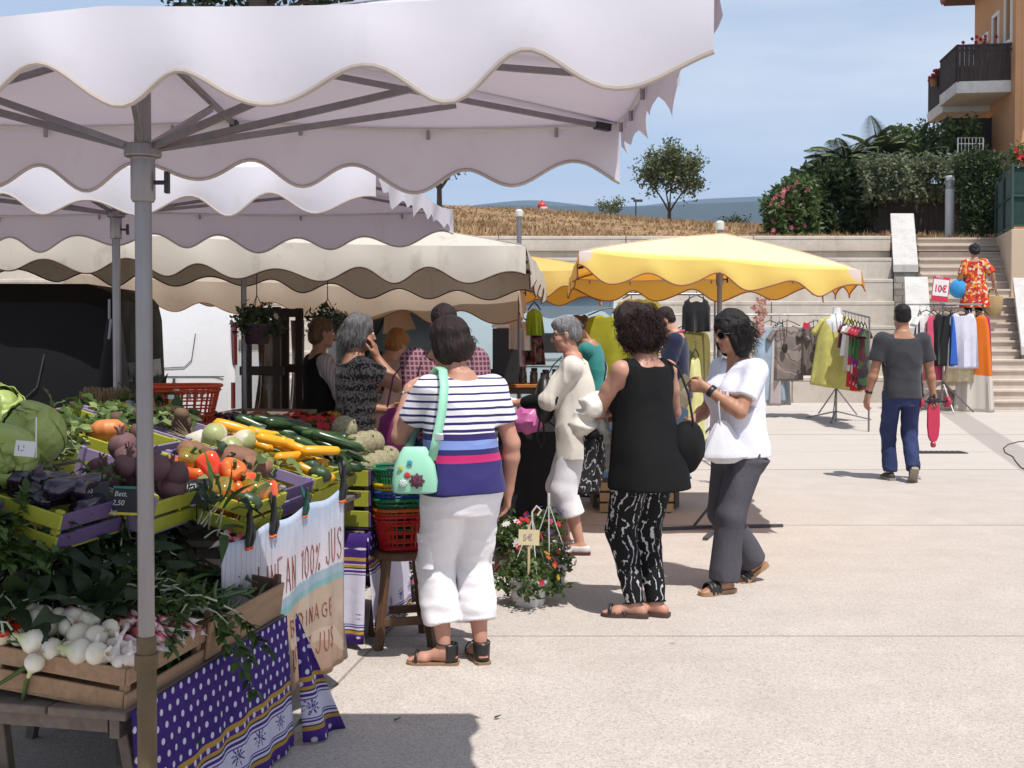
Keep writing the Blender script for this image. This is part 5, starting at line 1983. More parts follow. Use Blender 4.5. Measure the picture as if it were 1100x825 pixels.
# thin tall hand lettering, brushed stroke by stroke
STROKES={'L':[((0,1),(0,0),(.8,0))],'I':[((.2,1),(.2,0))],'N':[((0,0),(0,1),(.8,0),(.8,1))],'E':[((.8,1),(0,1),(0,0),(.8,0)),((0,.52),(.6,.52))],'A':[((0,0),(.42,1),(.84,0)),((.15,.36),(.7,.36))],
'1':[((.15,.82),(.45,1),(.45,0))],'0':[((.4,1),(.08,.8),(0,.5),(.08,.2),(.4,0),(.72,.2),(.8,.5),(.72,.8),(.4,1))],'%':[((.8,1),(0,0)),((.18,.98),(.04,.84),(.18,.7),(.32,.84),(.18,.98)),((.66,.3),(.52,.16),(.66,.02),(.8,.16),(.66,.3))],
'J':[((.7,1),(.7,.22),(.45,0),(.12,.06),(0,.25))],'U':[((0,1),(0,.22),(.2,0),(.6,0),(.8,.22),(.8,1))],'S':[((.78,.85),(.5,1),(.15,.93),(.04,.74),(.25,.56),(.6,.44),(.78,.25),(.6,.03),(.25,0),(0,.16))],
'B':[((0,0),(0,1),(.55,.97),(.7,.76),(.5,.54),(0,.52)),((.5,.54),(.8,.36),(.7,.08),(0,0))],'D':[((0,0),(0,1),(.5,.93),(.8,.6),(.76,.3),(.5,.06),(0,0))],'G':[((.78,.82),(.5,1),(.12,.85),(0,.5),(.12,.13),(.5,0),(.8,.2),(.8,.48),(.5,.48))],
'F':[((.8,1),(0,1),(0,0)),((0,.52),(.6,.52))],'R':[((0,0),(0,1),(.6,.96),(.75,.74),(.55,.52),(0,.5)),((.4,.5),(.82,0))],'T':[((0,1),(.84,1)),((.42,1),(.42,0))]}
def brush(s_,w,h,parent,x,z,mat,r=0.0035,rise=0.0,seed=1):
 rnd=random.Random(seed)
 m=MB()
 for ch in s_:
  k=rnd.uniform(0.93,1.08)
  for st_ in STROKES.get(ch,[]):
   pts=[]
   for a,b in zip(st_[:-1],st_[1:]):
    for q in range(3):pts.append((a[0]+(b[0]-a[0])*q/3,a[1]+(b[1]-a[1])*q/3))
   pts.append(st_[-1])
   P_=[]
   for a,b in pts:
    xx=x+a*w*0.72+rnd.gauss(0,0.0008);zz=z+b*h*k+rnd.gauss(0,0.0008)
    u=xx/BL;top=0.785+0.085*u;v=(top-zz)/(top-0.115)
    P_.append((xx,-0.0235-0.012*math.sin(u*17)*v-0.008*math.sin(u*39+1)*v,zz))
   m.tube(P_,[r*rnd.uniform(0.7,1.15) for _ in P_],6)
  x+= w*(0.62 if ch in ' 1I' else 1.0)
  z+= rise
 return m.build('lettering',mat,parent)
brush('LINEAN',0.050,0.135,bt,0.245,0.515,INK,0.0023,0.0022,2)
brush('100%',0.046,0.120,bt,0.555,0.545,INK,0.0022,0.0022,3)
brush('JUS',0.056,0.135,bt,0.745,0.570,INK,0.0023,0.0022,4)
brush('BODINAGE',0.047,0.062,bt,0.45,0.345,INK,0.0022,0.002,5)
brush('FRUITS ET JUS',0.043,0.085,bt,0.30,0.185,pbr('faded_red_paint',(0.27,0.085,0.06),0.8),0.0022,0.003,6)
for u_,s_,col in ((0.18,1,BLACKP),(0.36,1,BLACKP),(0.62,1,None),(0.965,1,BLACKP)):
 g_=thing('spring_clamp',{0.18:'black spring clamp with orange tips, nearest one on the banner top',0.36:'black spring clamp with orange tips below the empty purple crate',0.62:'small dark green spring clamp in the middle of the banner top',0.965:'black and orange spring clamp at the far top corner of the banner'}[u_],
'clamp',A_+bd*u_+Vector((0,0,0.80+0.085*u_-0.01)),bang,'clamps along the banner')
 k=1.0 if col else 0.75
 cm_=col or pbr('dark_green_plastic',(0.01,0.07,0.05),0.4)
 for sgn in (-1,1):
  m=MB()
  pts=[(sgn*0.012*k,-0.03,-0.055*k),(sgn*0.016*k,-0.036,-0.02*k),(sgn*0.008*k,-0.036,0.01*k),(sgn*0.028*k,-0.03+sgn*0.02,0.06*k),(sgn*0.034*k,-0.026+sgn*0.03,0.10*k)]
  m.tube(pts,[0.007*k,0.011*k,0.013*k,0.011*k,0.007*k],8)
  ar=m.build('handle',cm_,g_)
  m=MB();m.ball((sgn*0.012*k,-0.03,-0.06*k),0.010*k,8,sc=(1,1,0.8));m.build('jaw_tip',pbr('orange_tip',(0.75,0.12,0.02),0.5),ar)

# ---- crates
def crate_mesh_set(L,W,H,sm,em,slats=2,th=0.012,post=None):
 """returns the part meshes of an open slatted crate, x along L, y along W, resting on z = 0"""
 out=[]
 for sy in (-1,1):
  m=MB()
  hs=H/slats
  for k in range(slats):m.box((0,sy*(W/2-th/2),hs*(k+0.5)+(0.006 if k else 0)),(L,th,hs*0.72))
  out.append(('side_panel',m.mesh('side_panel',sm,False)))
 for sx in (-1,1):
  m=MB()
  hs=H/slats
  for k in range(slats):m.box((sx*(L/2-th/2-0.001),0,hs*(k+0.5)+0.003),(th,W-2*th-0.004,hs*0.78))
  out.append(('end_panel',m.mesh('end_panel',em,False)))
 m=MB();m.box((0,0,0.006),(L-0.01,W-2*th-0.006,0.010));out.append(('bottom_panel',m.mesh('bottom_panel',sm,False)))
 for sx in (-1,1):
  for sy in (-1,1):
   m=MB();m.box((sx*(L/2-0.022),sy*(W/2-th-0.012),H*0.52),(0.024,0.022,H*1.04));out.append(('corner_post',m.mesh('corner_post',post or sm,False)))
 return out
def crate(label,M,L,W,H,sm,em,slats=2,group=None,th=0.012,post=None,name='crate',cat='crate'):
 t=thing(name,label,cat,(0,0,0),0,group)
 t.matrix_world=M
 for n_,me in crate_mesh_set(L,W,H,sm,em,slats,th,post):
  o=link(n_,me,t)
  md=o.modifiers.new('bevel','BEVEL');md.width=0.002;md.segments=1
 return t
TILT=R(15)
def zt(s): return 0.785+0.262*(s-0.16)
GCR='lime and purple produce crates'
CR={}
# crates long across the stall (x of the crate runs inwards): near side facing the camera is lime
def up_crate(key,label,u,s,sm,em,W=0.40,L=0.56,H=0.13,dz=0.0):
 M=SM(u,s,zt(s)+dz,TILT)@Matrix.Rotation(R(90),4,'Z')
 CR[key]=M
 crate(label,M,L,W,H,sm,em,2,GCR)
up_crate('aub','lime crate of aubergines, nearest on the upper table',0.44,0.68,LIME,PURP)
up_crate('beet','lilac crate of beetroots, behind the aubergine crate',0.86,0.60,LILAC,LIME)
up_crate('pep','lime crate of red peppers with pale wooden end panel',1.15,0.40,LIME,LIME,W=0.34)
up_crate('pot','lilac crate between the peppers and the yellow courgettes, half empty',1.50,0.42,LILAC,PURP,W=0.32)
up_crate('ycou','lime crate of yellow courgettes above the banner',1.84,0.42,LIME,LIME,W=0.32)
up_crate('cou','lilac crate of dark green courgettes',2.15,0.44,LILAC,LIME,W=0.30)
up_crate('cab','purple crate under the green cabbages at the left edge',0.50,1.22,PURP,LIME)
up_crate('let','lime crate of leafy lettuce behind the beetroots',0.98,1.18,LIME,LILAC)
up_crate('mix','lime crate in the back row holding an orange squash',1.42,1.02,LIME,LILAC)
up_crate('tur','lilac crate of white turnips in the back row',1.86,1.0,LILAC,LIME)
up_crate('left','purple crate at the left edge in front of the cabbages',0.02,0.86,PURP,PURP)
M=Matrix.Translation(S(2.64,0.31,0.562))@Matrix.Rotation(SANG,4,'Z')
CR['mel']=M
crate('lime and purple slatted crate heaped with melons',M,0.56,0.40,0.30,PURP,LIME,3,GCR)
M=Matrix.Translation(S(2.64,0.74,0.562))@Matrix.Rotation(SANG,4,'Z')
crate('purple slatted crate behind the melon crate',M,0.56,0.40,0.30,PURP,PURP,3,GCR)
CR['mel2']=M
GW='raw wooden vegetable crates'
M=SM(0.20,0.22,0.497,R(6))
CR['w1']=M
crate('raw wooden crate of onions, garlic and pink radishes at the near corner of the stall',M,0.46,0.44,0.13,RAWW,RAWW,2,GW,0.01)
M=SM(0.22,0.70,0.53,R(8));CR['w1b']=M
crate('raw wooden crate at the bottom left edge with radishes and turnips',M,0.48,0.42,0.12,RAWW,RAWW,2,GW,0.01)
M=SM(0.71,0.20,0.50,R(8));CR['w2']=M
crate('dark wooden crate of green beans and celery against the banner',M,0.58,0.42,0.17,RAWW,DARKWD,1,GW,0.01,DARKWD)

# ---- baskets, stool
def basket(label,loc,r,h,mat,taper=0.78,sq=1.0,cat='basket',group=None,ribs=40,rings=4,rz=0.0,name='basket',handles=False):
 t=thing(name,label,cat,loc,rz,group)
 def ring(rr,z,n=40):
  pts=[]
  for k in range(n+1):
   a=2*PI*k/n
   c_,s_=math.cos(a),math.sin(a)
   e=0.62
   pts.append((math.copysign(abs(c_)**e,c_)*rr,math.copysign(abs(s_)**e,s_)*rr*sq,z))
  return pts
 m=MB()
 ra= lambda z:r*(taper+(1-taper)*z/h)
 b0,b1=ring(r*taper,0.0,ribs),ring(r,h,ribs)
 for k in range(ribs):m.beam(b0[k],b1[k],0.0075,0.004,up=(b0[k][0],b0[k][1],0.0))
 for i in range(rings):m.tube(ring(ra(h*(i+0.2)/rings),h*(i+0.2)/rings),0.0045,5)
 # solid foot band
 q0,q1=ring(r*taper,0.0),ring(ra(h*0.14),h*0.14)
 m.add(q0+q1,[(k,k+1,42+k-1+1-0,41+k) for k in range(40)])
 m.build('wall',mat,t)
 m=MB();m.tube(ring(r*1.03,h),0.0085,8);m.tube(ring(r*1.0,h-0.022),0.005,6);m.build('rim',mat,t)
 m=MB();m.add([(p[0],p[1],0.004) for p in ring(r*taper,0)[:-1]],[tuple(range(40))]);m.build('bottom',mat,t,solid=0.004)
 return t
def plastic(name,col,rough=0.35,trans=0.12): return pbr(name,col,rough,0.12,6,0.04,60,spec=0.5,trans=trans,tcol=col)
sp_=G(431,690)
st_=thing('stool','worn brown wooden stool holding the stack of coloured baskets','stool',(sp_.x,sp_.y+0.02,0),R(14))
BRW=pbr('brown_stool_wood',(0.115,0.055,0.026),0.5,0.3,4,0.15,30,streak=(9,9,1.0))
m=MB();m.lathe([(0.0,0.425),(0.135,0.425),(0.15,0.435),(0.152,0.45),(0.145,0.462),(0.0,0.464)],28);m.build('seat',BRW,st_)
for a in range(4):
 ca,sa=math.cos(a*PI/2+PI/4),math.sin(a*PI/2+PI/4)
 m=MB();m.beam((ca*0.12,sa*0.12,0.43),(ca*0.185,sa*0.185,0.0),0.036,0.036);m.build('leg',BRW,st_,smooth=False,bevel=0.004)
for a in range(4):
 p0=Vector((math.cos(a*PI/2+PI/4),math.sin(a*PI/2+PI/4),0))*0.165;p1=Vector((math.cos((a+1)*PI/2+PI/4),math.sin((a+1)*PI/2+PI/4),0))*0.165
 m=MB();m.beam(p0+Vector((0,0,0.13)),p1+Vector((0,0,0.13)),0.022,0.04);m.build('stretcher',BRW,st_,smooth=False,bevel=0.003)
z_=0.466
GB='nested coloured shopping baskets'
for lab,col,dz,h,r in (('red plastic basket at the bottom of the stack on the stool',(0.50,0.012,0.012),0.0,0.17,0.135),
('orange plastic basket nested in the red one on the stool',(0.62,0.10,0.015),0.036,0.165,0.133),
('green plastic basket in the middle of the stack on the stool',(0.012,0.19,0.075),0.085,0.165,0.133),
('blue plastic basket of the stack on the stool',(0.02,0.075,0.35),0.125,0.165,0.132),
('yellow plastic basket of the stack on the stool',(0.62,0.45,0.02),0.16,0.165,0.133),
('green plastic basket on top of the stack on the stool',(0.012,0.20,0.075),0.235,0.165,0.135)):
 basket(lab,(sp_.x,sp_.y+0.02,z_+dz),r,h,plastic('basket_'+lab.split()[0],col),group=GB,rz=R(14),sq=0.85)
q=P(196,470,5.75)
basket('open red orange basket standing behind the vegetables in front of the white van',(q.x,q.y,1.02),0.19,0.235,plastic('basket_redorange',(0.72,0.085,0.02),0.4,0.3),0.72,0.75,rz=R(8),ribs=30,rings=6)
# ============================================================ VEGETABLES
def veg_mat(name,stops,axis='Z',z0=0.0,z1=1.0,rough=0.4,noise=0.06,nscale=30,bump=0.1,spec=0.5,coat=0.0,rand=0.12,sss=0.0):
 """colour running along one axis of the vegetable"""
 if name in MATS: return MATS[name]
 g=NT(name)
 x,y,z=g.xyz()
 a={'X':x,'Y':y,'Z':z}[axis]
 n=g.noise(nscale,4,0.6)
 t=g.math('ADD',g.rng(a,z0,z1),g.math('MULTIPLY',g.math('SUBTRACT',n,0.5),noise*4))
 c=g.ramp(t,stops)
 c=g.mix(g.rng(g.noise(nscale*2.2,3),0.4,0.8,0,0.22),c,mul(stops[0][1],0.55))
 hs=g.n('ShaderNodeHueSaturation')
 g.put(hs.inputs['Value'],g.rng(g.rand(),0,1,1-rand,1+rand));g.put(hs.inputs['Color'],c)
 g.bump(n,bump,0.004)
 MATS[name]=g.done(hs.outputs[0],rough,spec=spec,coat=coat,sss=sss)
 return MATS[name]
GSTEM=leaf_mat('green_stem',(0.06,0.11,0.025),(0.14,0.20,0.06),0.15)
ONION=veg_mat('white_onion_skin',[(0,(0.62,0.56,0.42)),(0.5,(0.72,0.68,0.58)),(1,(0.42,0.46,0.20))],'Z',-0.03,0.045,0.3,0.05)
ROOTM=pbr('root_fibres',(0.42,0.33,0.20),0.8)
RAD=veg_mat('pink_radish_skin',[(0,(0.70,0.62,0.58)),(0.28,(0.66,0.45,0.43)),(0.5,(0.55,0.07,0.11)),(1,(0.50,0.035,0.09))],'Z',-0.022,0.022,0.32,0.05)
GARL=veg_mat('garlic_skin',[(0,(0.55,0.47,0.42)),(1,(0.66,0.60,0.54))],'Z',-0.02,0.03,0.6)
TURN=veg_mat('turnip_skin',[(0,(0.60,0.55,0.46)),(0.7,(0.62,0.55,0.44)),(1,(0.33,0.36,0.14))],'Z',-0.03,0.035,0.35)
PEP=veg_mat('pepper_skin',[(0,(0.62,0.035,0.012)),(0.75,(0.66,0.05,0.012)),(1,(0.60,0.16,0.02))],'Z',-0.05,0.05,0.18,0.08,14,0.05,0.6,0.5)
PEP2=veg_mat('ripening_pepper_skin',[(0,(0.62,0.10,0.015)),(0.6,(0.60,0.20,0.02)),(1,(0.13,0.15,0.02))],'Z',-0.05,0.05,0.18,0.12,14,0.05,0.6,0.5)
AUB=veg_mat('aubergine_skin',[(0,(0.012,0.008,0.022)),(1,(0.02,0.010,0.03))],'X',-0.1,0.1,0.2,0.05,12,0.03,0.5,0.4)
BEET=veg_mat('beet_skin',[(0,(0.085,0.035,0.045)),(1,(0.14,0.07,0.07))],'Z',-0.04,0.04,0.75,0.1,25,0.35)
SWP=veg_mat('sweet_potato_skin',[(0,(0.21,0.095,0.055)),(1,(0.25,0.12,0.07))],'X',-0.1,0.1,0.7,0.1,25,0.35)
YCO=veg_mat('yellow_courgette_skin',[(0,(0.78,0.36,0.015)),(1,(0.76,0.33,0.012))],'X',-0.1,0.1,0.3,0.06,18,0.06)
def cou_mat():
 g=NT('courgette_skin')
 n=g.noise(1.0,4,0.6,g.map((6,60,60)))
 c=g.mix(g.rng(n,0.42,0.68),(0.012,0.035,0.012),(0.06,0.115,0.03))
 g.bump(n,0.06,0.004)
 return g.done(c,0.28,spec=0.5)
COU=cou_mat()
def melon_mat():
 g=NT('melon_rind')
 x,y,z=g.xyz()
 a=g.math('ARCTAN2',y,x)
 seg=g.math('ABSOLUTE',g.math('SINE',g.math('MULTIPLY',a,5.0)))
 net=g.voro(52,'DISTANCE_TO_EDGE')
 c=g.mix(g.rng(net,0.0,0.10,0.8,0.0),(0.24,0.215,0.115),(0.42,0.36,0.25))
 c=g.mix(g.rng(seg,0.0,0.16,0.85,0.0),c,(0.09,0.10,0.045))
 g.bump(g.math('SUBTRACT',g.noise(60,3),g.math('MULTIPLY',net,2.0)),0.4,0.004)
 return g.done(c,0.7)
MEL=melon_mat()
def leafy(name,col,hi,vein=True):
 return leaf_mat(name,col,hi,0.25)
CHARD=leafy('chard_leaf',(0.012,0.028,0.010),(0.04,0.07,0.02))
CELER=leafy('celery_leaf',(0.03,0.07,0.012),(0.095,0.16,0.03))
LETT=leafy('lettuce_leaf',(0.10,0.16,0.045),(0.30,0.36,0.14))
def cab_mat():
 g=NT('cabbage_leaf')
 n=g.noise(6,5,0.6)
 w=g.wave(7,4.5,kind='BANDS',direction='Z',detail=3,dscale=1.5)
 c=g.mix(g.rng(n,0.3,0.7),(0.26,0.36,0.07),(0.42,0.50,0.15))
 c=g.mix(g.math('MULTIPLY',g.math('GREATER_THAN',w,0.9),0.28),c,(0.47,0.53,0.24))
 g.bump(g.math('ADD',w,g.noise(40,3)),0.3,0.008)
 return g.done(c,0.45,spec=0.4,trans=0.1,tcol=c)
CABM=cab_mat()

rv=random.Random(21)
def proto(name,m,mats,angle=60):
 return m.mesh(name,mats,True,angle)
def veg(name,me,M,label,cat,group):
 o=link(name,me)
 o.matrix_world=M
 return tag(o,label,cat,group)
def rot(rnd,a=PI): return Euler((rnd.uniform(-a,a),rnd.uniform(-a,a),rnd.uniform(-PI,PI))).to_matrix().to_4x4()
def T(x,y,z): return Matrix.Translation((x,y,z))

# onions: bulb, root tuft, cut green stalk
def onion_mesh(k,stalk):
 m=MB()
 r=0.034*k
 m.lathe([(0.004,-0.88*r),(0.4*r,-0.84*r),(0.85*r,-0.5*r),(r,0.0),(0.88*r,0.45*r),(0.5*r,0.85*r),(0.24*r,1.2*r),(0.2*r,1.7*r)],18)
 rnd=random.Random(int(k*100))
 for _ in range(12):
  d=Vector((rnd.gauss(0,0.5),rnd.gauss(0,0.5),-1)).normalized()
  m.tube([(0,0,-0.85*r),Vector((0,0,-0.85*r))+d*0.012,Vector((0,0,-0.85*r))+d*0.024+Vector((rnd.gauss(0,0.004),rnd.gauss(0,0.004),0))],[0.0011,0.0009,0.0004],4,mi=1)
 if stalk:
  m.tube([(0,0,1.6*r),(0.004,0,2.4*r),(0.018,0.004,3.4*r+0.03),(0.045,0.01,4.2*r+0.05)],[0.2*r,0.22*r,0.18*r,0.1*r],8,mi=2)
 return proto('onion',m,[ONION,ROOTM,GSTEM])
ON=[onion_mesh(1.0,1),onion_mesh(0.85,1),onion_mesh(1.12,0)]
W1=CR['w1']
# crate w1: local x along the stall (away), y inwards (left in the picture); near edge is x = -0.23
for i in range(20):
 row=i // 7
 x=-0.20+row*0.052+rv.uniform(-0.012,0.012)
 y=0.20-(i%7)*0.052+rv.uniform(-0.01,0.01)
 if y<-0.11:y=rv.uniform(-0.05,0.2)
 z=0.135+row*0.022+rv.uniform(0,0.028)
 a=Euler((R(rv.uniform(70,130)),0,R(rv.uniform(-40,40)))).to_matrix().to_4x4()
 veg('onion',ON[i%3],W1@T(x,y,z)@Matrix.Rotation(PI,4,'Z')@a,'round white onion with root tuft in the near wooden crate','onion','white onions in the wooden crate')
veg('onion',ON[1],W1@T(-0.245,0.065,0.105)@Euler((R(200),0,0)).to_matrix().to_4x4(),'single white onion hanging over the front board of the near wooden crate','onion',None)
# garlic
def garlic_mesh():
 m=MB()
 m.lathe([(0.004,-0.018),(0.017,-0.015),(0.026,-0.002),(0.024,0.01),(0.012,0.022),(0.006,0.035),(0.005,0.06)],24,lob=8,lobamp=0.06)
 return proto('garlic',m,[GARL])
GA=garlic_mesh()
for i in range(9):
 veg('garlic_bulb',GA,W1@T(-0.20+(i // 5)*0.045+rv.uniform(-0.008,0.008),-0.205+(i%5)*0.03,0.125+rv.uniform(0,0.02)+(i // 5)*0.01)@rot(rv,0.8),'papery garlic bulb beside the white onions in the near crate','garlic','garlic bulbs in the wooden crate')
# radishes in bunches: every radish its own
def radish_mesh(k):
 m=MB()
 m.lathe([(0.0006,-0.040*k),(0.0015,-0.030*k),(0.006,-0.022),(0.0098,-0.010),(0.0105,0.004),(0.0095,0.014),(0.006,0.021),(0.002,0.024)],12)
 m.tube([(0,0,0.022),(0.002,0,0.04),(0.01,0.003,0.065)],[0.002,0.0018,0.001],5,mi=1)
 return proto('radish',m,[RAD,GSTEM])
RM=[radish_mesh(1.0),radish_mesh(1.25)]
def radish_heap(Mx,x0,x1,y0,y1,z,n,dirn,label,group):
 for i in range(n):
  lay=i/n
  x=rv.uniform(x0,x1);y=rv.uniform(y0,y1)
  e=min(1,4*min((x-x0)/(x1-x0),(x1-x)/(x1-x0)))
  M=Mx@T(x,y,z+lay*0.05*e+rv.uniform(0,0.012))@Euler((R(rv.gauss(90,22)),0,dirn+rv.gauss(0,0.35))).to_matrix().to_4x4()@Matrix.Scale(rv.uniform(0.95,1.35),4)
  veg('radish',RM[i%2],M,label,'radish',group)
radish_heap(W1,-0.05,0.20,-0.205,-0.02,0.115,105,R(150),'pink and white radish in the heap at the right of the near wooden crate','radishes in the near wooden crate')
radish_heap(W1,-0.04,0.08,0.10,0.20,0.145,34,R(200),'pink radish in the small bunch behind the white onions','radishes behind the onions')
radish_heap(CR['w1b'],-0.19,-0.06,-0.15,0.05,0.14,30,R(120),'pink radish in the bunch at the left edge of the stall','radishes at the left edge')

def bunch(name,label,M,n,L,W,mat,spread,seed,stem=None,cat='greens',group=None,bend=0.5,wave=0.05,up=0.6,cl=0.03,drop=0.0,nseg=5,frond=False):
 rnd=random.Random(seed)
 t=thing(name,label,cat,(0,0,0),0,group)
 t.matrix_world=M
 m,s_=MB(),MB()
 for i in range(n):
  d=Vector((rnd.gauss(0,spread),rnd.gauss(0,spread),up+rnd.gauss(0,0.25)))
  d.normalize()
  d.z-= drop*rnd.random()
  b0=Vector((rnd.gauss(0,cl),rnd.gauss(0,cl),rnd.uniform(-0.01,0.03)))
  l=L*rnd.uniform(0.6,1.2)
  e=b0+d*l*0.5
  s_.tube([b0,b0.lerp(e,0.5)+Vector((0,0,0.01)),e],[0.004,0.003,0.0018],5)
  if frond:
   for q in range(9):
    t_=0.25+0.75*q/8
    c=b0.lerp(b0+d*l,t_)-Vector((0,0,bend*0.2*l*t_*t_))
    for k in range(4):
     dd_=(d*0.5+Vector((rnd.gauss(0,1),rnd.gauss(0,1),rnd.gauss(0,0.6))).normalized()).normalized()
     m.leaf(c,dd_,(0,0,1),W*rnd.uniform(0.5,1.1),W*0.55,0.4,2,0,0.2,0.06)
  else:
   m.leaf(e,d+Vector((rnd.gauss(0,0.2),rnd.gauss(0,0.2),-0.1)),(rnd.gauss(0,0.3),rnd.gauss(0,0.3),1),l*0.75,W*rnd.uniform(0.7,1.2),bend,nseg,0,0.2,wave)
 m.build('leaves',mat,t)
 s_.build('stalks',stem or GSTEM,t)
 return t
WSTEM=pbr('pale_stalk',(0.42,0.44,0.30),0.5)
GD='dark leafy bunches over the low crates'
rq=random.Random(8)
for i in range(13):
 u,s_=0.06+(i%7)*0.15+rq.uniform(-0.03,0.03),(0.52,0.40)[i // 7]+rq.uniform(-0.04,0.04)
 bunch('chard_bunch','dark green chard bunch, crinkled leaves heaped below the tilted crates',SM(u,s_,(0.78,0.68)[i // 7]+rq.uniform(-0.03,0.05),R(20),rq.uniform(-0.6,0.6)),40,0.125,0.062,CHARD,0.8,100+i,WSTEM,'chard',GD,0.75,0.16,0.5,0.06)
bunch('greens_bunch','dark green radish tops between the onions and the right radish heap',W1@T(0.03,0.04,0.15),22,0.13,0.065,CHARD,0.6,11,None,'greens',None,0.6,0.06,0.7)
bunch('greens_bunch','loose green carrot tops left of the chard under the lime crate',SM(0.18,0.55,0.86,R(20)),26,0.17,0.05,CELER,0.8,12,None,'greens',None,0.6,0.05,0.5,frond=True)
W2=CR['w2']
bunch('celery_bunch','feathery green celery hanging over the corner of the dark wooden crate',W2@T(-0.24,-0.14,0.16),22,0.24,0.05,CELER,0.7,13,WSTEM,'celery',None,1.2,0.05,0.05,0.03,0.9,frond=True)
bunch('celery_bunch','feathery celery leaves lying on the beans nearer the crate corner',W2@T(-0.20,0.05,0.18),18,0.20,0.045,CELER,0.8,14,WSTEM,'celery',None,0.9,0.05,0.3,0.03,0.3,frond=True)
# small bunch of radishes tied by pale stalks on top of the greens
bunch('radish_leaves','pale stalks of a radish bunch hanging below the pepper crate',SM(0.93,0.22,0.80,R(20)),10,0.2,0.03,CELER,0.35,15,WSTEM,'greens',None,0.6,0.05,0.6)
radish_heap(SM(0.93,0.16,0.755,R(10)),-0.04,0.04,-0.03,0.03,0.0,6,R(80),'small red radish in the bunch below the pepper crate','radishes below the peppers')
# beans
def bean_mesh(k):
 m=MB()
 pts=[(x*0.06,0.012*k*math.sin((x+1)*PI/2),0.004*math.sin(x*3)) for x in (-1,-0.6,-0.2,0.2,0.6,1)]
 m.tube(pts,[0.002,0.0055,0.0062,0.0062,0.0055,0.0015],8)
 return proto('bean',m,[pbr('bean_green',(0.075,0.125,0.035),0.5,0.2,rand=0.2)])
BN=[bean_mesh(1),bean_mesh(-0.7),bean_mesh(1.6)]
for i in range(95):
 l=i/95
 x,y=rv.uniform(-0.12,0.25),rv.uniform(-0.17,0.17)
 veg('green_bean',BN[i%3],W2@T(x,y,0.11+0.065*l*(1-abs(y)*3))@Euler((rv.gauss(0,0.2),rv.gauss(0,0.2),rv.gauss(0.5,0.6))).to_matrix().to_4x4()@Matrix.Scale(rv.uniform(0.8,1.2),4),
'slim green bean in the dark wooden crate against the banner','bean','green beans in the dark crate')
# turnips hanging over w1b
def turnip_mesh(k):
 m=MB()
 m.lathe([(0.001,-0.075*k),(0.004,-0.05*k),(0.02,-0.03),(0.034,-0.012),(0.037,0.008),(0.028,0.026),(0.012,0.034),(0.006,0.036)],18)
 return proto('turnip',m,[TURN])
TU=[turnip_mesh(1),turnip_mesh(1.4)]
for i,(x,y,z) in enumerate(((0.02,-0.14,0.20),(0.05,-0.09,0.215),(0.10,-0.12,0.20),(0.16,-0.165,0.165),(0.0,-0.07,0.21),(0.08,-0.05,0.20))):
 veg('turnip',TU[i%2],CR['w1b']@T(x,y,z)@Euler((R(110),0.3*i,R(150))).to_matrix().to_4x4(),'white turnip in the bunch above the pink radishes at the left','turnip','turnips above the radishes')
# orange cherry tomatoes / chillies at the left edge
for i in range(7):
 m=MB() if i==0 else None
 if i==0:
  m.lathe([(0.0005,-0.045),(0.006,-0.03),(0.011,-0.005),(0.011,0.012),(0.005,0.02)],12);m.tube([(0,0,0.018),(0.003,0,0.04)],0.0022,6,mi=1)
  CH=proto('chilli',m,[veg_mat('chilli_skin',[(0,(0.70,0.03,0.01)),(1,(0.66,0.05,0.01))],'Z',-0.04,0.02,0.2,coat=0.4),GSTEM])
 veg('chilli',CH,W1@T(-0.19+rv.uniform(-0.02,0.03),0.21+rv.uniform(-0.05,0.04),0.17+rv.uniform(-0.01,0.02))@rot(rv,1.6)@Matrix.Scale(1.5,4),'shiny red chilli lying among the onions at the left edge','chilli','red chillies among the onions')

# aubergines
def tubev(name,L,r0,r1,bend,mat,cap=None,n=14,bulge=0.0,lump=0.0,seed=0):
 m=MB()
 rnd=random.Random(seed)
 pts,rs=[],[]
 for i in range(13):
  t=i/12
  x=(t-0.5)*L
  r=(r0+(r1-r0)*t)*(1+bulge*math.sin(t*PI))*(1+lump*rnd.uniform(-1,1))
  e=min(t,1-t)*12
  if e<1.5:r *= math.sqrt(max(0.02,1-(1-e/1.5)**2))
  pts.append((x,bend*math.sin(t*PI),lump*0.02*rnd.uniform(-1,1)));rs.append(max(0.001,r))
 m.tube(pts,rs,n)
 if cap is not None:
  p=Vector(pts[0])
  m.tube([p+Vector((0.004,0,0)),p-Vector((0.012,0,0)),p-Vector((0.03,0.004,0))],[r0*0.5,r0*0.28,r0*0.3],8,mi=1)
  for k in range(5):
   a=k*1.257
   m.leaf(p-Vector((0.002,0,0)),(0.8,math.cos(a)*0.7,math.sin(a)*0.7),(0,math.cos(a),math.sin(a)),r0*1.6,r0*0.8,0.35,3,1)
 return proto(name,m,[mat]+([cap] if cap is not None else []))
AU=[tubev('aubergine',0.20,0.026,0.042,0.012,AUB,GSTEM),tubev('aubergine',0.17,0.024,0.038,-0.015,AUB,GSTEM)]
def lay(key,meshes,n,x0,x1,y0,y1,z,jit,label,cat,group,name,ang=0.0,aj=0.4,sc=(0.82,1.05),layers=2,roll=0.6):
 """rows of vegetables heaped in a crate"""
 per=max(1,n // layers)
 for i in range(n):
  l=i // per
  f=(i%per+0.5)/per
  x=x0+(x1-x0)*f+rv.uniform(-jit,jit)
  y=rv.uniform(y0,y1)
  M=CR[key]@T(x,y,z+l*jit*2.2+rv.uniform(0,jit*0.6))@Euler((rv.uniform(-roll,roll),rv.gauss(0,0.12),ang+rv.gauss(0,aj))).to_matrix().to_4x4()@Matrix.Scale(rv.uniform(*sc),4)
  veg(name,meshes[i%len(meshes)],M,label,cat,group)
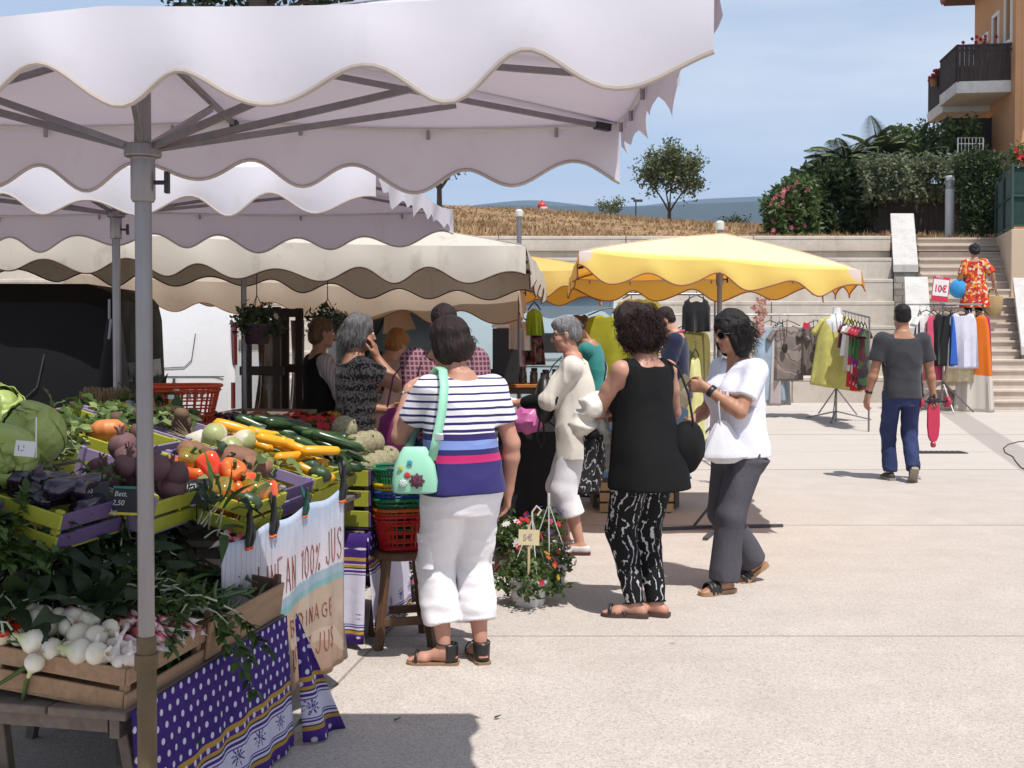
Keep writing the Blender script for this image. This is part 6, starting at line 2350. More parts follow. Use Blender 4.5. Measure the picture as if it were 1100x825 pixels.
lay('aub',AU,14,-0.24,0.22,-0.08,0.08,0.105,0.02,'glossy near black aubergine in the nearest lime crate','aubergine','aubergines in the lime crate','aubergine',R(80),0.3)
def beet_mesh(seed):
 m=MB()
 m.ball((0,0,0),0.046,16,sc=(1,1,0.92),fn=lambda d:1+0.05*math.sin(d.x*7+seed)+0.04*math.sin(d.y*9+seed))
 m.tube([(0,0,-0.04),(0.004,0,-0.06),(0.012,0.004,-0.085)],[0.012,0.005,0.001],8)
 for k in range(5):m.tube([(0.006*math.cos(k),0.006*math.sin(k),0.04),(0.016*math.cos(k*1.3),0.016*math.sin(k*1.3),0.065)],[0.005,0.003],6)
 return proto('beetroot',m,[BEET])
BT=[beet_mesh(1),beet_mesh(4)]
lay('beet',BT,12,-0.22,0.06,-0.13,0.13,0.12,0.03,'rough dark red beetroot behind the aubergines','beetroot','beetroots in the lilac crate','beetroot',0,2,(0.9,1.25))
def pepper_mesh(seed,mat):
 m=MB()
 m.lathe([(0.008,-0.052),(0.026,-0.056),(0.036,-0.045),(0.041,-0.015),(0.046,0.015),(0.043,0.035),(0.030,0.047),(0.012,0.042),(0.004,0.040)],32,lob=4 if seed%2 else 3,lobamp=0.085)
 m.tube([(0,0,0.036),(0.002,0,0.05),(0.01,0.004,0.07)],[0.009,0.006,0.007],8,mi=1)
 return proto('pepper',m,[mat,GSTEM])
PM=[pepper_mesh(1,PEP),pepper_mesh(2,PEP),pepper_mesh(3,PEP2)]
for i in range(15):
 x,y=-0.22+(i%5)*0.085+rv.uniform(-0.015,0.015),-0.10+(i // 5)*0.1+rv.uniform(-0.02,0.02)
 if i>11:x,y=-0.1+(i-12)*0.09,0.0
 veg('red_pepper',PM[0 if i%3<2 else 2] if i%4 else PM[1],CR['pep']@T(x,y,0.105+(0.055 if i>11 else 0)+rv.uniform(0,0.02))@rot(rv,1.2)@Matrix.Scale(rv.uniform(0.95,1.3),4),'glossy red orange pepper in the lime crate with the pale end panel','pepper','peppers in the lime crate')
SP=[tubev('sweet_potato',0.17,0.022,0.030,0.01,SWP,None,14,0.9,0.05,2),tubev('sweet_potato',0.12,0.02,0.028,-0.008,SWP,None,14,0.7,0.06,5)]
lay('pot',SP,6,-0.10,0.22,-0.08,0.08,0.075,0.025,'earthy brown pink sweet potato in the half empty lilac crate','sweet potato','sweet potatoes beside the peppers','sweet_potato',R(30),0.4,(0.9,1.3))
YC=[tubev('yellow_courgette',0.19,0.019,0.024,0.012,YCO,GSTEM),tubev('yellow_courgette',0.16,0.018,0.023,-0.02,YCO,GSTEM)]
lay('ycou',YC,15,-0.24,0.24,-0.05,0.05,0.105,0.022,'bright yellow courgette in the lime crate above the banner','courgette','yellow courgettes above the banner','yellow_courgette',R(25),0.35,(0.9,1.15),3)
CU=[tubev('green_courgette',0.27,0.021,0.027,0.012,COU,GSTEM),tubev('green_courgette',0.24,0.022,0.026,-0.015,COU,GSTEM)]
lay('cou',CU,18,-0.25,0.26,-0.06,0.06,0.11,0.022,'long dark green courgette heaped beside the yellow ones','courgette','green courgettes in the lilac crate','green_courgette',R(20),0.3,(0.9,1.15),3)
# dark green round squash along the front of the yellow courgettes
def squash_mesh():
 m=MB()
 m.lathe([(0.004,-0.032),(0.03,-0.03),(0.05,-0.012),(0.052,0.008),(0.035,0.026),(0.012,0.03),(0.006,0.03)],30,lob=9,lobamp=0.05)
 m.tube([(0,0,0.028),(0.003,0,0.05)],[0.009,0.007],8,mi=1)
 return proto('squash',m,[pbr('dark_squash_skin',(0.035,0.06,0.025),0.45,0.25,rand=0.2),GSTEM])
SQ=squash_mesh()
for i,(k,x,y) in enumerate((('ycou',-0.25,0.05),('ycou',-0.18,-0.02),('cou',-0.26,0.04),('cou',-0.21,-0.05),('pep',-0.24,0.10))):
 veg('round_squash',SQ,CR[k]@T(x,y,0.125)@rot(rv,0.7),'small dark green round squash at the front edge of the tilted crates','squash','round squashes at the crate fronts')
def melon_mesh():
 m=MB()
 m.ball((0,0,0),0.067,40,sc=(1,1,0.95),fn=lambda d:1+0.022*abs(math.sin(5*math.atan2(d.y,d.x))))
 m.tube([(0,0,0.06),(0.002,0,0.075)],[0.006,0.007],8)
 return proto('melon',m,[MEL])
ME=melon_mesh()
k=0
for key,xs in (('mel',4),('mel2',3)):
 for i in range(xs):
  for j in range(3):
   veg('melon',ME,CR[key]@T(-0.205+i*0.137,-0.13+j*0.13,0.285+rv.uniform(0,0.015))@rot(rv,0.9),'netted beige melon in the heap at the far end of the stall','melon','melons heaped in the slatted crates')
 for i in range(xs-1):
  for j in range(2):
   veg('melon',ME,CR[key]@T(-0.14+i*0.137,-0.065+j*0.13,0.385+rv.uniform(0,0.015))@rot(rv,0.9),'netted beige melon in the heap at the far end of the stall','melon','melons heaped in the slatted crates')
veg('melon',ME,CR['mel']@T(-0.05,0.02,0.475)@rot(rv,0.9),'netted beige melon on the very top of the melon heap','melon',None)

# back row: cabbages, lettuce, squash, white turnips
def cabbage(label,M,r,seed):
 t=thing('cabbage',label,'cabbage',(0,0,0));t.matrix_world=M
 rnd=random.Random(seed)
 m=MB();m.ball((0,0,0),r,26,sc=(1,1,1.12),fn=lambda d:1+0.03*math.sin(5*math.atan2(d.y,d.x)+d.z*3)+0.02*math.sin(d.z*11+d.x*6))
 m.build('heart',CABM,t)
 m=MB()
 for k in range(9):
  a=k*2.4+rnd.uniform(-0.2,0.2)
  tw=rnd.uniform(0.72,1.05)
  def fn(u,v):
   th=(u-0.5)*tw*2.1+a
   ph=-1.25+v*(2.55+0.2*math.sin(k))*tw
   rr=r*(1.045+0.022*(k%4)+0.05*max(0,v-0.72)*3*(1+0.6*math.sin(u*15+k))+0.014*math.sin(u*11+v*7))
   w=math.sin(min(1.0,v*1.25+0.2)*PI*0.75)**0.3
   th=a+(u-0.5)*tw*2.1*w
   return Vector((rr*math.cos(ph)*math.cos(th),rr*math.cos(ph)*math.sin(th),rr*1.12*math.sin(ph)))
  m.grid(fn,12,12)
 m.build('outer_leaves',CABM,t,solid=0.003)
 return t
cb_=P(36,466,3.95)
cabbage('big pale green pointed cabbage carrying a white price card at the left edge',T(cb_.x,cb_.y,cb_.z)@Euler((R(35),R(-20),0)).to_matrix().to_4x4(),0.097,3)
cb2=P(2,492,3.72)
cabbage('paler cabbage lying in front of the big one at the left edge',T(cb2.x,cb2.y,cb2.z)@Euler((R(95),0,R(30))).to_matrix().to_4x4(),0.105,6)
cb3=P(-8,450,4.15)
cabbage('green cabbage mostly cut off by the left edge behind the big one',T(cb3.x,cb3.y,cb3.z)@Euler((R(20),R(20),0)).to_matrix().to_4x4(),0.11,9)
CARD=pbr('white_card',(0.70,0.70,0.70),0.6,0.04)
pc=thing('price_card','small white price card stuck into the big cabbage','price card',P(27,482,3.58),R(8))
m=MB();m.box((0,0,0),(0.062,0.003,0.05),(R(-12),R(6),0));m.build('card',CARD,pc,smooth=False)
text('1,50',0.026,pc,(-0.026,-0.005,-0.006),(R(78),0,R(6)),pbr('pencil_grey',(0.12,0.12,0.14),0.7),ext=0.0004)
m=MB();m.tube([(0.03,0.01,-0.03),(0.032,0.012,0.10)],0.0025,6);m.build('stick',CARD,pc)
for i,(u,s) in enumerate(((0.92,1.0),(0.86,0.86),(1.04,0.92),(0.98,1.14))):
 bunch('lettuce','loose leafy lettuce behind the beetroots',SM(u,s,zt(s)+0.11,R(12)),26,0.10,0.075,LETT,0.85,30+i,WSTEM,'lettuce','lettuces behind the beetroots',0.4,0.16,0.6,0.03)
for i in range(12):
 u,s_=0.95+0.11*i+rq.uniform(-0.03,0.03),1.10+rq.uniform(-0.16,0.16)
 bunch('greens_bunch','loose green leaves heaped along the back row of lime crates',SM(u,s_,zt(s_)+0.10,R(12)),20,0.09,0.055,(LETT,MIDG,CELER)[i%3],0.9,130+i,None,'greens','loose greens along the back row',0.5,0.14,0.55,0.05)
for i in range(9):
 u,s_=0.70+0.21*i+rq.uniform(-0.04,0.04),0.30+rq.uniform(-0.14,0.34)
 bunch('greens_bunch','stray green leaves lying over the tilted crates',SM(u,s_,zt(s_)+0.13,R(20)),9,0.08,0.05,(MIDG,CHARD,LETT)[i%3],1.0,150+i,None,'greens','stray leaves over the crates',0.5,0.14,0.35,0.06)
m=MB()
m.lathe([(0.006,-0.045),(0.045,-0.042),(0.072,-0.01),(0.07,0.02),(0.04,0.042),(0.012,0.04)],36,lob=10,lobamp=0.045);m.tube([(0,0,0.04),(0.005,0,0.07)],[0.012,0.009],8,mi=1)
q=P(116,462,4.66)
veg('orange_squash',proto('orange_squash',m,[veg_mat('squash_orange',[(0,(0.55,0.16,0.04)),(1,(0.55,0.20,0.06))],'Z',-0.04,0.04,0.5),GSTEM]),T(q.x,q.y,q.z)@rot(rv,0.3),'ribbed orange squash in the back row of lime crates','squash',None)
def big_turnip():
 m=MB()
 m.lathe([(0.001,-0.11),(0.004,-0.08),(0.025,-0.055),(0.05,-0.02),(0.057,0.012),(0.045,0.04),(0.02,0.055),(0.012,0.058)],22)
 rnd=random.Random(3)
 for k in range(16):
  d=Vector((rnd.gauss(0,0.7),rnd.gauss(0,0.7),-1)).normalized()
  m.tube([(0,0,-0.05),Vector((0,0,-0.05))+d*0.05,Vector((0,0,-0.06))+d*0.1],[0.0015,0.0012,0.0005],4,mi=1)
 return proto('kohlrabi',m,[TURN,ROOTM])
BTU=big_turnip()
for i,(px_,py_,d_) in enumerate(((231,468,4.95),(247,482,4.9),(262,474,5.0),(217,474,5.0))):
 q=P(px_,py_,d_)
 veg('white_turnip',BTU,T(q.x,q.y,q.z)@Euler((R(60+i*20),R(20*i),R(40*i))).to_matrix().to_4x4(),'large white turnip with hairy roots in the back row','turnip','large white turnips in the back row')
PT=[tubev('potato',0.10,0.022,0.026,0.006,pbr('potato_skin',(0.13,0.078,0.045),0.8,0.25,20,0.3,40,rand=0.2),None,12,0.7,0.06,8)]
lay('tur',PT,5,-0.2,0.1,-0.12,0.12,0.09,0.025,'dusty brown root vegetable below the large white turnips','root vegetable','brown roots in the back row','root_vegetable',R(20),0.5,(0.7,1.0))
lay('mix',PT,6,-0.2,0.2,-0.12,0.12,0.09,0.025,'brown potato in the crate with the orange squash','potato','potatoes in the back row','potato',R(40),0.8,(0.7,1.0))
lay('left',AU,8,-0.2,0.2,-0.1,0.1,0.09,0.02,'dark aubergine in the purple crate at the left edge','aubergine','aubergines at the left edge','aubergine',R(60),0.4)

# chalk price slates
def slate(label,p,rz,tilt,txt,fr,size=0.09):
 t=thing('price_slate',label,'price sign',p,rz,'chalk price slates')
 m=MB();m.box((0,0,0),(size*1.3,0.005,size),(tilt,0,0));m.build('slate',pbr('slate_black',(0.02,0.022,0.024),0.7),t,smooth=False)
 E=Euler((tilt,0,0)).to_matrix()
 for sgn in (-1,1):
  m=MB();m.box(E@Vector((0,0,sgn*size*0.53)),(size*1.36,0.008,0.008),(tilt,0,0));m.build('edge',fr[0 if sgn>0 else 1],t,smooth=False)
 m=MB();m.tube([(0,0.006,-size*0.4),(0,0.012,-size*1.3)],0.003,6);m.build('stake',BLACKP,t)
 ch=pbr('chalk',(0.6,0.62,0.62),0.9)
 for k,s_ in enumerate(txt):
  o=text(s_,size*0.30,t,E@Vector((-size*0.55,-0.005,size*(0.16-0.36*k))),(R(90)+tilt,0,0),ch,ext=0.0004)
 return t
TEAL=pbr('teal_edge',(0.02,0.22,0.16),0.5);YEL=pbr('yellow_edge',(0.6,0.5,0.04),0.5)
slate('chalk price slate with teal and yellow edges leaning below the beetroots',P(136,538,3.72),R(-12),R(-25),('Bett.','2,50','kg'),(TEAL,YEL),0.085)
slate('black price slate half hidden in the chard left of the teal edged one',P(101,534,3.72),R(40),R(-20),('3,00',),(BLACKP,BLACKP),0.085)
slate('small black price slate standing in the red peppers',P(212,528,4.12),R(35),R(-20),('2,80','kg'),(BLACKP,BLACKP),0.08)

# ---- on the back table: bottles, red flowers, dark fruit, sheaves
def bottle(label,p,liq,h=0.24,cap=None):
 t=thing('bottle',label,'bottle',p,0,'bottles of juice behind the vegetables')
 m=MB();m.lathe([(0.034,0),(0.037,0.008),(0.037,h*0.58),(0.030,h*0.70),(0.015,h*0.82),(0.0135,h*0.95),(0.0135,h)],18)
 m.build('glass',liq,t)
 m=MB();m.lathe([(0.0155,h*0.95),(0.0155,h*1.03),(0.012,h*1.035)],14);m.build('cap',cap or CARD,t)
 m=MB();m.lathe([(0.0376,h*0.14),(0.0376,h*0.46)],18,cap=False);m.build('paper_label',pbr('buff_label',(0.45,0.36,0.22),0.8),t)
LIQ=[pbr('amber_juice',(0.36,0.12,0.02),0.12,0.1,spec=0.6),pbr('olive_juice',(0.13,0.09,0.02),0.12,0.1,spec=0.6)]
for i,(px_,d_) in enumerate(((142,5.5),(152,5.6),(163,5.5),(172,5.62),(184,5.5),(190,5.65))):
 q=P(px_,470,d_)
 bottle(('amber','olive')[i%2]+' juice bottle with '+('white','black')[(i // 2)%2]+' cap, number in the row before the orange basket'.replace('number in the row ',''),(q.x,q.y,0.985),LIQ[i%2],0.21+0.02*(i%3),CARD if (i // 2)%2==0 else BLACKP)
def flower_pot(label,p,fl,n,r,potc,seed,leafm=MIDG,h=0.14,pr=0.075,name='flower_pot',cat='potted flowers',group=None,fn=70,fs=0.028,mixed=None,rz=0):
 rnd=random.Random(seed)
 t=thing(name,label,cat,p,rz,group)
 m=MB();m.lathe([(pr*0.72,0),(pr*0.78,0.01),(pr*0.98,h*0.9),(pr*1.06,h*0.9),(pr*1.06,h),(pr*0.96,h),(pr*0.94,h*0.86)],24)
 m.build('pot',potc,t)
 m=MB()
 for _ in range(n):
  d=Vector((rnd.gauss(0,1),rnd.gauss(0,1),abs(rnd.gauss(0.15,0.7)))).normalized()
  c=Vector((d.x*r*rnd.random()**0.5,d.y*r*rnd.random()**0.5,h*0.9+d.z*r*0.9*rnd.random()**0.5-(0.05 if abs(d.z)<0.25 else 0)))
  leaf_cluster(m,rnd,c,r*0.22,5,r*0.24)
 m.build('foliage',leafm,t,smooth=False)
 fl=fl if isinstance(fl,list) else [fl]
 f=MB()
 for i in range(fn):
  d=Vector((rnd.gauss(0,1),rnd.gauss(0,1),abs(rnd.gauss(0.35,0.7)))).normalized()
  c=Vector((d.x*r*1.04,d.y*r*1.04,h*0.9+d.z*r*0.98))
  u=d.orthogonal().normalized();w=d.cross(u)
  mi=rnd.randrange(len(fl))
  for k in range(6):
   a=k*PI/3
   f.leaf(c,u*math.cos(a)+w*math.sin(a)+d*0.35,d,fs,fs*0.8,0.2,2,mi,0.1)
 f.build('blossom',fl,t,smooth=False)
 return t
DPOT=pbr('dark_plastic_pot',(0.035,0.015,0.02),0.45)
YELF=pbr('yellow_petal',(0.62,0.38,0.02),0.6,bump=0,trans=0.3);ORF=pbr('orange_petal',(0.62,0.11,0.02),0.6,bump=0,trans=0.3);WHF=pbr('white_petal',(0.7,0.66,0.64),0.6,bump=0,trans=0.3);VIOF=pbr('violet_petal',(0.12,0.03,0.25),0.6,bump=0,trans=0.3)
PNK=pbr('rose_petal',(0.62,0.12,0.30),0.6,0.2,10,0,trans=0.3)
for i,(px_,d_,c_) in enumerate(((278,7.1,REDF),(300,6.9,REDF),(318,7.2,REDF),(340,6.95,REDF),(356,7.15,REDF))):
 q=P(px_,480,d_)
 flower_pot('deep red flowers in a pot behind the courgettes, '+('leftmost of the five','second from the left','middle of the five','second from the right','nearest the melons')[i],(q.x,q.y,0.80),[c_,c_,c_,YELF] if i>2 else c_,60,0.13,DPOT,40+i,h=0.10,group='red flower pots behind the courgettes',fn=60,fs=0.03)
table('low table of red flower pots behind the courgettes',3.35,4.5,0.9,1.7,0.80,GREYWD,(-0.4,0.4))
def berry():
 m=MB();m.ball((0,0,0),0.016,10); return proto('plum',m,[pbr('dark_plum',(0.045,0.008,0.022),0.35,0.3,rand=0.3)])
BE=berry()
q=P(244,462,5.9)
fb=thing('fruit_tray','dark tray of purple plums in front of the white van','tray',(q.x,q.y,0.985),SANG)
m=MB();m.box((0,0,0.03),(0.34,0.24,0.05),taper=1.1);m.build('tray',DARKWD,fb,smooth=False,bevel=0.004)
for i in range(60):
 veg('plum',BE,T(q.x,q.y,0.985)@Matrix.Rotation(SANG,4,'Z')@T(rv.uniform(-0.15,0.15),rv.uniform(-0.1,0.1),0.065+0.05*(i/60)),'dark purple plum in the tray before the white van','plum','plums in the dark tray')
STRAW=pbr('dry_straw',(0.25,0.165,0.085),0.85,0.3,10,0.2)
def sheaf(label,p,n,L,r,seed,sp=0.25,mat=STRAW):
 rnd=random.Random(seed)
 t=thing('straw_sheaf',label,'sheaf',p,0,'dry sheaves behind the stall')
 m=MB()
 for _ in range(n):
  a=rnd.uniform(0,2*PI);rr=r*rnd.random()**0.5
  b=Vector((math.cos(a)*rr,math.sin(a)*rr,0))
  e=b*(1+sp*3*rnd.random())+Vector((rnd.gauss(0,0.012),rnd.gauss(0,0.012),L*rnd.uniform(0.8,1.05)))
  m.tube([b,b.lerp(e,0.5)+Vector((rnd.gauss(0,0.006),rnd.gauss(0,0.006),0)),e],0.0026,5)
 m.build('stalks',mat,t)
 m=MB();m.lathe([(r*1.25,L*0.3),(r*1.3,L*0.33)],18,cap=False);m.build('twine',ROOTM,t,solid=0.006)
q=P(104,458,5.6);sheaf('thick bundle of dry brown stalks leaning left of the second pole',(q.x,q.y,0.985),190,0.26,0.055,4,0.28)
q=P(128,458,5.8);sheaf('paler bundle of dry stalks just behind the second pole',(q.x,q.y,0.985),130,0.25,0.045,6,0.2)
q=P(185,448,6.2);sheaf('short tied bundle of pale stalks above the orange basket',(q.x,q.y,1.06),120,0.17,0.05,8,0.05)
q=P(168,446,6.2)
bunch('dark_plant','dark spiky plant above the orange basket',T(q.x,q.y,q.z),18,0.18,0.03,CHARD,0.4,50,None,'plant',None,0.2,0.0,0.9)
# ============================================================ BEHIND THE STALLS
VANW=pbr('white_car_paint',(0.74,0.74,0.75),0.28,0.03,2,0.02,40,coat=0.4)
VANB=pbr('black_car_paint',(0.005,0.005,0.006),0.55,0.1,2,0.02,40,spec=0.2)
VANT=pbr('pale_blue_car_paint',(0.38,0.47,0.50),0.3,0.05,2,0.02,40,coat=0.4)
RUBB=pbr('tyre_rubber',(0.015,0.015,0.016),0.85)
GLASS=pbr('dark_glass',(0.02,0.025,0.03),0.1,bump=0)
def van(label,M,L,W,H,paint,side_text=None,name='van',window_rear=True,glass_sides=False):
 """a delivery van; local x runs along it with the tail at x = 0 and the nose at x = -L, the side with y = 0 faces -y"""
 t=thing(name,label,'van',(0,0,0));t.matrix_world=M
 def section(x,h,inset,zb=0.28):
  return [Vector((x,inset,zb)),Vector((x,-0.03+inset,0.62)),Vector((x,-0.03+inset,1.0)),Vector((x,0.02+inset,h*0.72)),Vector((x,0.09+inset,h*0.93)),Vector((x,0.22+inset,h)),
Vector((x,W-0.22-inset,h)),Vector((x,W-0.09-inset,h*0.93)),Vector((x,W-0.02-inset,h*0.72)),Vector((x,W+0.03-inset,1.0)),Vector((x,W+0.03-inset,0.62)),Vector((x,W-inset,zb))]
 m=MB()
 m.rings([section(0.06,H-0.12,0.07),section(0.0,H-0.06,0.02),section(-0.15,H,0),section(-L*0.62,H,0),section(-L*0.74,H*0.86,0.02),section(-L*0.80,H*0.56,0.03),section(-L*0.97,H*0.48,0.08),section(-L,0.62,0.14)])
 b=m.build('bodywork',paint,t,angle=28)
 for x in (-0.72,-L+0.75):
  for y in (0.08,W-0.08):
   m=MB();m.M=T(x,y,0.33)@Matrix.Rotation(R(90),4,'X')
   m.lathe([(0.19,-0.1),(0.31,-0.1),(0.33,-0.06),(0.33,0.06),(0.31,0.1),(0.19,0.1)],24)
   w=m.build('wheel',RUBB,t)
   m=MB();m.M=T(x,y,0.33)@Matrix.Rotation(R(90),4,'X');m.lathe([(0.0,-0.085),(0.19,-0.09),(0.2,0.09),(0.0,0.085)],18);m.build('rim',pbr('wheel_grey',(0.35,0.35,0.36),0.4,metal=0.6),w)
 groove=pbr('panel_gap',(0.05,0.05,0.052),0.8)
 m=MB()
 yy=-0.033
 # pressed window panel, door gaps and sliding rail
 m.tube([(-0.38,-0.004,H*0.74),(-0.42,-0.028,1.16),(-0.50,yy,1.08),(-0.9,yy,1.06),(-1.42,yy,1.09)],0.0055,6)
 m.tube([(-1.55,0.0,H*0.72),(-1.55,yy,1.0),(-1.55,yy,0.45)],0.006,6)
 m.tube([(-0.05,yy,0.97),(-1.55,yy,0.97)],0.006,6)
 m.build('panel_groove',groove,b)
 m=MB();m.box((0.055,0.05,1.35),(0.05,0.05,0.5),(0,0,R(-25)));m.box((0.035,0.03,0.75),(0.05,0.05,0.3),(0,0,R(-25)));m.build('tail_lamp',pbr('tail_lamp_red',(0.10,0.008,0.008),0.2,coat=0.5),t,smooth=False,bevel=0.006)
 m=MB();m.box((0.07,W/2,0.42),(0.12,W-0.1,0.2));m.build('bumper',pbr('grey_bumper',(0.06,0.06,0.062),0.6),t,smooth=False,bevel=0.03)
 if window_rear:
  m=MB();m.box((0.045,W/2,H*0.74),(0.02,W-0.45,0.42),(0,R(-4),0));m.build('rear_window',GLASS,t,smooth=False,bevel=0.01)
 m=MB();m.box((-0.62,-0.045,0.90),(0.03,0.02,0.10));m.build('door_handle',pbr('grey_bumper',(0.06,0.06,0.062)),t,bevel=0.004)
 if glass_sides:
  m=MB();m.add([(-0.25,-0.012,1.15),(-1.35,-0.012,1.15),(-1.35,0.016,H*0.74),(-0.4,0.016,H*0.74)],[(0,3,2,1)]);m.build('side_window',GLASS,t,smooth=False,solid=0.006)
 if side_text:text(side_text,0.15,t,(-0.66,-0.036,0.72),(R(90),0,0),pbr('chrome_letters',(0.13,0.13,0.14),0.4,metal=0.4),sx=1.15,ext=0.003)
 return t
# white van: its side faces the camera; tail at the right
q=P(246,450,12.9)
van('white delivery van with its sunlit side behind the orange basket',T(q.x,12.9,gz(12.9)),4.6,1.85,1.98,VANW,'Trafic')
q=P(114,450,7.6)
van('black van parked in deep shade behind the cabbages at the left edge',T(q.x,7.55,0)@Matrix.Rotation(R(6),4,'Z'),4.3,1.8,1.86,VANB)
# pale blue van behind the clothes stall
q=P(662,450,14.8)
van('pale blue van behind the yellow canopies',T(q.x,14.8,gz(14.8)),4.2,1.75,1.90,VANT,glass_sides=True)
# blue and white tarpaulin over it
q=P(600,327,14.4)
tt=thing('tarpaulin','crumpled blue and white tarpaulin on the roof of the pale blue van','tarpaulin',(q.x,15.2,gz(14.8)+1.9))
m=MB();m.grid(lambda u,v:Vector(((u-0.5)*1.6,(v-0.5)*0.9,0.05+0.05*math.sin(u*9+v*4)+0.06*math.sin(v*PI)+0.03*math.sin(u*23+v*9))),40,20)
g=NT('striped_tarp');w_=g.wave(2.4,3.0,direction='Y');tarp=g.done(g.mix(g.math('GREATER_THAN',w_,0.45),(0.55,0.60,0.66),(0.02,0.14,0.50)),0.4)
m.build('sheet',tarp,tt,solid=0.006)

# light grey van with its tailgate up, behind the chatting customers
q=P(418,450,13.6)
gv=thing('open_van','pale grey van with its tailgate raised over a dark load space','van',(q.x,13.6,gz(13.6)))
m=MB()
for sx in (-1,1):m.box((sx*0.70,1.0,1.0),(0.12,2.0,1.7))
m.box((0,1.0,1.86),(1.52,2.0,0.10));m.box((0,1.0,0.32),(1.52,2.0,0.3));m.box((0,2.0,1.0),(1.5,0.06,1.7))
m.build('bodywork',pbr('grey_car_paint',(0.36,0.37,0.37),0.35,0.05,coat=0.3),gv,smooth=False,bevel=0.03)
m=MB();m.box((0,-0.34,1.82),(1.44,0.80,0.06),(R(-14),0,0));m.box((0,-0.36,1.86),(1.2,0.40,0.03),(R(-14),0,0))
tg=m.build('tailgate',pbr('grey_car_paint',(0.36,0.37,0.37)),gv,smooth=False,bevel=0.02)
m=MB();m.box((0,-0.74,1.70),(0.2,0.03,0.05),(R(-14),0,0));m.build('handle',BLACKP,tg,smooth=False,bevel=0.005)
m=MB()
for i in range(5):m.box((-0.4+i*0.2,0.5,0.62+0.1*(i%2)),(0.18,0.5,0.3+0.2*(i%2)))
m.build('load',pbr('dark_boxes',(0.03,0.026,0.024),0.9),gv,smooth=False)
for sx in (-1,1):
 m=MB();m.M=T(sx*0.62,0.55,0.31)@Matrix.Rotation(R(90),4,'Y');m.lathe([(0.1,-0.1),(0.3,-0.1),(0.31,0),(0.3,0.1),(0.1,0.1)],20);m.build('wheel',RUBB,gv)
m=MB();m.tube([(-0.72,-0.02,0.98),(0.72,-0.02,0.98)],0.02,8);m.build('load_bar',STEEL,gv)

# dark wooden display frames with cellophane-wrapped bundles
KRAFT=pbr('wrapped_paper',(0.30,0.19,0.11),0.22,0.3,7,0.5,9,0.03,spec=0.7,coat=0.5)
DKB=pbr('dark_brown_frame',(0.035,0.018,0.011),0.55,0.3)
for i,(x0,x1,d,lab) in enumerate(((262,302,8.75,'dark brown display frame beside the third pole, holding wrapped paper'),(303,326,9.3,'dark brown display frame farther right, under the second hanging pot'))):
 a,b=P(x0,460,d),P(x1,460,d)
 t=thing('display_stand',lab,'stand',((a.x+b.x)/2,d,0),0,'dark display frames')
 w=b.x-a.x
 for sx in (-1,1):
  m=MB();m.box((sx*(w/2-0.03),0,0.86),(0.06,0.06,1.72));m.build('post',DKB,t,smooth=False,bevel=0.005)
 for zz,ww in ((1.22,0.05),(1.68,0.0),(0.3,0.0)):
  m=MB();m.box((0,-0.01,zz),(w+ww,0.05,0.07));m.build('cross_rail',DKB,t,smooth=False,bevel=0.005)
 r_=thing('wrapped_bundle','shiny cellophane wrapped paper bundle standing behind the '+('left' if i==0 else 'right')+' dark frame','bundle',((a.x+b.x)/2,d+0.22,0),0,'wrapped bundles')
 def bf(u,v):
  an=2*PI*u
  rr=w*0.42*(1+0.10*math.sin(3*an+v*9)+0.07*math.sin(7*an-v*14))*(0.85+0.2*math.sin(v*6))
  return Vector((math.cos(an)*rr,math.sin(an)*rr*0.8,v*1.62))
 m=MB();m.grid(bf,40,40);m.build('wrap',KRAFT,r_)
 m=MB();m.lathe([(w*0.40,0.8),(w*0.41,0.83)],20,cap=False);m.build('tape',DKB,r_,solid=0.004)
# hanging flower pots
for i,(px_,py_,d,sd,top_) in enumerate(((276,352,8.25,5,2.12),(352,350,9.35,6,1.97))):
 q=P(px_,py_+6,d)
 fp=flower_pot('dark hanging pot of big leaved plants '+('on the third pole, left one' if i==0 else 'above the grey haired woman, right one'),(q.x,q.y,q.z-0.08),pbr('cream_petal',(0.40,0.36,0.28),0.7,bump=0),95,0.20,pbr('plum_pot',(0.045,0.012,0.03),0.5),sd,DARKG,h=0.15,pr=0.11,name='hanging_pot',cat='hanging pot',group='hanging flower pots',fn=6,fs=0.03)
 m=MB()
 for a in range(3):m.tube([(0.11*math.cos(a*2.1),0.11*math.sin(a*2.1),0.14),(0,0,0.36)],0.003,5)
 m.tube([(0,0,0.35),(0.0,0,top_-q.z+0.06),(-0.08,0,top_-q.z+0.08)],0.004,6)
 m.build('hanger',BLACKP,fp)
# small tan flap hanging from the tan canopy
fl=thing('canvas_flap','tan canvas flap hanging down between the tan canopy and the grey van','flap',P(424,318,10.8),0)
m=MB();m.grid(lambda u,v:Vector(((u-0.5)*(0.16+0.16*v)+0.05*v,-0.02*math.sin(u*6)-0.05*v,-0.34*v+0.05*(u-0.2)*v-0.02)),14,12);m.build('cloth',TANC,fl,solid=0.003)
m=MB();m.tube([(-0.1,0,-0.01),(0.1,0,-0.01)],0.012,8);m.build('rod',STEEL,fl)
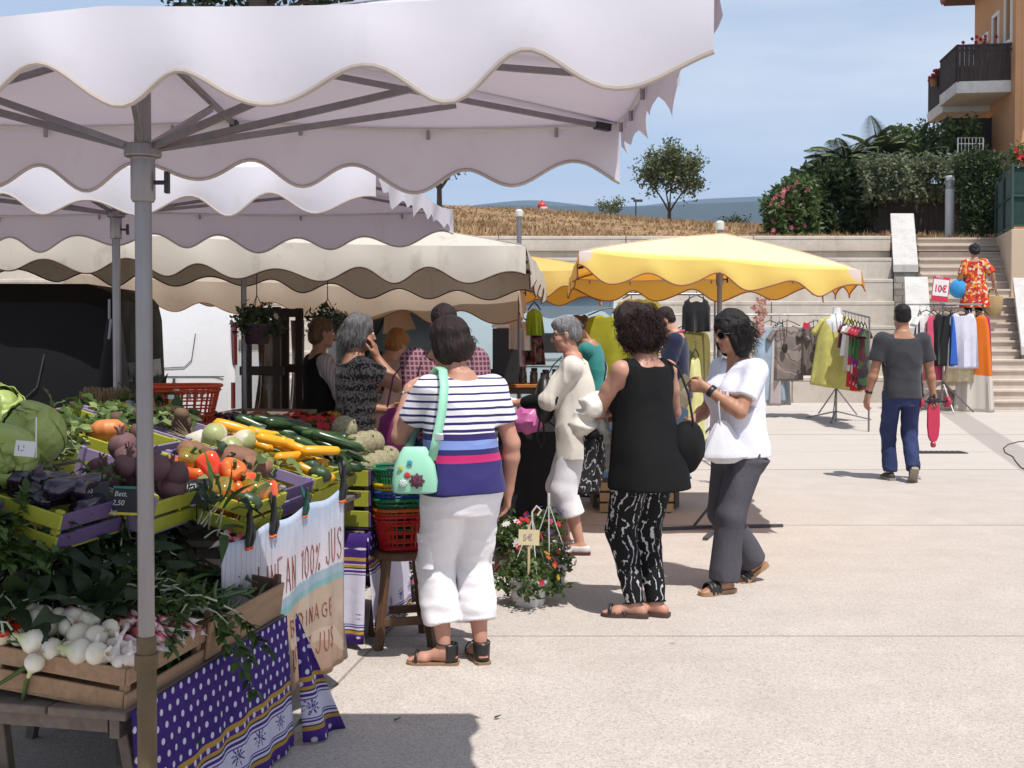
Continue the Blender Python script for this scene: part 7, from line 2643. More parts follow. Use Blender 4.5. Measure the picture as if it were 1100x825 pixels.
# rods and umbrella poles leaning by the black van
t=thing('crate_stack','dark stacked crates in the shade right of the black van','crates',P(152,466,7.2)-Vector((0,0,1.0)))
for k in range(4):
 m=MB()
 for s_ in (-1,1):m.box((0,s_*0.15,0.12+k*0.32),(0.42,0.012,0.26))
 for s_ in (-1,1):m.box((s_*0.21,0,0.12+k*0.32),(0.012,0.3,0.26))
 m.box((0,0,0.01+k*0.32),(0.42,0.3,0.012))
 m.build('stacked_crate',pbr('dark_crate',(0.03,0.025,0.03),0.7),t,smooth=False,bevel=0.003)  # one even near-black colour on all the stacked crates
for i,(px_,ln) in enumerate(((107,0.5),(117,0.62),(136,0.7))):
 q=P(px_,400,6.6+i*0.15)
 t=thing('folded_parasol',('slim black folded parasol leaning beside the black van','black folded parasol with a grey strap near the second pole','grey folded parasol just right of the second pole')[i],'parasol',(q.x,q.y,0.99),0,'folded parasols behind the stall')
 m=MB();m.lathe([(0.01,0.0),(0.035,0.05),(0.03,ln*0.8),(0.012,ln)],12,lob=5,lobamp=0.12);m.build('folded_cloth',cloth('parasol_cloth_'+'abc'[i],((0.012,0.012,0.013),(0.014,0.014,0.016),(0.10,0.085,0.075))[i]),t)
 m=MB();m.tube([(0,0,ln*0.98),(0,0,ln+0.12)],0.008,8);m.build('shaft',STEEL,t)
 t.rotation_euler=(R(-4),R(5-6*i),0)

# ---- clothes: garments on hangers
def garment(label,p,rz,w,wh,L,mat,group,sleeve=0.0,sw=0.1,seed=0,neck=0.09,strap=False,name='garment',cat='clothing',depth=0.05,band=None,hanger=True,wavy=0.032,hem_slope=0.0):
 """a garment on its hanger, p = the neck point; width at the shoulders w, at the hem wh"""
 rnd=random.Random(seed)
 t=thing(name,label,cat,p,rz,group)
 m=MB()
 rings=[]
 N=36
 rows=22
 for j in range(rows+1):
  v=j/rows
  hw=(w+(wh-w)*v**0.9)/2
  if v<0.12:hw=hw*(0.80+0.2*(v/0.12)**0.5)
  dp=depth*(0.45+0.55*min(1,v*3))*(1+0.2*v)
  ring=[]
  for k in range(N):
   a=2*PI*k/N
   x=math.cos(a)*hw
   y=math.sin(a)*dp
   fo=wavy*v*(math.sin(a*5+seed)+0.7*math.sin(a*9+seed*2))
   z=-v*L
   if j==0:
    z-= 0.05*(abs(x)/hw)**1.2*(1 if not strap else 0.2)
    if abs(x)<neck:z-= 0.07*math.cos(x/neck*PI/2)
   ring.append(Vector((x*(1+fo*0.3),y+fo,z-0.045*(abs(x)/hw)*(1-v)*(v>0)-hem_slope*v*x/hw)))
  rings.append(ring)
 m.rings(rings,cap=False)
 b=m.build('cloth',mat,t,solid=0.003)
 if sleeve:
  for sx in (-1,1):
   m=MB()
   a0=Vector((sx*w*0.44,0,-0.075));a1=a0+Vector((sx*sleeve*0.55,0,-sleeve*0.85))
   pts=[a0.lerp(a1,q_/6) for q_ in range(7)]
   m.tube(pts,[sw*(0.75+0.05*q_) for q_ in range(7)],14,flat=0.45,cap=False)
   m.build('sleeve',mat,t,solid=0.003)
 if strap:
  for sx in (-1,1):
   m=MB();m.tube([(sx*w*0.28,0.02,-0.05),(sx*w*0.25,0,0.05),(sx*w*0.28,-0.02,-0.05)],0.009,6,flat=0.4);m.build('shoulder_strap',mat,t)
 if hanger:
  m=MB()
  m.tube([(-w*0.44,0,-0.03),(-w*0.2,0,0.025),(0,0,0.055),(w*0.2,0,0.025),(w*0.44,0,-0.03)],0.008,6)
  m.tube([(0,0,0.055),(0,0,0.09),(0.022,0,0.115),(0.0,0,0.14),(-0.018,0,0.125)],0.003,6)
  m.build('hanger',BLACKP,t)
 return t
def pattern(name,cols,scale=14,kind='voro',seed=0.0,rough=0.85,base=None,thr=0.5,sc3=(1,1,1)):
 if name in MATS: return MATS[name]
 g=NT(name)
 v=g.map(sc3,loc=(seed,seed*1.7,seed*0.4))
 n=g.noise(scale*0.8,3,0.5,v,out='Color')
 va=g.n('ShaderNodeMixRGB');va.inputs[0].default_value=0.06;g.put(va.inputs[1],v);g.put(va.inputs[2],n)
 if kind=='voro':
  c=g.voro(scale,vec=va.outputs[0],out='Color')
  s_=g.n('ShaderNodeSeparateColor');g.put(s_.inputs[0],c)
  k=len(cols)
  col=g.ramp(s_.outputs[0],[(i/k,cols[i]) for i in range(k)],'CONSTANT')
 elif kind=='swirl':
  w=g.wave(scale*0.22,9.0,v,'RINGS',detail=3,dscale=1.6)
  col=g.ramp(w,[(i/len(cols),cols[i]) for i in range(len(cols))],'CONSTANT')
 else:
  w=g.noise(scale,4,0.6,v)
  col=g.ramp(g.rng(w,0.3,0.7),[(i/len(cols),cols[i]) for i in range(len(cols))],'CONSTANT')
 g.bump(g.math('ADD',g.noise(400,2),g.math('MULTIPLY',g.noise(20,4),1.5)),0.25,0.006)
 MATS[name]=g.done(col,rough,spec=0.25)
 return MATS[name]
def zband(name,stops,noise=0.0,trans=0.1,streaks=False):
 """stops along local z in metres below the neck: (depth, colour), constant bands"""
 g=NT(name)
 x,y,z=g.xyz()
 zz=g.math('ADD',z,g.math('MULTIPLY',g.math('SUBTRACT',g.noise(6,3),0.5),noise))
 lo=-max(s_[0] for s_ in stops)-0.6
 st=sorted([(1-s_[0]/(-lo),s_[1]) for s_ in stops])
 # entry colour applies from its depth downwards
 t=g.rng(zz,lo,0.2,0.0,1.0)
 pts=[]
 order=sorted(stops,key=lambda q_:-q_[0])
 pos=0.0
 for i,(dpt,c_) in enumerate(order):
  pts.append((max(0.0,pos),c_))
  pos=((-dpt)-lo)/(0.2-lo)
 c=g.ramp(t,pts,'CONSTANT')
 if streaks:c=g.mix(g.rng(g.noise(1.0,4,0.6,g.map((20,20,1.5))),0.45,0.7,0,0.45),c,mul(order[-1][1],0.35))
 g.bump(g.noise(24,4),0.25,0.008)
 return g.done(c,0.88,spec=0.2,trans=trans,tcol=c)

def rail(label,x0,x1,y,d,hooks=True,tri=True,name='clothes_rail',ends=(0,1)):
 a,b=P(x0,y,d),P(x1,y,d)
 g0=gz(d)
 t=thing(name,label,'clothes rail',((a.x+b.x)/2,d,g0))
 w=b.x-a.x
 hh=a.z-g0
 m=MB();m.tube([(-w/2,0,hh),(w/2,0,hh)],0.014,10);m.build('bar',STEEL,t)
 for e in ends:
  sx=(-w/2+0.02) if e==0 else (w/2-0.02)
  m=MB();m.tube([(sx,0,0.05),(sx,0,hh)],0.014,10);up=m.build('upright',STEEL,t)
  m=MB()
  for an in (0.4,0.4+2.09,0.4+4.19):m.beam((sx,0,0.45),(sx+math.cos(an)*0.45,math.sin(an)*0.45,0.01),0.022,0.022)
  m.build('tripod_leg',STEEL,up,smooth=False)
 return t,a.z
dR=17.4
rl,zr=rail('long chrome clothes rail behind the yellow canopy hung with tops and dresses',700,902,338,dR,ends=(0,))
GCL='clothes on the long rail'
DUST=pattern('paisley_taupe',[(0.20,0.165,0.145),(0.27,0.215,0.19),(0.15,0.11,0.10),(0.30,0.25,0.22)],5,'swirl')
gp= lambda px_:P(px_,338,dR).x
zg=zr-0.145
garment('pale blue sleeveless summer dress on the long rail, left of the taupe tops',(gp(827),dR,zg),R(12),0.42,0.62,1.22,cloth('pale_blue_cotton',(0.36,0.45,0.53),0.12,0.15),GCL,0,strap=True,seed=3,wavy=0.03)
garment('cream striped long tunic half behind the pale blue dress',(gp(838),dR+0.05,zg-0.02),R(35),0.3,0.45,1.25,zband('cream_stripe',[(0.3,(0.55,0.52,0.50)),(0.9,(0.50,0.42,0.42)),(2,(0.55,0.52,0.50))],0.02),GCL,0,strap=True,seed=8)
garment('taupe paisley short sleeved tunic on the long rail',(gp(846),dR-0.02,zg),R(3),0.44,0.50,0.88,DUST,GCL,0.22,0.10,seed=4)
garment('grey brown striped top with dark blue hem and a red tag on the long rail',(gp(876),dR-0.02,zg),R(-3),0.44,0.46,0.80,zband('grey_blue_hem',[(0.56,(0.205,0.17,0.15)),(2,(0.035,0.055,0.085))],0.03,streaks=True),GCL,0.16,0.11,seed=5)
m=MB();m.box((0,0,0),(0.10,0.01,0.09),(0,R(15),0));q=P(866,350,dR-0.12);tg_=tag(m.build('price_tag',pbr('red_tag',(0.60,0.02,0.06),0.7),smooth=False,loc=q),'small red tag pinned to the grey brown striped top','tag')
for k,(px_,lab) in enumerate(((843,'dark beaded necklace hanging on the taupe paisley tunic'),(876,'dark beaded necklace hanging on the grey brown striped top'))):
 n_=thing('necklace',lab,'necklace',P(px_,350,dR-0.10),0,'necklaces on the tops')
 m=MB();m.tube([(-0.035,0,0.1),(-0.03,-0.01,-0.1),(0,-0.015,-0.26),(0.03,-0.01,-0.1),(0.035,0,0.1)],0.006,6);m.build('cord',BLACKP,n_)
 m=MB();m.ball((0,-0.02,-0.34),0.055,12,sc=(0.8,0.3,1.5));m.build('pendant',pbr('dark_wood_beads',(0.03,0.018,0.014),0.5),n_)
# string of pale pink flowers hanging at the front edge
n_=thing('flower_garland','pale pink flower garland hanging beside the paisley tunic','garland',P(817,318,10.6))
m=MB();rnd=random.Random(2)
for k in range(26):
 c=Vector((rnd.gauss(0,0.03),rnd.gauss(0,0.03),-0.02-k*0.014))
 for q_ in range(5):m.leaf(c,(math.cos(q_*1.257+k),rnd.uniform(-0.5,0.3),math.sin(q_*1.257+k)),(0,-1,0),0.035,0.028,0.2,2)
m.build('petals',pbr('peach_petal',(0.55,0.30,0.25),0.7,trans=0.2),n_,smooth=False)
m=MB();m.tube([(0,0,0.36),(0,0,-0.4)],0.004,5);m.build('string',ROOTM,n_)
# end bar with hangers receding, red and green print dresses
MULTI=pattern('red_green_print',[(0.45,0.02,0.03),(0.40,0.03,0.05),(0.06,0.16,0.05),(0.6,0.5,0.45),(0.20,0.03,0.18),(0.03,0.05,0.03)],9)
q0=P(906,334,17.0);q1=P(934,341,15.6)
er=thing('side_rail','short side rail of dark hangers at the right end of the long rail','clothes rail',(0,0,0))
m=MB();m.tube([q0,q1],0.014,8);m.build('bar',STEEL,er)
m=MB();m.tube([q1,(q1.x,q1.y,gz(15.6))],0.014,8);m.build('upright',STEEL,er)
for k in range(7):
 c=q0.lerp(q1,(k+0.7)/8)
 lab=['maroon top on the side rail behind the yellow canopy corner','white top on the side rail, between maroon and print dresses','beige top on the side rail beside the mannequin','red and green print dress, first one on the side rail','red and green print dress, middle one on the side rail','red and green print dress nearest the end of the side rail','dark printed dress at the very end of the side rail'][k]
 mt=[cloth('maroon_knit',(0.11,0.015,0.03)),cloth('white_cotton',(0.68,0.66,0.64)),cloth('beige_cotton',(0.45,0.36,0.28)),MULTI,MULTI,MULTI,pattern('dark_multi',[(0.03,0.03,0.03),(0.10,0.02,0.03),(0.05,0.09,0.04)],9)][k]
 garment(lab,(c.x,c.y,c.z-0.145),R(62),0.38,0.46,(0.4,0.5,0.7,0.92,0.95,0.9,0.85)[k],mt,'clothes on the side rail',0.1,0.07,seed=20+k)
# mannequin bust on a pole with the yellow dress
md_=G(898,452)
mq=thing('mannequin','white headless mannequin bust on a chrome tripod stand, wearing the yellow dress','mannequin',md_)
D_=md_.y
zn=P(898,333,D_).z-md_.z
m=MB();m.rings([[Vector((math.cos(a*PI/10)*w_,math.sin(a*PI/10)*d_ ,zn+z_)) for a in range(20)] for z_,w_,d_ in ((-0.75,0.17,0.12),(-0.55,0.14,0.10),(-0.3,0.18,0.12),(-0.16,0.19,0.10),(-0.10,0.12,0.07),(-0.06,0.062,0.055),(0.04,0.055,0.052))])
m.build('bust',pbr('white_mannequin',(0.72,0.70,0.68),0.4,0.03),mq)
m=MB();m.tube([(0,0,0),(0,0,zn-0.7)],0.016,10);m.build('pole',STEEL,mq)
for an in (0.1,2.2,4.3):
 m=MB();m.beam((math.cos(an)*0.02,math.sin(an)*0.02,0.14),(math.cos(an)*0.55,math.sin(an)*0.55,0.015),0.035,0.02);m.beam((0,0,0.50),(math.cos(an)*0.33,math.sin(an)*0.33,0.09),0.016,0.016);m.build('tripod_leg',STEEL,mq,smooth=False)
garment('pale yellow short sleeved dress worn by the white mannequin',(md_.x,md_.y,md_.z+zn-0.07),R(-8),0.46,0.78,1.12,cloth('straw_yellow_cotton',(0.56,0.50,0.14),0.12,0.12),None,0.26,0.10,seed=9,depth=0.14,hanger=False,wavy=0.035,hem_slope=0.06,name='yellow_dress',cat='dress')
m=MB();m.tube([(-0.06,-0.15,zn-0.05),(-0.04,-0.19,zn-0.3),(0.0,-0.20,zn-0.45),(0.04,-0.19,zn-0.3),(0.06,-0.15,zn-0.05)],0.007,6)
tag(m.build('long_necklace',pbr('silver_beads',(0.30,0.31,0.30),0.4),loc=md_),'long silver necklace hanging on the yellow dress of the mannequin','necklace')

# four-way rack at the foot of the stairs with the price sign
rp_=G(1012,442)
rk=thing('clothes_rack','chrome four way clothes rack at the foot of the stairs','clothes rack',rp_)
D2=rp_.y
zt2=P(1012,327,D2).z-rp_.z
m=MB();m.tube([(0,0,0.05),(0,0,zt2+0.02)],0.018,10);m.build('pole',STEEL,rk)
m=MB();m.tube([(-0.62,0.05,zt2),(0.62,-0.05,zt2)],0.014,8);m.build('bar',STEEL,rk)
m=MB();m.tube([(0.05,-0.45,zt2-0.02),(-0.05,0.45,zt2-0.02)],0.014,8);m.build('cross_bar',STEEL,rk)
for an in (0.5,2.6,4.7,5.6):
 m=MB();m.beam((0,0,0.5),(math.cos(an)*0.5,math.sin(an)*0.5,0.012),0.02,0.02);m.build('leg',STEEL,rk,smooth=False)
GR2='clothes on the rack by the stairs'
def rg_(px_,lab,w,wh,L,mat,dy=0.0,rz=0,sl=0.0,st=False,seed=0,dz=0.0,neck=0.09):
 q_=P(px_,345,D2+dy)
 garment(lab,(q_.x,D2+dy,rp_.z+zt2-0.145+dz),R(rz),w,wh,L,mat,GR2,sl,0.08,seed=seed,strap=st,neck=neck)
rg_(988,'dark navy top at the left end of the rack by the stairs',0.3,0.32,0.5,cloth('navy_jersey',(0.02,0.025,0.05)),0.1,60,seed=1)
rg_(995,'white top at the left of the rack by the stairs, behind the black one',0.40,0.42,0.62,cloth('white_cotton',(0.68,0.66,0.64)),0.05,20,0.15,seed=2)
rg_(1003,'raspberry pink dress between the white and black tops on the rack by the stairs',0.36,0.5,1.1,cloth('raspberry_cotton',(0.50,0.06,0.12)),0.0,40,seed=3)
rg_(1015,'black sleeveless top with white neck on the rack by the stairs',0.36,0.40,0.86,cloth('black_jersey',(0.012,0.012,0.013)),-0.08,5,st=True,seed=4)
rg_(1022,'bright blue shirt seen edge on, on the rack by the stairs',0.34,0.36,0.85,cloth('royal_blue',(0.03,0.10,0.42)),-0.02,78,seed=5)
rg_(1034,'lilac white sleeveless tunic on the rack by the stairs',0.42,0.50,0.90,cloth('lilac_white',(0.58,0.57,0.66),0.06),-0.12,-6,st=True,seed=6)
rg_(1031,'cream lace dress showing below the lilac tunic on the rack by the stairs',0.4,0.46,1.12,cloth('cream_lace',(0.56,0.48,0.30)),-0.04,-4,seed=7)
rg_(1047,'long orange, white and green dress at the right of the rack by the stairs',0.40,0.62,1.62,zband('orange_green_bands',[(0.74,(0.70,0.17,0.02)),(1.02,(0.62,0.56,0.50)),(3,(0.24,0.30,0.06))],0.12),-0.02,-25,seed=8)
rg_(1056,'magenta dress at the far right of the rack by the stairs',0.26,0.4,1.45,cloth('magenta_cotton',(0.42,0.03,0.14)),0.12,-60,seed=9)
sg2=thing('price_sign','red and white price sign reading 10 euros on top of the rack by the stairs','price sign',(P(1009,320,D2).x,D2-0.05,rp_.z+zt2))
m=MB();m.box((0,0,0.25),(0.27,0.012,0.40),(0,R(6),0));m.build('board',pbr('red_tag',(0.60,0.02,0.06)),sg2,smooth=False,bevel=0.004)
m=MB();m.box((0,-0.008,0.27),(0.25,0.004,0.27),(0,R(6),0));m.build('white_panel',CARD,sg2,smooth=False)
text('10€',0.155,sg2,(-0.115,-0.013,0.215),(R(90),R(6),0),pbr('red_tag',(0.60,0.02,0.06)),sx=0.82,offset=0.004)
text('PRIX',0.06,sg2,(-0.075,-0.0095,0.428),(R(90),R(6),0),CARD,sx=0.95)
m=MB();m.tube([(0,0,-0.02),(0,0,0.1)],0.008,6);m.build('stem',STEEL,sg2)

# ---- under and behind the yellow canopies: clothes hung high, tables
GY='clothes hung under the yellow canopies'
def yg(px_,py_,d,lab,w,wh,L,mat,rz=0,sl=0.0,st=False,seed=0):
 garment(lab,P(px_,py_,d),R(rz),w,wh,L,mat,GY,sl,0.09,seed=seed,strap=st)
yg(748,322,12.6,'short black sleeveless dress hanging under the yellow canopy',0.32,0.34,0.36,cloth('black_jersey',(0.012,0.012,0.013)),8,st=True,seed=2)
yg(686,318,12.8,'mustard yellow shirt hanging under the yellow canopy above the navy polo',0.42,0.46,0.75,cloth('mustard_cotton',(0.27,0.19,0.03)),-10,0.16,seed=3)
yg(742,352,12.9,'olive khaki dress hanging below the short black dress',0.44,0.50,0.95,cloth('olive_cotton',(0.20,0.17,0.05)),4,seed=4)
yg(747,380,12.5,'pale lemon dress hanging behind the walking woman in white',0.20,0.34,1.0,cloth('lemon_cotton',(0.60,0.58,0.24)),55,seed=5)
yg(655,336,12.2,'acid green cloth top hanging behind the woman in teal',0.55,0.6,0.95,cloth('acid_green',(0.28,0.27,0.015)),5,seed=6)
yg(574,330,11.9,'small lime green top hanging beside the cream canopy corner',0.16,0.2,0.30,cloth('lime_cotton',(0.24,0.40,0.03)),20,seed=7)
yg(575,356,12.0,'black and red printed top hanging below the lime green one',0.16,0.22,0.36,pattern('black_red_print',[(0.02,0.015,0.015),(0.02,0.015,0.015),(0.20,0.03,0.04),(0.15,0.12,0.1)],22),15,seed=8)
yg(552,342,11.9,'grey white blouse hanging beside the cream canopy corner',0.34,0.38,0.34,cloth('grey_white_cotton',(0.50,0.49,0.48)),-6,seed=9)
yg(553,370,12.0,'pink printed cloth hanging below the grey white blouse',0.24,0.26,0.5,pattern('pink_print',[(0.55,0.25,0.33),(0.48,0.19,0.27),(0.62,0.40,0.44)],16),5,seed=10)
# left part: hanging strip of clothes behind the customers
yl=rail('thin rail of hanging clothes under the second yellow canopy',540,770,316,12.7,ends=(0,1),name='clothes_rail')
# orange topped table with dark jars
q=P(562,412,10.6)
def simple_table(label,c,w,d,h,topm,legm,name='display_table',group='display tables under the yellow canopies'):
 t=thing(name,label,'table',c,0,group)
 m=MB();m.box((0,0,h-0.015),(w,d,0.03));m.build('tabletop',topm,t,smooth=False,bevel=0.004)
 for sx in (-1,1):
  for sy in (-1,1):
   m=MB();m.box((sx*(w/2-0.05),sy*(d/2-0.05),h/2-0.015),(0.04,0.04,h-0.03));m.build('leg',legm,t,smooth=False)
 m=MB();m.box((0,-d/2+0.05,h-0.06),(w-0.14,0.02,0.06));m.build('apron',legm,t,smooth=False)
 return t
simple_table('orange topped display table crowded with dark jars',(q.x,q.y,0),0.75,0.4,q.z,pbr('orange_top',(0.42,0.15,0.03),0.6),GREYWD)
def jar_mesh():
 m=MB();m.lathe([(0.03,0),(0.034,0.01),(0.034,0.075),(0.028,0.09),(0.031,0.09),(0.031,0.11),(0.0,0.112)],14); return m.mesh('jar',[pbr('dark_jar',(0.03,0.022,0.018),0.2,0.3,rand=0.3)])
JM=jar_mesh();rj=random.Random(3)
for i in range(14):
 o=link('jar',JM);o.location=(q.x-0.3+(i%7)*0.1+rj.uniform(-0.01,0.01),q.y-0.1+(i // 7)*0.14,q.z+0.001)
 o.scale=(1,1,rj.uniform(0.9,1.6));tag(o,'dark glass jar on the orange topped display table','jar','jars on the orange table')
bx=thing('display_box','black display box with a white lid edge standing left of the jars','box',P(538,412,10.3))
m=MB();m.box((0,0,0.26),(0.15,0.2,0.50));m.build('case',BLACKP,bx,smooth=False,bevel=0.006)
m=MB();m.box((0,0,0.53),(0.16,0.21,0.03));m.build('lid',CARD,bx,smooth=False,bevel=0.004)
m=MB();m.box((0.115,-0.02,0.16),(0.10,0.16,0.32));m.build('side_case',BLACKP,bx,smooth=False,bevel=0.006)

def draped(label,c,w,d,h,mat,rz=0,name='draped_table',seed=0,low=0.04,cat='table'):
 t=thing(name,label,cat,c,rz,'draped tables')
 m=MB()
 def fn(u,v):
  a=u*4
  k=int(a)%4;f=a-int(a)
  cs=[(-w/2,-d/2),(w/2,-d/2),(w/2,d/2),(-w/2,d/2)]
  p0,p1=cs[k],cs[(k+1)%4]
  x,y=p0[0]+(p1[0]-p0[0])*f,p0[1]+(p1[1]-p0[1])*f
  r_=1+0.05*v+0.02*v*math.sin(u*70+seed)+0.015*v*math.sin(u*131+seed)
  return Vector((x*r_,y*r_,h-(h-low)*v+0.02*math.sin(u*25)*v))
 m.grid(fn,120,10);m.build('drape',mat,t)
 m=MB();m.box((0,0,h-0.01),(w+0.004,d+0.004,0.022));m.build('tabletop',mat,t,smooth=False,bevel=0.006)
 for sx in (-1,1):
  m=MB();m.box((sx*(w/2-0.08),0,h/2),(0.04,d*0.7,h-0.03));m.build('trestle',GREYWD,t,smooth=False)
 return t
q=G(575,566)
draped('table draped to the ground in black cloth behind the flower pots',(q.x+0.02,q.y+0.35,0),0.62,0.6,0.74,cloth('black_drape',(0.010,0.010,0.011)))
q=P(668,470,9.6)
draped('table under a faded blue denim cloth beside the woman in black',(q.x+0.12,9.75,0),0.86,0.55,0.86,cloth('denim_blue',(0.16,0.30,0.50),0.25,0.0,scale=5),low=0.24,seed=4)
pa=thing('wooden_pallet','pale wooden pallet crate under the blue draped table','pallet',(q.x+0.10,9.35,0))
for k in range(3):
 m=MB();m.box((0,0.0,0.045+k*0.09),(0.62,0.018,0.07));m.build('front_slat',pbr('pale_pallet_wood',(0.50,0.335,0.17),0.8,0.2),pa,smooth=False,bevel=0.003)
for sx in (-1,1):
 m=MB();m.box((sx*0.27,0.16,0.13),(0.05,0.3,0.25));m.build('side',DARKWD,pa,smooth=False)
m=MB();m.box((0,0.16,0.275),(0.62,0.34,0.018));m.build('top_board',DARKWD,pa,smooth=False)
# folded clothes on the blue table
for i in range(7):
 q_=(q.x-0.18+(i%4)*0.19,9.62+(i // 4)*0.2,0.872)
 t=thing('folded_clothes',('orange folded top at the left end of the blue table','brown folded top beside the orange one on the blue table','olive folded top in the middle of the blue table','red folded top at the right end of the blue table','cream folded top in the second row of the blue table','dark folded top in the second row of the blue table','rust folded top at the back of the blue table')[i],'clothes',q_,0.2*i,'folded clothes on the blue table')
 for k in range(2):
  m=MB();m.box((0,0,0.016+k*0.03),(0.16,0.14,0.027),(0,0,0.05*k));m.build('fold',cloth('fold_cloth_'+'abcdefg'[i],((0.55,0.17,0.03),(0.14,0.07,0.04),(0.17,0.16,0.05),(0.42,0.03,0.03),(0.5,0.44,0.34),(0.03,0.03,0.035),(0.3,0.09,0.04))[i]),t,bevel=0.012)
# wire shopping trolley behind the woman in white
q=G(745,487)
tr=thing('shopping_trolley','white wire shopping trolley with a cloth bag beside the man in navy','trolley',(q.x-0.02,q.y,q.z))
WIRE=pbr('white_wire',(0.60,0.60,0.58),0.4)
m=MB()
for sx in (-0.16,0.16):m.tube([(sx,0.1,0.1),(sx,0.02,0.6),(sx*0.9,-0.08,0.95)],0.009,8)
m.tube([(-0.145,-0.08,0.95),(0.145,-0.08,0.95)],0.011,8)
m.build('frame',WIRE,tr)
m=MB()
for k in range(7):
 x=-0.15+0.05*k;m.tube([(x,-0.18,0.12),(x,-0.2,0.5)],0.004,5);m.tube([(x,0.1,0.12),(x,0.06,0.5)],0.004,5)
for k in range(4):
 z_=0.13+0.12*k;m.tube([(-0.15,-0.19,z_),(0.15,-0.19,z_),(0.15,0.08,z_),(-0.15,0.08,z_),(-0.15,-0.19,z_)],0.004,5)
m.build('basket',WIRE,tr)
m=MB();m.box((0,-0.06,0.36),(0.24,0.2,0.40),taper=0.85);m.build('bag',cloth('pale_bag_cloth',(0.58,0.56,0.52)),tr,bevel=0.05)
for sx in (-1,1):
 m=MB();m.M=T(sx*0.18,0.06,0.085)@Matrix.Rotation(R(90),4,'Y');m.lathe([(0.03,-0.015),(0.08,-0.018),(0.085,0),(0.08,0.018),(0.03,0.015)],18);m.build('wheel',RUBB,tr)

# ---- flowers on the ground
PW=pbr('white_plastic_pot',(0.62,0.60,0.60),0.45,0.2,5)
q=G(568,652)
hp_=flower_pot('white hanging basket of orange and white flowers standing on the paving, with string hanger',(q.x,q.y+0.06,0),[ORF,ORF,WHF,YELF,REDF],190,0.195,PW,71,MIDG,h=0.15,pr=0.115,name='flower_basket',fn=24,fs=0.02)
m=MB()
for a in range(4):
 m.tube([(0.12*math.cos(a*1.57+0.4),0.12*math.sin(a*1.57+0.4),0.15),(0.02,0,0.48)],0.0032,5)
m.tube([(0.02,0,0.47),(0.02,0,0.52),(0.045,0,0.555),(0.07,0,0.53),(0.05,0,0.50)],0.006,7)
m.build('hanger',WIRE,hp_)
pcs=thing('price_card','pale yellow price card on a wooden stick in the white hanging basket','price card',(q.x+0.0,q.y-0.06,0.40))
m=MB();m.box((0,0,0),(0.115,0.004,0.085),(0,R(2),0));m.build('card',pbr('cream_card',(0.66,0.55,0.33),0.7,0.04),pcs,smooth=False)
m=MB();m.box((0.0,0.005,-0.1),(0.014,0.005,0.34));m.build('stick',pbr('pale_stick',(0.55,0.43,0.25),0.7),pcs,smooth=False)
text('5€',0.05,pcs,(-0.035,-0.004,-0.015),(R(90),0,0),pbr('pencil_pale',(0.42,0.36,0.36),0.8),ext=0.0004)
q2=G(590,634)
hp2=flower_pot('second hanging basket of red and white flowers close behind the first one',(q2.x,q2.y+0.10,0),[REDF,ORF,WHF,VIOF],150,0.16,PW,72,MIDG,h=0.15,pr=0.115,name='flower_basket',fn=20,fs=0.02)
m=MB()
for a in range(4):m.tube([(0.12*math.cos(a*1.57),0.12*math.sin(a*1.57),0.15),(0,0,0.50)],0.0032,5)
m.tube([(0,0,0.49),(0,0,0.56)],0.009,7);m.build('hanger',WIRE,hp2)
q3=G(548,622)
flower_pot('dark red flowers in a black pot left of the white hanging basket',(q3.x,q3.y+0.2,0),[REDF,REDF,YELF,WHF],150,0.20,DPOT,73,MIDG,h=0.2,pr=0.12,fn=30,fs=0.024,group='pots on the paving')
q4=G(583,603)
flower_pot('mixed red and violet flowers in a black pot by the black draped table',(q4.x,q4.y+0.1,0),[REDF,VIOF,WHF],140,0.17,DPOT,74,MIDG,h=0.2,pr=0.12,fn=22,fs=0.024,group='pots on the paving')
for i,(px_,py_) in enumerate(((412,668),(438,655),(462,645))):
 q_=G(px_,py_)
 flower_pot(('pink flowers in a dark pot behind the legs of the stool, left one','pink flowers in a dark pot behind the stool, middle one','pink flowers in a dark pot between stool and striped woman')[i],(q_.x,q_.y+0.25,0),[PNK,PNK,WHF],120,0.18,DPOT,80+i,DARKG,h=0.2,pr=0.1,fn=50,fs=0.024,group='pink flower pots behind the stool')
# pink bag and tall stand near the black table
q=P(566,480,8.55)
pb_=thing('pink_bag','pink plastic bag slumped on the black draped table','bag',(q.x,q.y+0.05,0.752))
m=MB();m.ball((0,0,0.09),0.13,20,sc=(1.1,0.7,0.75),fn=lambda d:1+0.09*math.sin(d.x*9+d.z*5)+0.07*math.sin(d.y*11+d.z*8));m.build('sack',pbr('pink_plastic',(0.62,0.16,0.42),0.35,trans=0.2),pb_)
m=MB();m.tube([(-0.05,0,0.16),(-0.03,0,0.25),(0.03,0,0.25),(0.05,0,0.16)],0.008,6);m.build('handle',pbr('pink_plastic',(0.62,0.16,0.42)),pb_)
q=G(547,640)
ts=thing('thin_stand','thin dark metal stand behind the striped woman','stand',(q.x,7.6,0))
m=MB();m.tube([(0,0,0.02),(0,0,0.98)],0.012,8);m.build('pole',BLACKP,ts)
m=MB()
for a in range(3):m.beam((0,0,0.16),(math.cos(a*2.09)*0.22,math.sin(a*2.09)*0.22,0.01),0.016,0.016)
m.build('foot',BLACKP,ts,smooth=False)
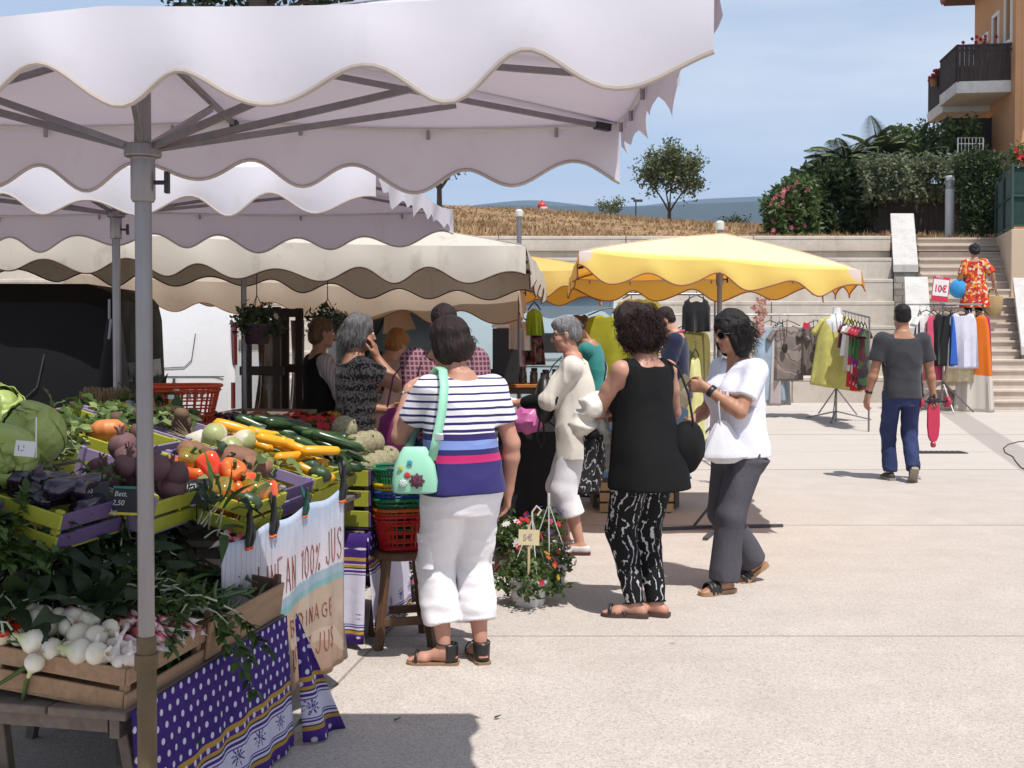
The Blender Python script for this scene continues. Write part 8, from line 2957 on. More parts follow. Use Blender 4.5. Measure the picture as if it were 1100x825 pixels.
# bits on the paving
for i,(px_,py_,sz) in enumerate(((333,777,0.085),(427,776,0.03),(535,773,0.03))):
 q=G(px_,py_)
 m=MB();m.leaf((-sz/2,0,0.008),(1,0.3,0.05),(0,0,1),sz,sz*0.55,-0.25,5,0,0.25,0.05)
 tag(m.build('fallen_leaf',MIDG if i<2 else DARKG,loc=q,solid=0.001),('bright green leaf dropped on the paving by the banner','tiny green scrap on the paving in front of the striped woman','tiny dark scrap on the paving below the striped woman')[i],'leaf')
q=G(1000,486)
m=MB()
dg_=thing('drain_grate','small dark metal drain grate set in the paving behind the walking man','drain',(q.x+0.1,q.y,q.z))
m.box((0,0,0.003),(0.62,0.22,0.008));m.build('frame',pbr('dark_iron',(0.035,0.03,0.028),0.7),dg_,smooth=False)
m=MB()
for k in range(9):m.box((-0.26+k*0.065,0,0.009),(0.03,0.18,0.006))
m.build('bars',pbr('iron_bar',(0.06,0.052,0.048),0.6),dg_,smooth=False)
cb=[G(x_,y_)+Vector((0,0,0.007)) for x_,y_ in ((1110,474),(1094,475),(1083,478),(1078,482),(1080,487),(1088,491),(1091,496),(1097,503),(1110,508))]
m=MB();m.tube(cb,0.006,6);tag(m.build('cable',BLACKP),'thin dark cable lying on the paving at the right edge','cable')
# ============================================================ PEOPLE
def striped_tee():
 g=NT('striped_jersey')
 x,y,z=g.xyz()
 NAVY,WHT,LB,MAG=(0.028,0.022,0.12),(0.78,0.75,0.79),(0.20,0.28,0.58),(0.50,0.02,0.13)
 zz=g.math('ADD',z,g.math('MULTIPLY',g.math('SUBTRACT',g.noise(5,2),0.5),0.012))
 md=g.math('MODULO',g.math('ADD',zz,2.0),0.0335)
 line=g.math('LESS_THAN',md,g.rng(zz,1.05,1.34,0.0145,0.0065))
 c=g.mix(line,WHT,NAVY)
 lo,hi=0.76,1.40
 f= lambda q:(q-lo)/(hi-lo)
 band=g.ramp(g.rng(zz,lo,hi),[(0,NAVY),(f(0.945),MAG),(f(0.978),NAVY),(f(1.005),LB),(f(1.045),NAVY),(f(1.075),WHT),(f(1.352),NAVY)],'CONSTANT')
 isb=g.math('ADD',g.math('LESS_THAN',zz,1.075),g.math('GREATER_THAN',zz,1.352))
 c=g.mix(isb,c,band)
 g.bump(g.math('ADD',g.noise(400,2),g.math('MULTIPLY',g.noise(18,4),2)),0.25,0.006)
 return g.done(c,0.85,spec=0.25,sheen=0.1)
def print_mat(name,base,ink,scale=26):
 """white flowing line print on black"""
 g=NT(name)
 v=g.map((1,1,0.8))
 w=g.wave(scale*0.33,12.0,v,'BANDS','X',detail=3,dscale=1.1)
 ln=g.math('GREATER_THAN',w,0.925)
 dash=g.math('GREATER_THAN',g.noise(34,3,0.6,v),0.47)
 d2=g.voro(52,vec=g.map((1,1,0.55)))
 dots=g.math('MULTIPLY',g.math('LESS_THAN',d2,0.19),g.math('GREATER_THAN',g.noise(7,3),0.53))
 c=g.mix(g.math('MAXIMUM',g.math('MULTIPLY',ln,dash),dots),base,ink)
 g.bump(g.math('ADD',g.noise(400,2),g.math('MULTIPLY',g.noise(16,4),2)),0.25,0.006)
 return g.done(c,0.8,spec=0.25)
def plaid(name,a,b,c_):
 g=NT(name)
 x,y,z=g.xyz()
 fx=g.math('ABSOLUTE',g.math('SINE',g.math('MULTIPLY',g.math('ADD',x,g.math('MULTIPLY',y,0.5)),110)))
 fz=g.math('ABSOLUTE',g.math('SINE',g.math('MULTIPLY',z,110)))
 c=g.mix(g.math('MULTIPLY',g.math('GREATER_THAN',fx,0.86),0.8),a,b)
 c=g.mix(g.math('MULTIPLY',g.math('GREATER_THAN',fz,0.86),0.8),c,b)
 c=g.mix(g.math('MULTIPLY',g.math('MULTIPLY',g.math('LESS_THAN',fx,0.3),g.math('LESS_THAN',fz,0.3)),0.8),c,c_)
 g.bump(g.noise(18,4),0.25,0.006)
 return g.done(c,0.85)
def vstripe(name,a,b,freq=190):
 g=NT(name)
 x,y,z=g.xyz()
 f=g.math('SINE',g.math('MULTIPLY',g.math('ADD',x,g.math('MULTIPLY',y,0.8)),freq))
 g.bump(g.noise(18,4),0.25,0.006)
 return g.done(g.mix(g.math('MULTIPLY',g.math('GREATER_THAN',f,0.4),0.8),a,b),0.85)
def knit_bands(name):
 g=NT(name)
 x,y,z=g.xyz()
 n=g.voro(65)
 row=g.math('SINE',g.math('MULTIPLY',z,85))
 d=g.math('GREATER_THAN',g.math('ADD',g.math('MULTIPLY',n,1.2),g.math('MULTIPLY',row,0.25)),0.52)
 c=g.mix(g.math('MULTIPLY',d,g.rng(g.noise(60,3),0.35,0.55)),(0.018,0.017,0.018),(0.26,0.23,0.20))
 g.bump(g.noise(18,4),0.25,0.006)
 return g.done(c,0.85)
COTTON_W=cloth('white_cotton_trouser',(0.80,0.77,0.79),0.06,0.0,weave=500,bump=0.3,scale=6)
CREAM=cloth('cream_knit',(0.72,0.66,0.57),0.07,0.0,bump=0.35)
BLKC=cloth('black_cotton',(0.0055,0.0055,0.006),sheen=0.0)
BLKL=pbr('black_leather',(0.014,0.013,0.013),0.42,0.2,8,0.2,60)
CORK=pbr('cork_sole',(0.28,0.17,0.09),0.75,0.2,20,0.3,80)
TANS=pbr('tan_sole',(0.38,0.22,0.12),0.6,0.15)
BLKS=pbr('black_sole',(0.02,0.018,0.017),0.7)
H_BROWN=hair_mat('dark_brown_hair',(0.014,0.007,0.006),(0.055,0.022,0.018))
H_BURG=hair_mat('burgundy_brown_hair',(0.018,0.008,0.007),(0.085,0.028,0.022))
H_BLACK=hair_mat('black_hair',(0.008,0.006,0.006),(0.035,0.024,0.02))
H_GREY=hair_mat('silver_hair',(0.16,0.155,0.16),(0.48,0.46,0.47))
H_GREY2=hair_mat('dark_grey_hair',(0.10,0.095,0.095),(0.32,0.30,0.29))
H_ORG=hair_mat('orange_blond_hair',(0.26,0.10,0.025),(0.50,0.24,0.07))
H_DBL=hair_mat('dark_blond_hair',(0.10,0.055,0.03),(0.26,0.16,0.09))
def base(x,y): return G(x,y)

# ---- 1 the woman in the striped top
b=base(496,712)
p1=Fig('person','woman in a navy striped white top and white cropped trousers standing by the stool',(b.x,b.y,0),R(24),H=1.575,bulk=1.06,h=0.0055,limb=1.08,
head=(0.45,0.30,-0.05),hand_l=(-0.185,0.205,1.265),pole_l=(-0.35,-0.15,-1),hand_r=(0.25,0.03,0.79),pole_r=(0.5,-1,0),
foot_l=(-0.080,0.02,R(62),0),foot_r=(0.090,-0.01,R(-8),0.0),curl_l=0.75,curl_r=0.35,palm_l=(0.6,-0.4,-0.3),fing_l=(0.45,0.6,0.15),skin='ruddy',lean=0.02)
p1.body()
tsecs=[(-0.06,0.206,0.166,-0.012),(0.0,0.204,0.164,-0.012),(0.06,0.194,0.148,-0.006),(0.13,0.182,0.134,0.0),(0.20,0.176,0.130,0.004),(0.28,0.178,0.130,0.010),(0.36,0.182,0.128,0.008),(0.42,0.178,0.108,0.0),(0.465,0.155,0.084,-0.008),(0.50,0.10,0.07,-0.010)]
p1.top(striped_tee(),0.016,tsecs,sleeve=0.64,sleeve_r=0.013,hem=0.80,neck='crew',name='striped_top',disp=folds(0.010,(5,5,8),2),sleeve_flare=0.005)
p1.trousers(COTTON_W,-0.002,0.185,0.070,0.052,0.054,gather=0.036,name='cropped_trousers',disp=folds(0.011,(7,7,14),4,lo=(0.15,1.9),hi=(0.75,0.6)),grow=0.014)
# thigh pocket with flap
m=MB()
def pk_(r0,z0,z1,w_):
 m.grid(lambda u,v:Vector((math.cos(PI+0.42+(u-0.5)*w_)*(r0-0.012*abs(2*u-1)**4),math.sin(PI+0.42+(u-0.5)*w_)*(r0-0.012*abs(2*u-1)**4),z0+(z1-z0)*v)),16,6)
pk_(0.100,-0.085,0.06,1.15);pk_(0.105,0.03,0.075,1.22);m.ball((math.cos(PI+0.42)*0.107,math.sin(PI+0.42)*0.107,0.045),0.006,8)
o=m.build('cargo_pocket',COTTON_W,p1.t)
kp=p1.hpl.lerp(p1.knl,0.74);o.matrix_local=Matrix.Translation(kp)
p1.hair([((0,-0.022,0.038),(0.094,0.108,0.102)),((0,-0.04,-0.035),(0.094,0.094,0.080)),((0.055,-0.01,-0.03),(0.042,0.065,0.075)),((-0.055,-0.01,-0.03),(0.042,0.065,0.075))],H_BROWN,
cuts=[((0,0.125,-0.03),(0.062,0.075,0.085)),((0,0.02,-0.19),(0.14,0.14,0.075))],amp=0.007,sc=(38,38,9),seed=3)
p1.strands(H_BROWN,170,(0,-0.03,0.0),(0.094,0.106,0.112),0.05,3,down=1.6,front=0.55,w=0.0011)
MINT=pbr('mint_leather',(0.30,0.62,0.44),0.45,0.06,6,0.12,70)
for i,hl in ((0,0.022),(1,0.035)):
 p1.sole(i,CORK,0.0,0.014,0.004,name='wedge_sole',drop=-0.002)
 st_=[arc_strap(0.125,0.018,0.044),[(-0.04,0.10,0.012),(-0.01,0.085,0.052),(0.035,0.14,0.02)],[(0.04,0.10,0.012),(0.01,0.085,0.052),(-0.035,0.14,0.02)],[(0,0.085,0.058),(0,0.05,0.074),(0,0.022,0.092)],
[(math.cos(a)*0.036,-0.004+math.sin(a)*0.04,0.096) for a in [2*PI*k/16 for k in range(17)]]]
 p1.straps(i,BLKL,st_,0.0065)
 m=MB();m.grid(lambda u,v:Vector((math.cos(PI*(1.02+0.96*u))*(0.036+0.004*v),-0.012+math.sin(PI*(1.02+0.96*u))*0.052,0.008+v*0.088)),14,6)
 o=m.build('heel_counter',BLKL,p1.t,solid=0.004);o.matrix_local=p1.footM[i]
m=MB();rnd=random.Random(1)
for k in range(16):
 a=2*PI*k/16;m.ball((math.cos(a)*0.033,math.sin(a)*0.026,0.0),0.0075,8,mi=k%3)
o=m.build('bead_bracelet',[pbr('pale_bead',(0.45,0.42,0.36),0.3),pbr('green_bead',(0.10,0.22,0.10),0.3),pbr('dark_bead',(0.06,0.04,0.05),0.3)],p1.t)
o.matrix_local=Matrix.Translation(p1.ell.lerp(p1.wrl,0.88))@(p1.wrl-p1.ell).to_track_quat('Z','Y').to_matrix().to_4x4()
# mint shoulder bag
bw=p1.w((-0.262,-0.10,0.925))
bg1=thing('shoulder_bag','mint green shoulder bag with flower patches hanging behind the hip of the striped woman','handbag',bw,R(24)+R(-22))
m=MB();m.rings([[Vector((math.copysign(abs(math.cos(a))**0.5,math.cos(a))*w_,math.copysign(abs(math.sin(a))**0.6,math.sin(a))*d_,z_)) for a in [2*PI*k/28 for k in range(28)]] for z_,w_,d_ in ((-0.105,0.080,0.03),(-0.10,0.098,0.042),(-0.05,0.102,0.05),(0.02,0.09,0.045),(0.075,0.066,0.033),(0.10,0.05,0.018))])
m.build('pouch',MINT,bg1,bevel=0.004)
for (x_,z_,r_,cm) in ((-0.03,-0.02,0.016,(0.55,0.03,0.05)),(0.012,-0.045,0.036,(0.10,0.03,0.05)),(-0.062,0.012,0.013,(0.55,0.45,0.08)),(-0.05,-0.055,0.02,(0.55,0.6,0.55)),(-0.02,0.035,0.014,(0.05,0.30,0.42))):
 m=MB()
 for k in range(8):
  m.leaf((x_,-0.050,z_),(math.cos(k*0.785),-0.12,math.sin(k*0.785)),(0,-1,0),r_,r_*0.75,0.1,3)
 m.build('flower_patch',pbr('patch_%d'%int(x_*1000+100),cm,0.7),bg1,solid=0.003)
iv=Matrix.Translation(bw)@Matrix.Rotation(R(2),4,'Z')
iv=iv.inverted()
m=MB();pts=[iv@p1.w(q) for q in ((-0.20,-0.145,0.965),(-0.178,-0.150,1.06),(-0.150,-0.146,1.18),(-0.128,-0.118,1.29),(-0.112,-0.055,1.362),(-0.108,0.01,1.374),(-0.115,0.075,1.33),(-0.135,0.13,1.20),(-0.2,0.13,1.03),(-0.26,0.02,0.955))]
xd=(iv.to_3x3()@Matrix.Rotation(R(24),3,'Z')@Vector((1,0,0))).normalized()*0.021
m.add([q+sg*xd for q in pts for sg in (-1,1)],[(2*i,2*i+1,2*i+3,2*i+2) for i in range(len(pts)-1)]);m.build('strap',MINT,bg1,solid=0.005)
m=MB();m.box(iv@p1.w((-0.172,-0.153,1.07)),(0.05,0.012,0.03));m.build('buckle',pbr('silver_buckle',(0.5,0.5,0.5),0.3,metal=0.8),bg1,bevel=0.003)

# ---- 2 grey haired lady in the cream cardigan
b=base(619,593)
p2=Fig('person','grey haired lady in a cream cardigan and white cropped trousers reading a leaflet',(b.x,b.y,0),R(84),H=1.60,bulk=1.05,h=0.0065,limb=1.05,
head=(0.05,0.16,0),hand_l=(-0.07,0.40,1.035),hand_r=(0.08,0.40,1.03),pole_l=(-0.6,-0.8,-1),pole_r=(0.6,-0.8,-1),curl_l=0.8,curl_r=0.8,palm_l=(0.3,0,1),palm_r=(-0.3,0,1),
foot_l=(-0.085,-0.03,R(5),0),foot_r=(0.085,0.08,R(-5),0),skin='ruddy',lean=0.06)
p2.body();p2.eyes()
p2.top(BLKC,0.012,sleeve=1.72,sleeve_r=0.011,hem=0.79,neck='scoop',name='black_top',disp=folds(0.004,seed=2))
cs_=[(-0.19,0.205,0.185,-0.015),(-0.08,0.200,0.180,-0.012),(0.0,0.196,0.170,-0.010),(0.1,0.184,0.155,-0.004),(0.2,0.178,0.150,0.004),(0.3,0.178,0.148,0.006),(0.38,0.176,0.132,0.0),(0.44,0.168,0.105,-0.006),(0.485,0.12,0.085,-0.012)]
p2.top(CREAM,0.024,cs_,sleeve=1.12,sleeve_r=0.018,hem=0.66,neck='scoop',name='cream_cardigan',disp=folds(0.016,(6,6,2.5),6),bust=True,sleeve_flare=0.01,
carves=[((0.0,0.25,0.50),(0.0,0.30,-0.35),0.135,0.215,None)])
p2.trousers(COTTON_W,0.0,0.27,0.068,0.055,0.056,name='cropped_trousers',disp=folds(0.007,(6,6,6),14),grow=0.014)
p2.hair([((0,-0.020,0.045),(0.082,0.099,0.088)),((0,-0.055,0.0),(0.077,0.066,0.072)),((0,0.03,0.085),(0.055,0.06,0.04))],H_GREY,cuts=[((0,0.115,-0.035),(0.085,0.075,0.085)),((0,0.02,-0.10),(0.12,0.10,0.07)),((0.085,0.012,-0.015),(0.03,0.024,0.032)),((-0.085,0.012,-0.015),(0.03,0.024,0.032))],amp=0.009,sc=(40,40,14),seed=5)
p2.strands(H_GREY,200,(0,-0.025,0.035),(0.082,0.098,0.09),0.035,5,down=0.6,front=0.3,w=0.0012)
def glasses(f,lens,frame,w=0.021,h=0.016,y=0.094):
 m=MB()
 for sx in (-1,1):
  m.lathe([(0.0,0),(w,0.001),(w,0.004),(0.0,0.004)],18)
 m=MB()
 for sx in (-1,1):
  rg0=[Vector((sx*0.033+math.cos(a)*w,y-abs(math.cos(a)*w+sx*0.033)*0.22,0.001+math.sin(a)*h)) for a in [2*PI*k/18 for k in range(18)]]
  rg1=[q+Vector((0,0.004,0)) for q in rg0]
  m.rings([rg0,rg1])
 o=m.build('spectacle_lens',lens,f.t);o.matrix_local=f.HM
 m=MB()
 for sx in (-1,1):
  m.tube([(sx*0.033+math.cos(a)*w,y-abs(math.cos(a)*w+sx*0.033)*0.22+0.002,0.001+math.sin(a)*h) for a in [2*PI*k/18 for k in range(19)]],0.0022,5)
  m.tube([(sx*0.055,y-0.012,0.006),(sx*0.076,0.05,0.006),(sx*0.08,-0.01,0.003)],0.0028,5)
 m.tube([(-0.012,y,0.005),(0.012,y,0.005)],0.0022,5)
 o=m.build('spectacle_frame',frame,f.t);o.matrix_local=f.HM
glasses(p2,pbr('clear_lens',(0.28,0.26,0.25),0.08,bump=0),BLACKP,0.020,0.015)
RED_W=pbr('white_leather',(0.62,0.58,0.56),0.5,0.15)
p2.shoes(RED_W,pbr('dark_red_sole',(0.08,0.02,0.018),0.7),0.006,0.062,'loafer',0.02)
lf=thing('leaflet','white and red folded leaflet held by the grey haired lady','leaflet',p2.w((0.0,0.47,1.065)),R(84))
m=MB();m.box((0,0,0),(0.17,0.11,0.006),(R(12),0,0));m.build('paper',CARD,lf,smooth=False)
m=MB();m.box((0,0.0,-0.009),(0.172,0.112,0.006),(R(12),0,0));m.build('cover',pbr('red_card',(0.55,0.04,0.03),0.6),lf,smooth=False)
hb2=thing('handbag','round black handbag hanging in front of the grey haired lady','handbag',p2.w((-0.05,0.215,1.06)),R(84))
m=MB();m.ball((0,0,0),0.17,28,sc=(0.72,0.42,1.0),fn=lambda d:1+0.02*math.sin(d.z*8));m.build('pouch',BLKL,hb2)
m=MB();m.tube([(-0.05,0.03,-0.13),(-0.06,0.05,-0.26),(-0.05,0.02,-0.33),(-0.03,0.0,-0.27),(-0.02,0.01,-0.15)],0.007,8);m.tube([(0.0,-0.02,-0.15),(0.03,-0.1,-0.21),(0.05,-0.17,-0.15)],0.006,8);m.build('handle',BLKL,hb2)
m=MB();m.tube([(-0.06,0,0.13),(-0.02,-0.06,0.24),(0.0,-0.12,0.30)],0.008,8,flat=0.4);m.build('strap',BLKL,hb2)

# ---- 3 the woman in black
b=base(693,662)
p3=Fig('person','curly haired woman in a loose black sleeveless top and black printed trousers',(b.x,b.y,0),R(36),H=1.645,bulk=1.05,h=0.0058,limb=1.06,
head=(0.35,0.28,0.0),hand_l=(0.02,0.30,1.09),hand_r=(0.13,0.27,1.06),pole_l=(-1.2,-0.15,-0.65),pole_r=(1,-0.4,-0.8),curl_l=0.5,curl_r=0.5,
foot_l=(-0.055,0.02,R(42),0),foot_r=(0.055,-0.03,R(34),0),skin='ruddy',lean=0.03)
p3.body()
p3.top(BLKC,0.012,[(-0.20,0.222,0.20,-0.03),(-0.1,0.218,0.192,-0.025),(0.0,0.208,0.178,-0.02),(0.1,0.192,0.156,-0.01),(0.2,0.178,0.138,0.0),(0.3,0.170,0.126,0.008),(0.38,0.172,0.118,0.004),(0.44,0.165,0.095,-0.004),(0.485,0.135,0.075,-0.01),(0.51,0.10,0.065,-0.01)],
hem=0.70,neck='low_back',name='sleeveless_top',disp=folds(0.010,(5,5,2.2),3),armhole=0.046,bust=True)
p3.trousers(print_mat('white_line_print',(0.006,0.006,0.007),(0.50,0.49,0.50)),-0.035,0.06,0.068,0.048,0.030,name='printed_trousers',disp=folds(0.006,(6,6,9),9,lo=(0.05,1.4),hi=(0.6,0.6)),grow=0.016)
p3.hair([((0,-0.02,0.045),(0.106,0.118,0.106)),((0,-0.045,-0.035),(0.112,0.108,0.085)),((0.07,0.0,-0.03),(0.045,0.07,0.075)),((-0.07,0.0,-0.03),(0.045,0.07,0.075)),((0,-0.075,-0.06),(0.09,0.065,0.06))],H_BURG,
cuts=[((0,0.13,-0.03),(0.06,0.07,0.085)),((0,0.03,-0.205),(0.14,0.16,0.07))],amp=0.017,sc=(26,26,20),seed=7,curly=True)
p3.strands(H_BURG,1500,(0,-0.03,0.005),(0.112,0.12,0.118),0.07,8,down=0.7,curl=0.011,front=0.6,w=0.0013)
p3.strands(H_BURG,700,(0,-0.05,-0.05),(0.11,0.105,0.08),0.06,9,down=0.9,curl=0.012,front=0.4,w=0.0013,name='curls')
for i in (0,1):
 p3.sole(i,pbr('brown_sole',(0.07,0.04,0.03),0.7),0,0.02,0.006)
 p3.straps(i,BLKL,[arc_strap(0.13,0.02,0.046),[(-0.042,0.105,0.02),(0.0,0.08,0.058),(0.042,0.045,0.02)],[(0.042,0.105,0.02),(0.0,0.08,0.058),(-0.042,0.045,0.02)],[(0,0.165,0.02),(0,0.125,0.045),(0,0.07,0.062),(0,0.035,0.088)],
[(math.cos(a)*0.036,-0.002+math.sin(a)*0.042,0.085) for a in [2*PI*k/16 for k in range(17)]]],0.009)
jk=thing('jacket','cream jacket bundled over the arm of the curly haired woman in black','jacket',p3.w((-0.165,0.21,1.075)),R(36))
V=Vol((-0.25,-0.22,-0.34),(0.25,0.22,0.22),0.007)
for a_,b_,r_ in (((-0.08,-0.05,0.06),(0.10,0.06,0.07),0.062),((-0.10,0.0,-0.03),(0.06,0.07,-0.01),0.064),((-0.03,0.05,-0.08),(0.06,0.05,-0.2),0.055),((0.04,0.02,-0.08),(0.09,0.0,-0.26),0.048)):V.cap(a_,b_,r_,r_*0.9,0.03)
v,q=V.mesh();v=relax(v,q,1);v=v+normals(v,q)*(folds(0.034,(10,10,17),5)(v))[:,None].astype(np.float32)
link('bundled_cloth',np_mesh('bundled_cloth',v,q,CREAM),jk)
m=MB();m.ball((0.03,0.0,-0.29),0.03,12,sc=(1,1,0.7));m.build('cuff',CREAM,jk)
sb=thing('shoulder_bag','large soft black shoulder bag on the right hip of the curly haired woman','handbag',p3.w((0.225,-0.09,0.93)),R(36)+R(30))
m=MB();m.ball((0,0,0),0.18,28,sc=(0.95,0.5,0.9),fn=lambda d:(1+0.03*math.sin(d.x*9+d.z*5))*(1-0.25*max(0,d.z)));m.build('pouch',cloth('black_bag_cloth',(0.006,0.006,0.0065),sheen=0.0),sb)
iv=(Matrix.Translation(sb.location)@Matrix.Rotation(R(66),4,'Z')).inverted()
m=MB();m.tube([iv@p3.w(q) for q in ((0.20,-0.16,1.03),(0.165,-0.155,1.2),(0.135,-0.11,1.34),(0.13,-0.01,1.385),(0.14,0.09,1.3),(0.22,0.06,1.05))],0.007,8,flat=0.5);m.build('strap',BLKL,sb)
sc2=thing('scarf','black and white printed scarf hanging below the cream jacket','scarf',p3.w((-0.23,0.17,0.90)),R(36))
m=MB();m.grid(lambda u,v:Vector(((u-0.5)*(0.10+0.03*v)+0.02*math.sin(v*4),0.03*math.sin(u*12+v*2),-0.32*v+0.08)),20,14);m.build('cloth',print_mat('scarf_print',(0.02,0.018,0.02),(0.4,0.38,0.36),40),sc2,solid=0.008)
m=MB();m.ball((0,0,0.08),0.04,10);m.build('knot',BLKC,sc2)

# ---- 4 the woman in the white T-shirt
b=base(793,631)
p4=Fig('person','dark haired woman in sunglasses, white T shirt and grey trousers walking to the left',(b.x,b.y,0),R(118),H=1.615,bulk=1.04,h=0.0058,limb=1.06,
head=(-0.10,0.18,0.04),hand_l=(-0.03,0.27,1.205),pole_l=(-1.0,-0.75,-0.8),hand_r=(0.19,0.22,0.98),pole_r=(0.8,-1,-0.3),curl_l=0.85,curl_r=0.5,palm_l=(0.75,-0.3,0.1),fing_l=(0.62,0.55,0.1),
foot_l=(-0.07,0.16,R(0),0),foot_r=(0.08,-0.24,R(-10),0.55),skin='tan',lean=0.02,knee=(0,1,0))
p4.body();p4.eyes()
p4.top(cloth('white_tshirt',(0.76,0.75,0.82),0.04),0.014,[(-0.06,0.192,0.152,0.0),(0.0,0.194,0.152,0.0),(0.08,0.184,0.144,0.006),(0.15,0.174,0.136,0.008),(0.22,0.172,0.134,0.01),(0.30,0.176,0.134,0.012),(0.38,0.178,0.122,0.006),(0.44,0.174,0.098,-0.002),(0.485,0.14,0.078,-0.008),(0.515,0.09,0.066,-0.01)],
sleeve=0.66,sleeve_r=0.014,hem=0.795,neck='v',name='white_tshirt',disp=folds(0.010,(5,5,6),12),sleeve_flare=0.006)
p4.trousers(pattern('grey_check_trouser',[(0.075,0.07,0.085),(0.10,0.095,0.11),(0.06,0.056,0.07)],220),-0.04,0.06,0.066,0.053,0.054,name='grey_trousers',disp=folds(0.013,(7,7,4.5),15),grow=0.016)
p4.hair([((0,-0.02,0.045),(0.098,0.112,0.102)),((0,-0.045,-0.03),(0.105,0.10,0.085)),((0.075,0.0,-0.05),(0.042,0.062,0.085)),((-0.075,0.0,-0.05),(0.042,0.062,0.085)),((0.075,-0.02,-0.10),(0.045,0.055,0.055)),((-0.075,-0.02,-0.10),(0.045,0.055,0.055))],H_BLACK,
cuts=[((0,0.125,-0.03),(0.064,0.085,0.088)),((0,0.06,-0.18),(0.05,0.10,0.07))],amp=0.013,sc=(28,28,12),seed=9,curly=True)
p4.strands(H_BLACK,1000,(0,-0.03,-0.01),(0.105,0.112,0.125),0.08,11,down=1.0,curl=0.008,front=0.45,w=0.0013)
glasses(p4,pbr('sunglass_lens',(0.008,0.007,0.008),0.08,bump=0),BLACKP,0.027,0.022,0.098)
for i in (0,1):
 p4.sole(i,TANS,0.0,0.028,0.006,name='wedge_sole',drop=-0.004)
 p4.straps(i,BLKL,[arc_strap(0.115,0.024,0.048),arc_strap(0.09,0.026,0.047),arc_strap(0.065,0.03,0.044)],0.013)
cd=thing('card','small olive card held up by the woman in sunglasses','card',p4.w((0.075,0.36,1.235)),R(118))
m=MB();m.box((0,0,0),(0.055,0.006,0.095),(R(20),R(-35),R(20)));m.build('paper',pbr('olive_card',(0.22,0.18,0.10),0.6),cd,smooth=False)
m=MB();m.box((0.0,-0.006,0.0),(0.045,0.003,0.03),(R(20),R(-35),R(20)));m.build('printed_panel',pbr('pale_print',(0.36,0.32,0.24),0.6),cd,smooth=False)
def wristband(f,a,b_,t_,mat,r=0.031,h=0.016,name='watch'):
 m=MB();m.lathe([(r,-h),(r+0.003,-h*0.5),(r+0.003,h*0.5),(r,h)],20,cap=False);m.box((0,r+0.003,0),(0.026,0.007,0.028))
 o=m.build(name,mat,f.t,solid=0.002);o.matrix_local=Matrix.Translation(a.lerp(b_,t_))@(b_-a).to_track_quat('Z','Y').to_matrix().to_4x4()
wristband(p4,p4.ell,p4.wrl,0.84,BLACKP)
wl_=p4.w(p4.ell.lerp(p4.wrl,0.52))
wb_=thing('cloth_bag','white drawstring cloth bag hanging from the forearm of the woman in sunglasses','bag',wl_,R(10))
def bagf(u,v):
 a=2*PI*u
 z=-0.12-0.25*v
 r_=0.02+0.105*min(1,v*1.25)**0.8*(1 if v<0.85 else 1-(v-0.85)*4.5)
 r_ *= 1+0.06*math.sin(a*5+v*3)+0.03*math.sin(a*9)
 return Vector((math.cos(a)*r_*1.1+0.015*v,math.sin(a)*r_*0.65,z))
m=MB();m.grid(bagf,40,20);m.build('sack',cloth('white_bag_cloth',(0.66,0.65,0.68),0.05),wb_)
m=MB();m.tube([(0.03,0.02,-0.15),(0.035,0.02,-0.03),(0.02,0.0,0.05),(-0.01,0.0,0.055),(-0.03,-0.02,-0.02),(-0.02,-0.02,-0.15)],0.008,8,flat=0.5);m.build('cord_handle',cloth('white_bag_cloth',(0.66,0.65,0.68)),wb_)

# ---- 5 the man in the dark T-shirt walking away
b=base(968,517)
p5=Fig('person','man walking away in a charcoal T shirt and dark blue jeans',(b.x,b.y,0),R(-4),H=1.76,female=False,bulk=1.02,h=0.0075,
head=(-0.05,0.05,0.0),hand_l=(-0.335,0.04,0.83),hand_r=(0.335,0.06,0.84),pole_l=(-0.3,-1,0),pole_r=(0.3,-1,0),curl_l=0.45,curl_r=1.0,palm_l=(0.9,0.3,0),palm_r=(-0.5,-0.8,0),
foot_l=(-0.085,0.10,R(4),0),foot_r=(0.08,-0.20,R(-6),0.85),skin='tan')
p5.body()
TEE=cloth('charcoal_cotton',(0.040,0.040,0.046),0.12)
p5.top(TEE,0.014,[(-0.07,0.184,0.135,-0.004),(0.0,0.178,0.132,-0.004),(0.1,0.174,0.126,0.0),(0.2,0.182,0.128,0.004),(0.3,0.198,0.134,0.006),(0.4,0.208,0.132,0.004),(0.475,0.200,0.110,-0.002),(0.525,0.165,0.085,-0.008),(0.56,0.10,0.07,-0.01)],sleeve=0.72,sleeve_r=0.020,hem=0.845,neck='crew',name='charcoal_tshirt',disp=folds(0.011,(5,5,6),22),bust=False)
DEN=pbr('dark_denim',(0.018,0.030,0.105),0.85,0.3,7,0.35,300,0.003)
p5.trousers(DEN,-0.012,0.07,0.056,0.044,0.039,name='jeans',disp=folds(0.011,(7,7,11),23,lo=(0.05,1.5),hi=(0.8,0.6)),grow=0.006)
p5.hair([((0,-0.020,0.050),(0.078,0.096,0.080)),((0,-0.05,0.0),(0.076,0.058,0.07))],H_BLACK,cuts=[((0,0.12,-0.02),(0.09,0.075,0.08)),((0,0.02,-0.10),(0.12,0.12,0.06)),((0.085,0.012,-0.01),(0.03,0.03,0.032)),((-0.085,0.012,-0.01),(0.03,0.03,0.032))],amp=0.004,sc=(60,60,30),seed=4)
p5.shoes(pbr('dark_trainer',(0.03,0.032,0.034),0.7),pbr('worn_sole',(0.30,0.26,0.21),0.8,0.3),0.008,0.085,'trainer',0.028)
wristband(p5,p5.ell,p5.wrl,0.9,BLACKP)
gp_=p5.w(p5.hands[1])
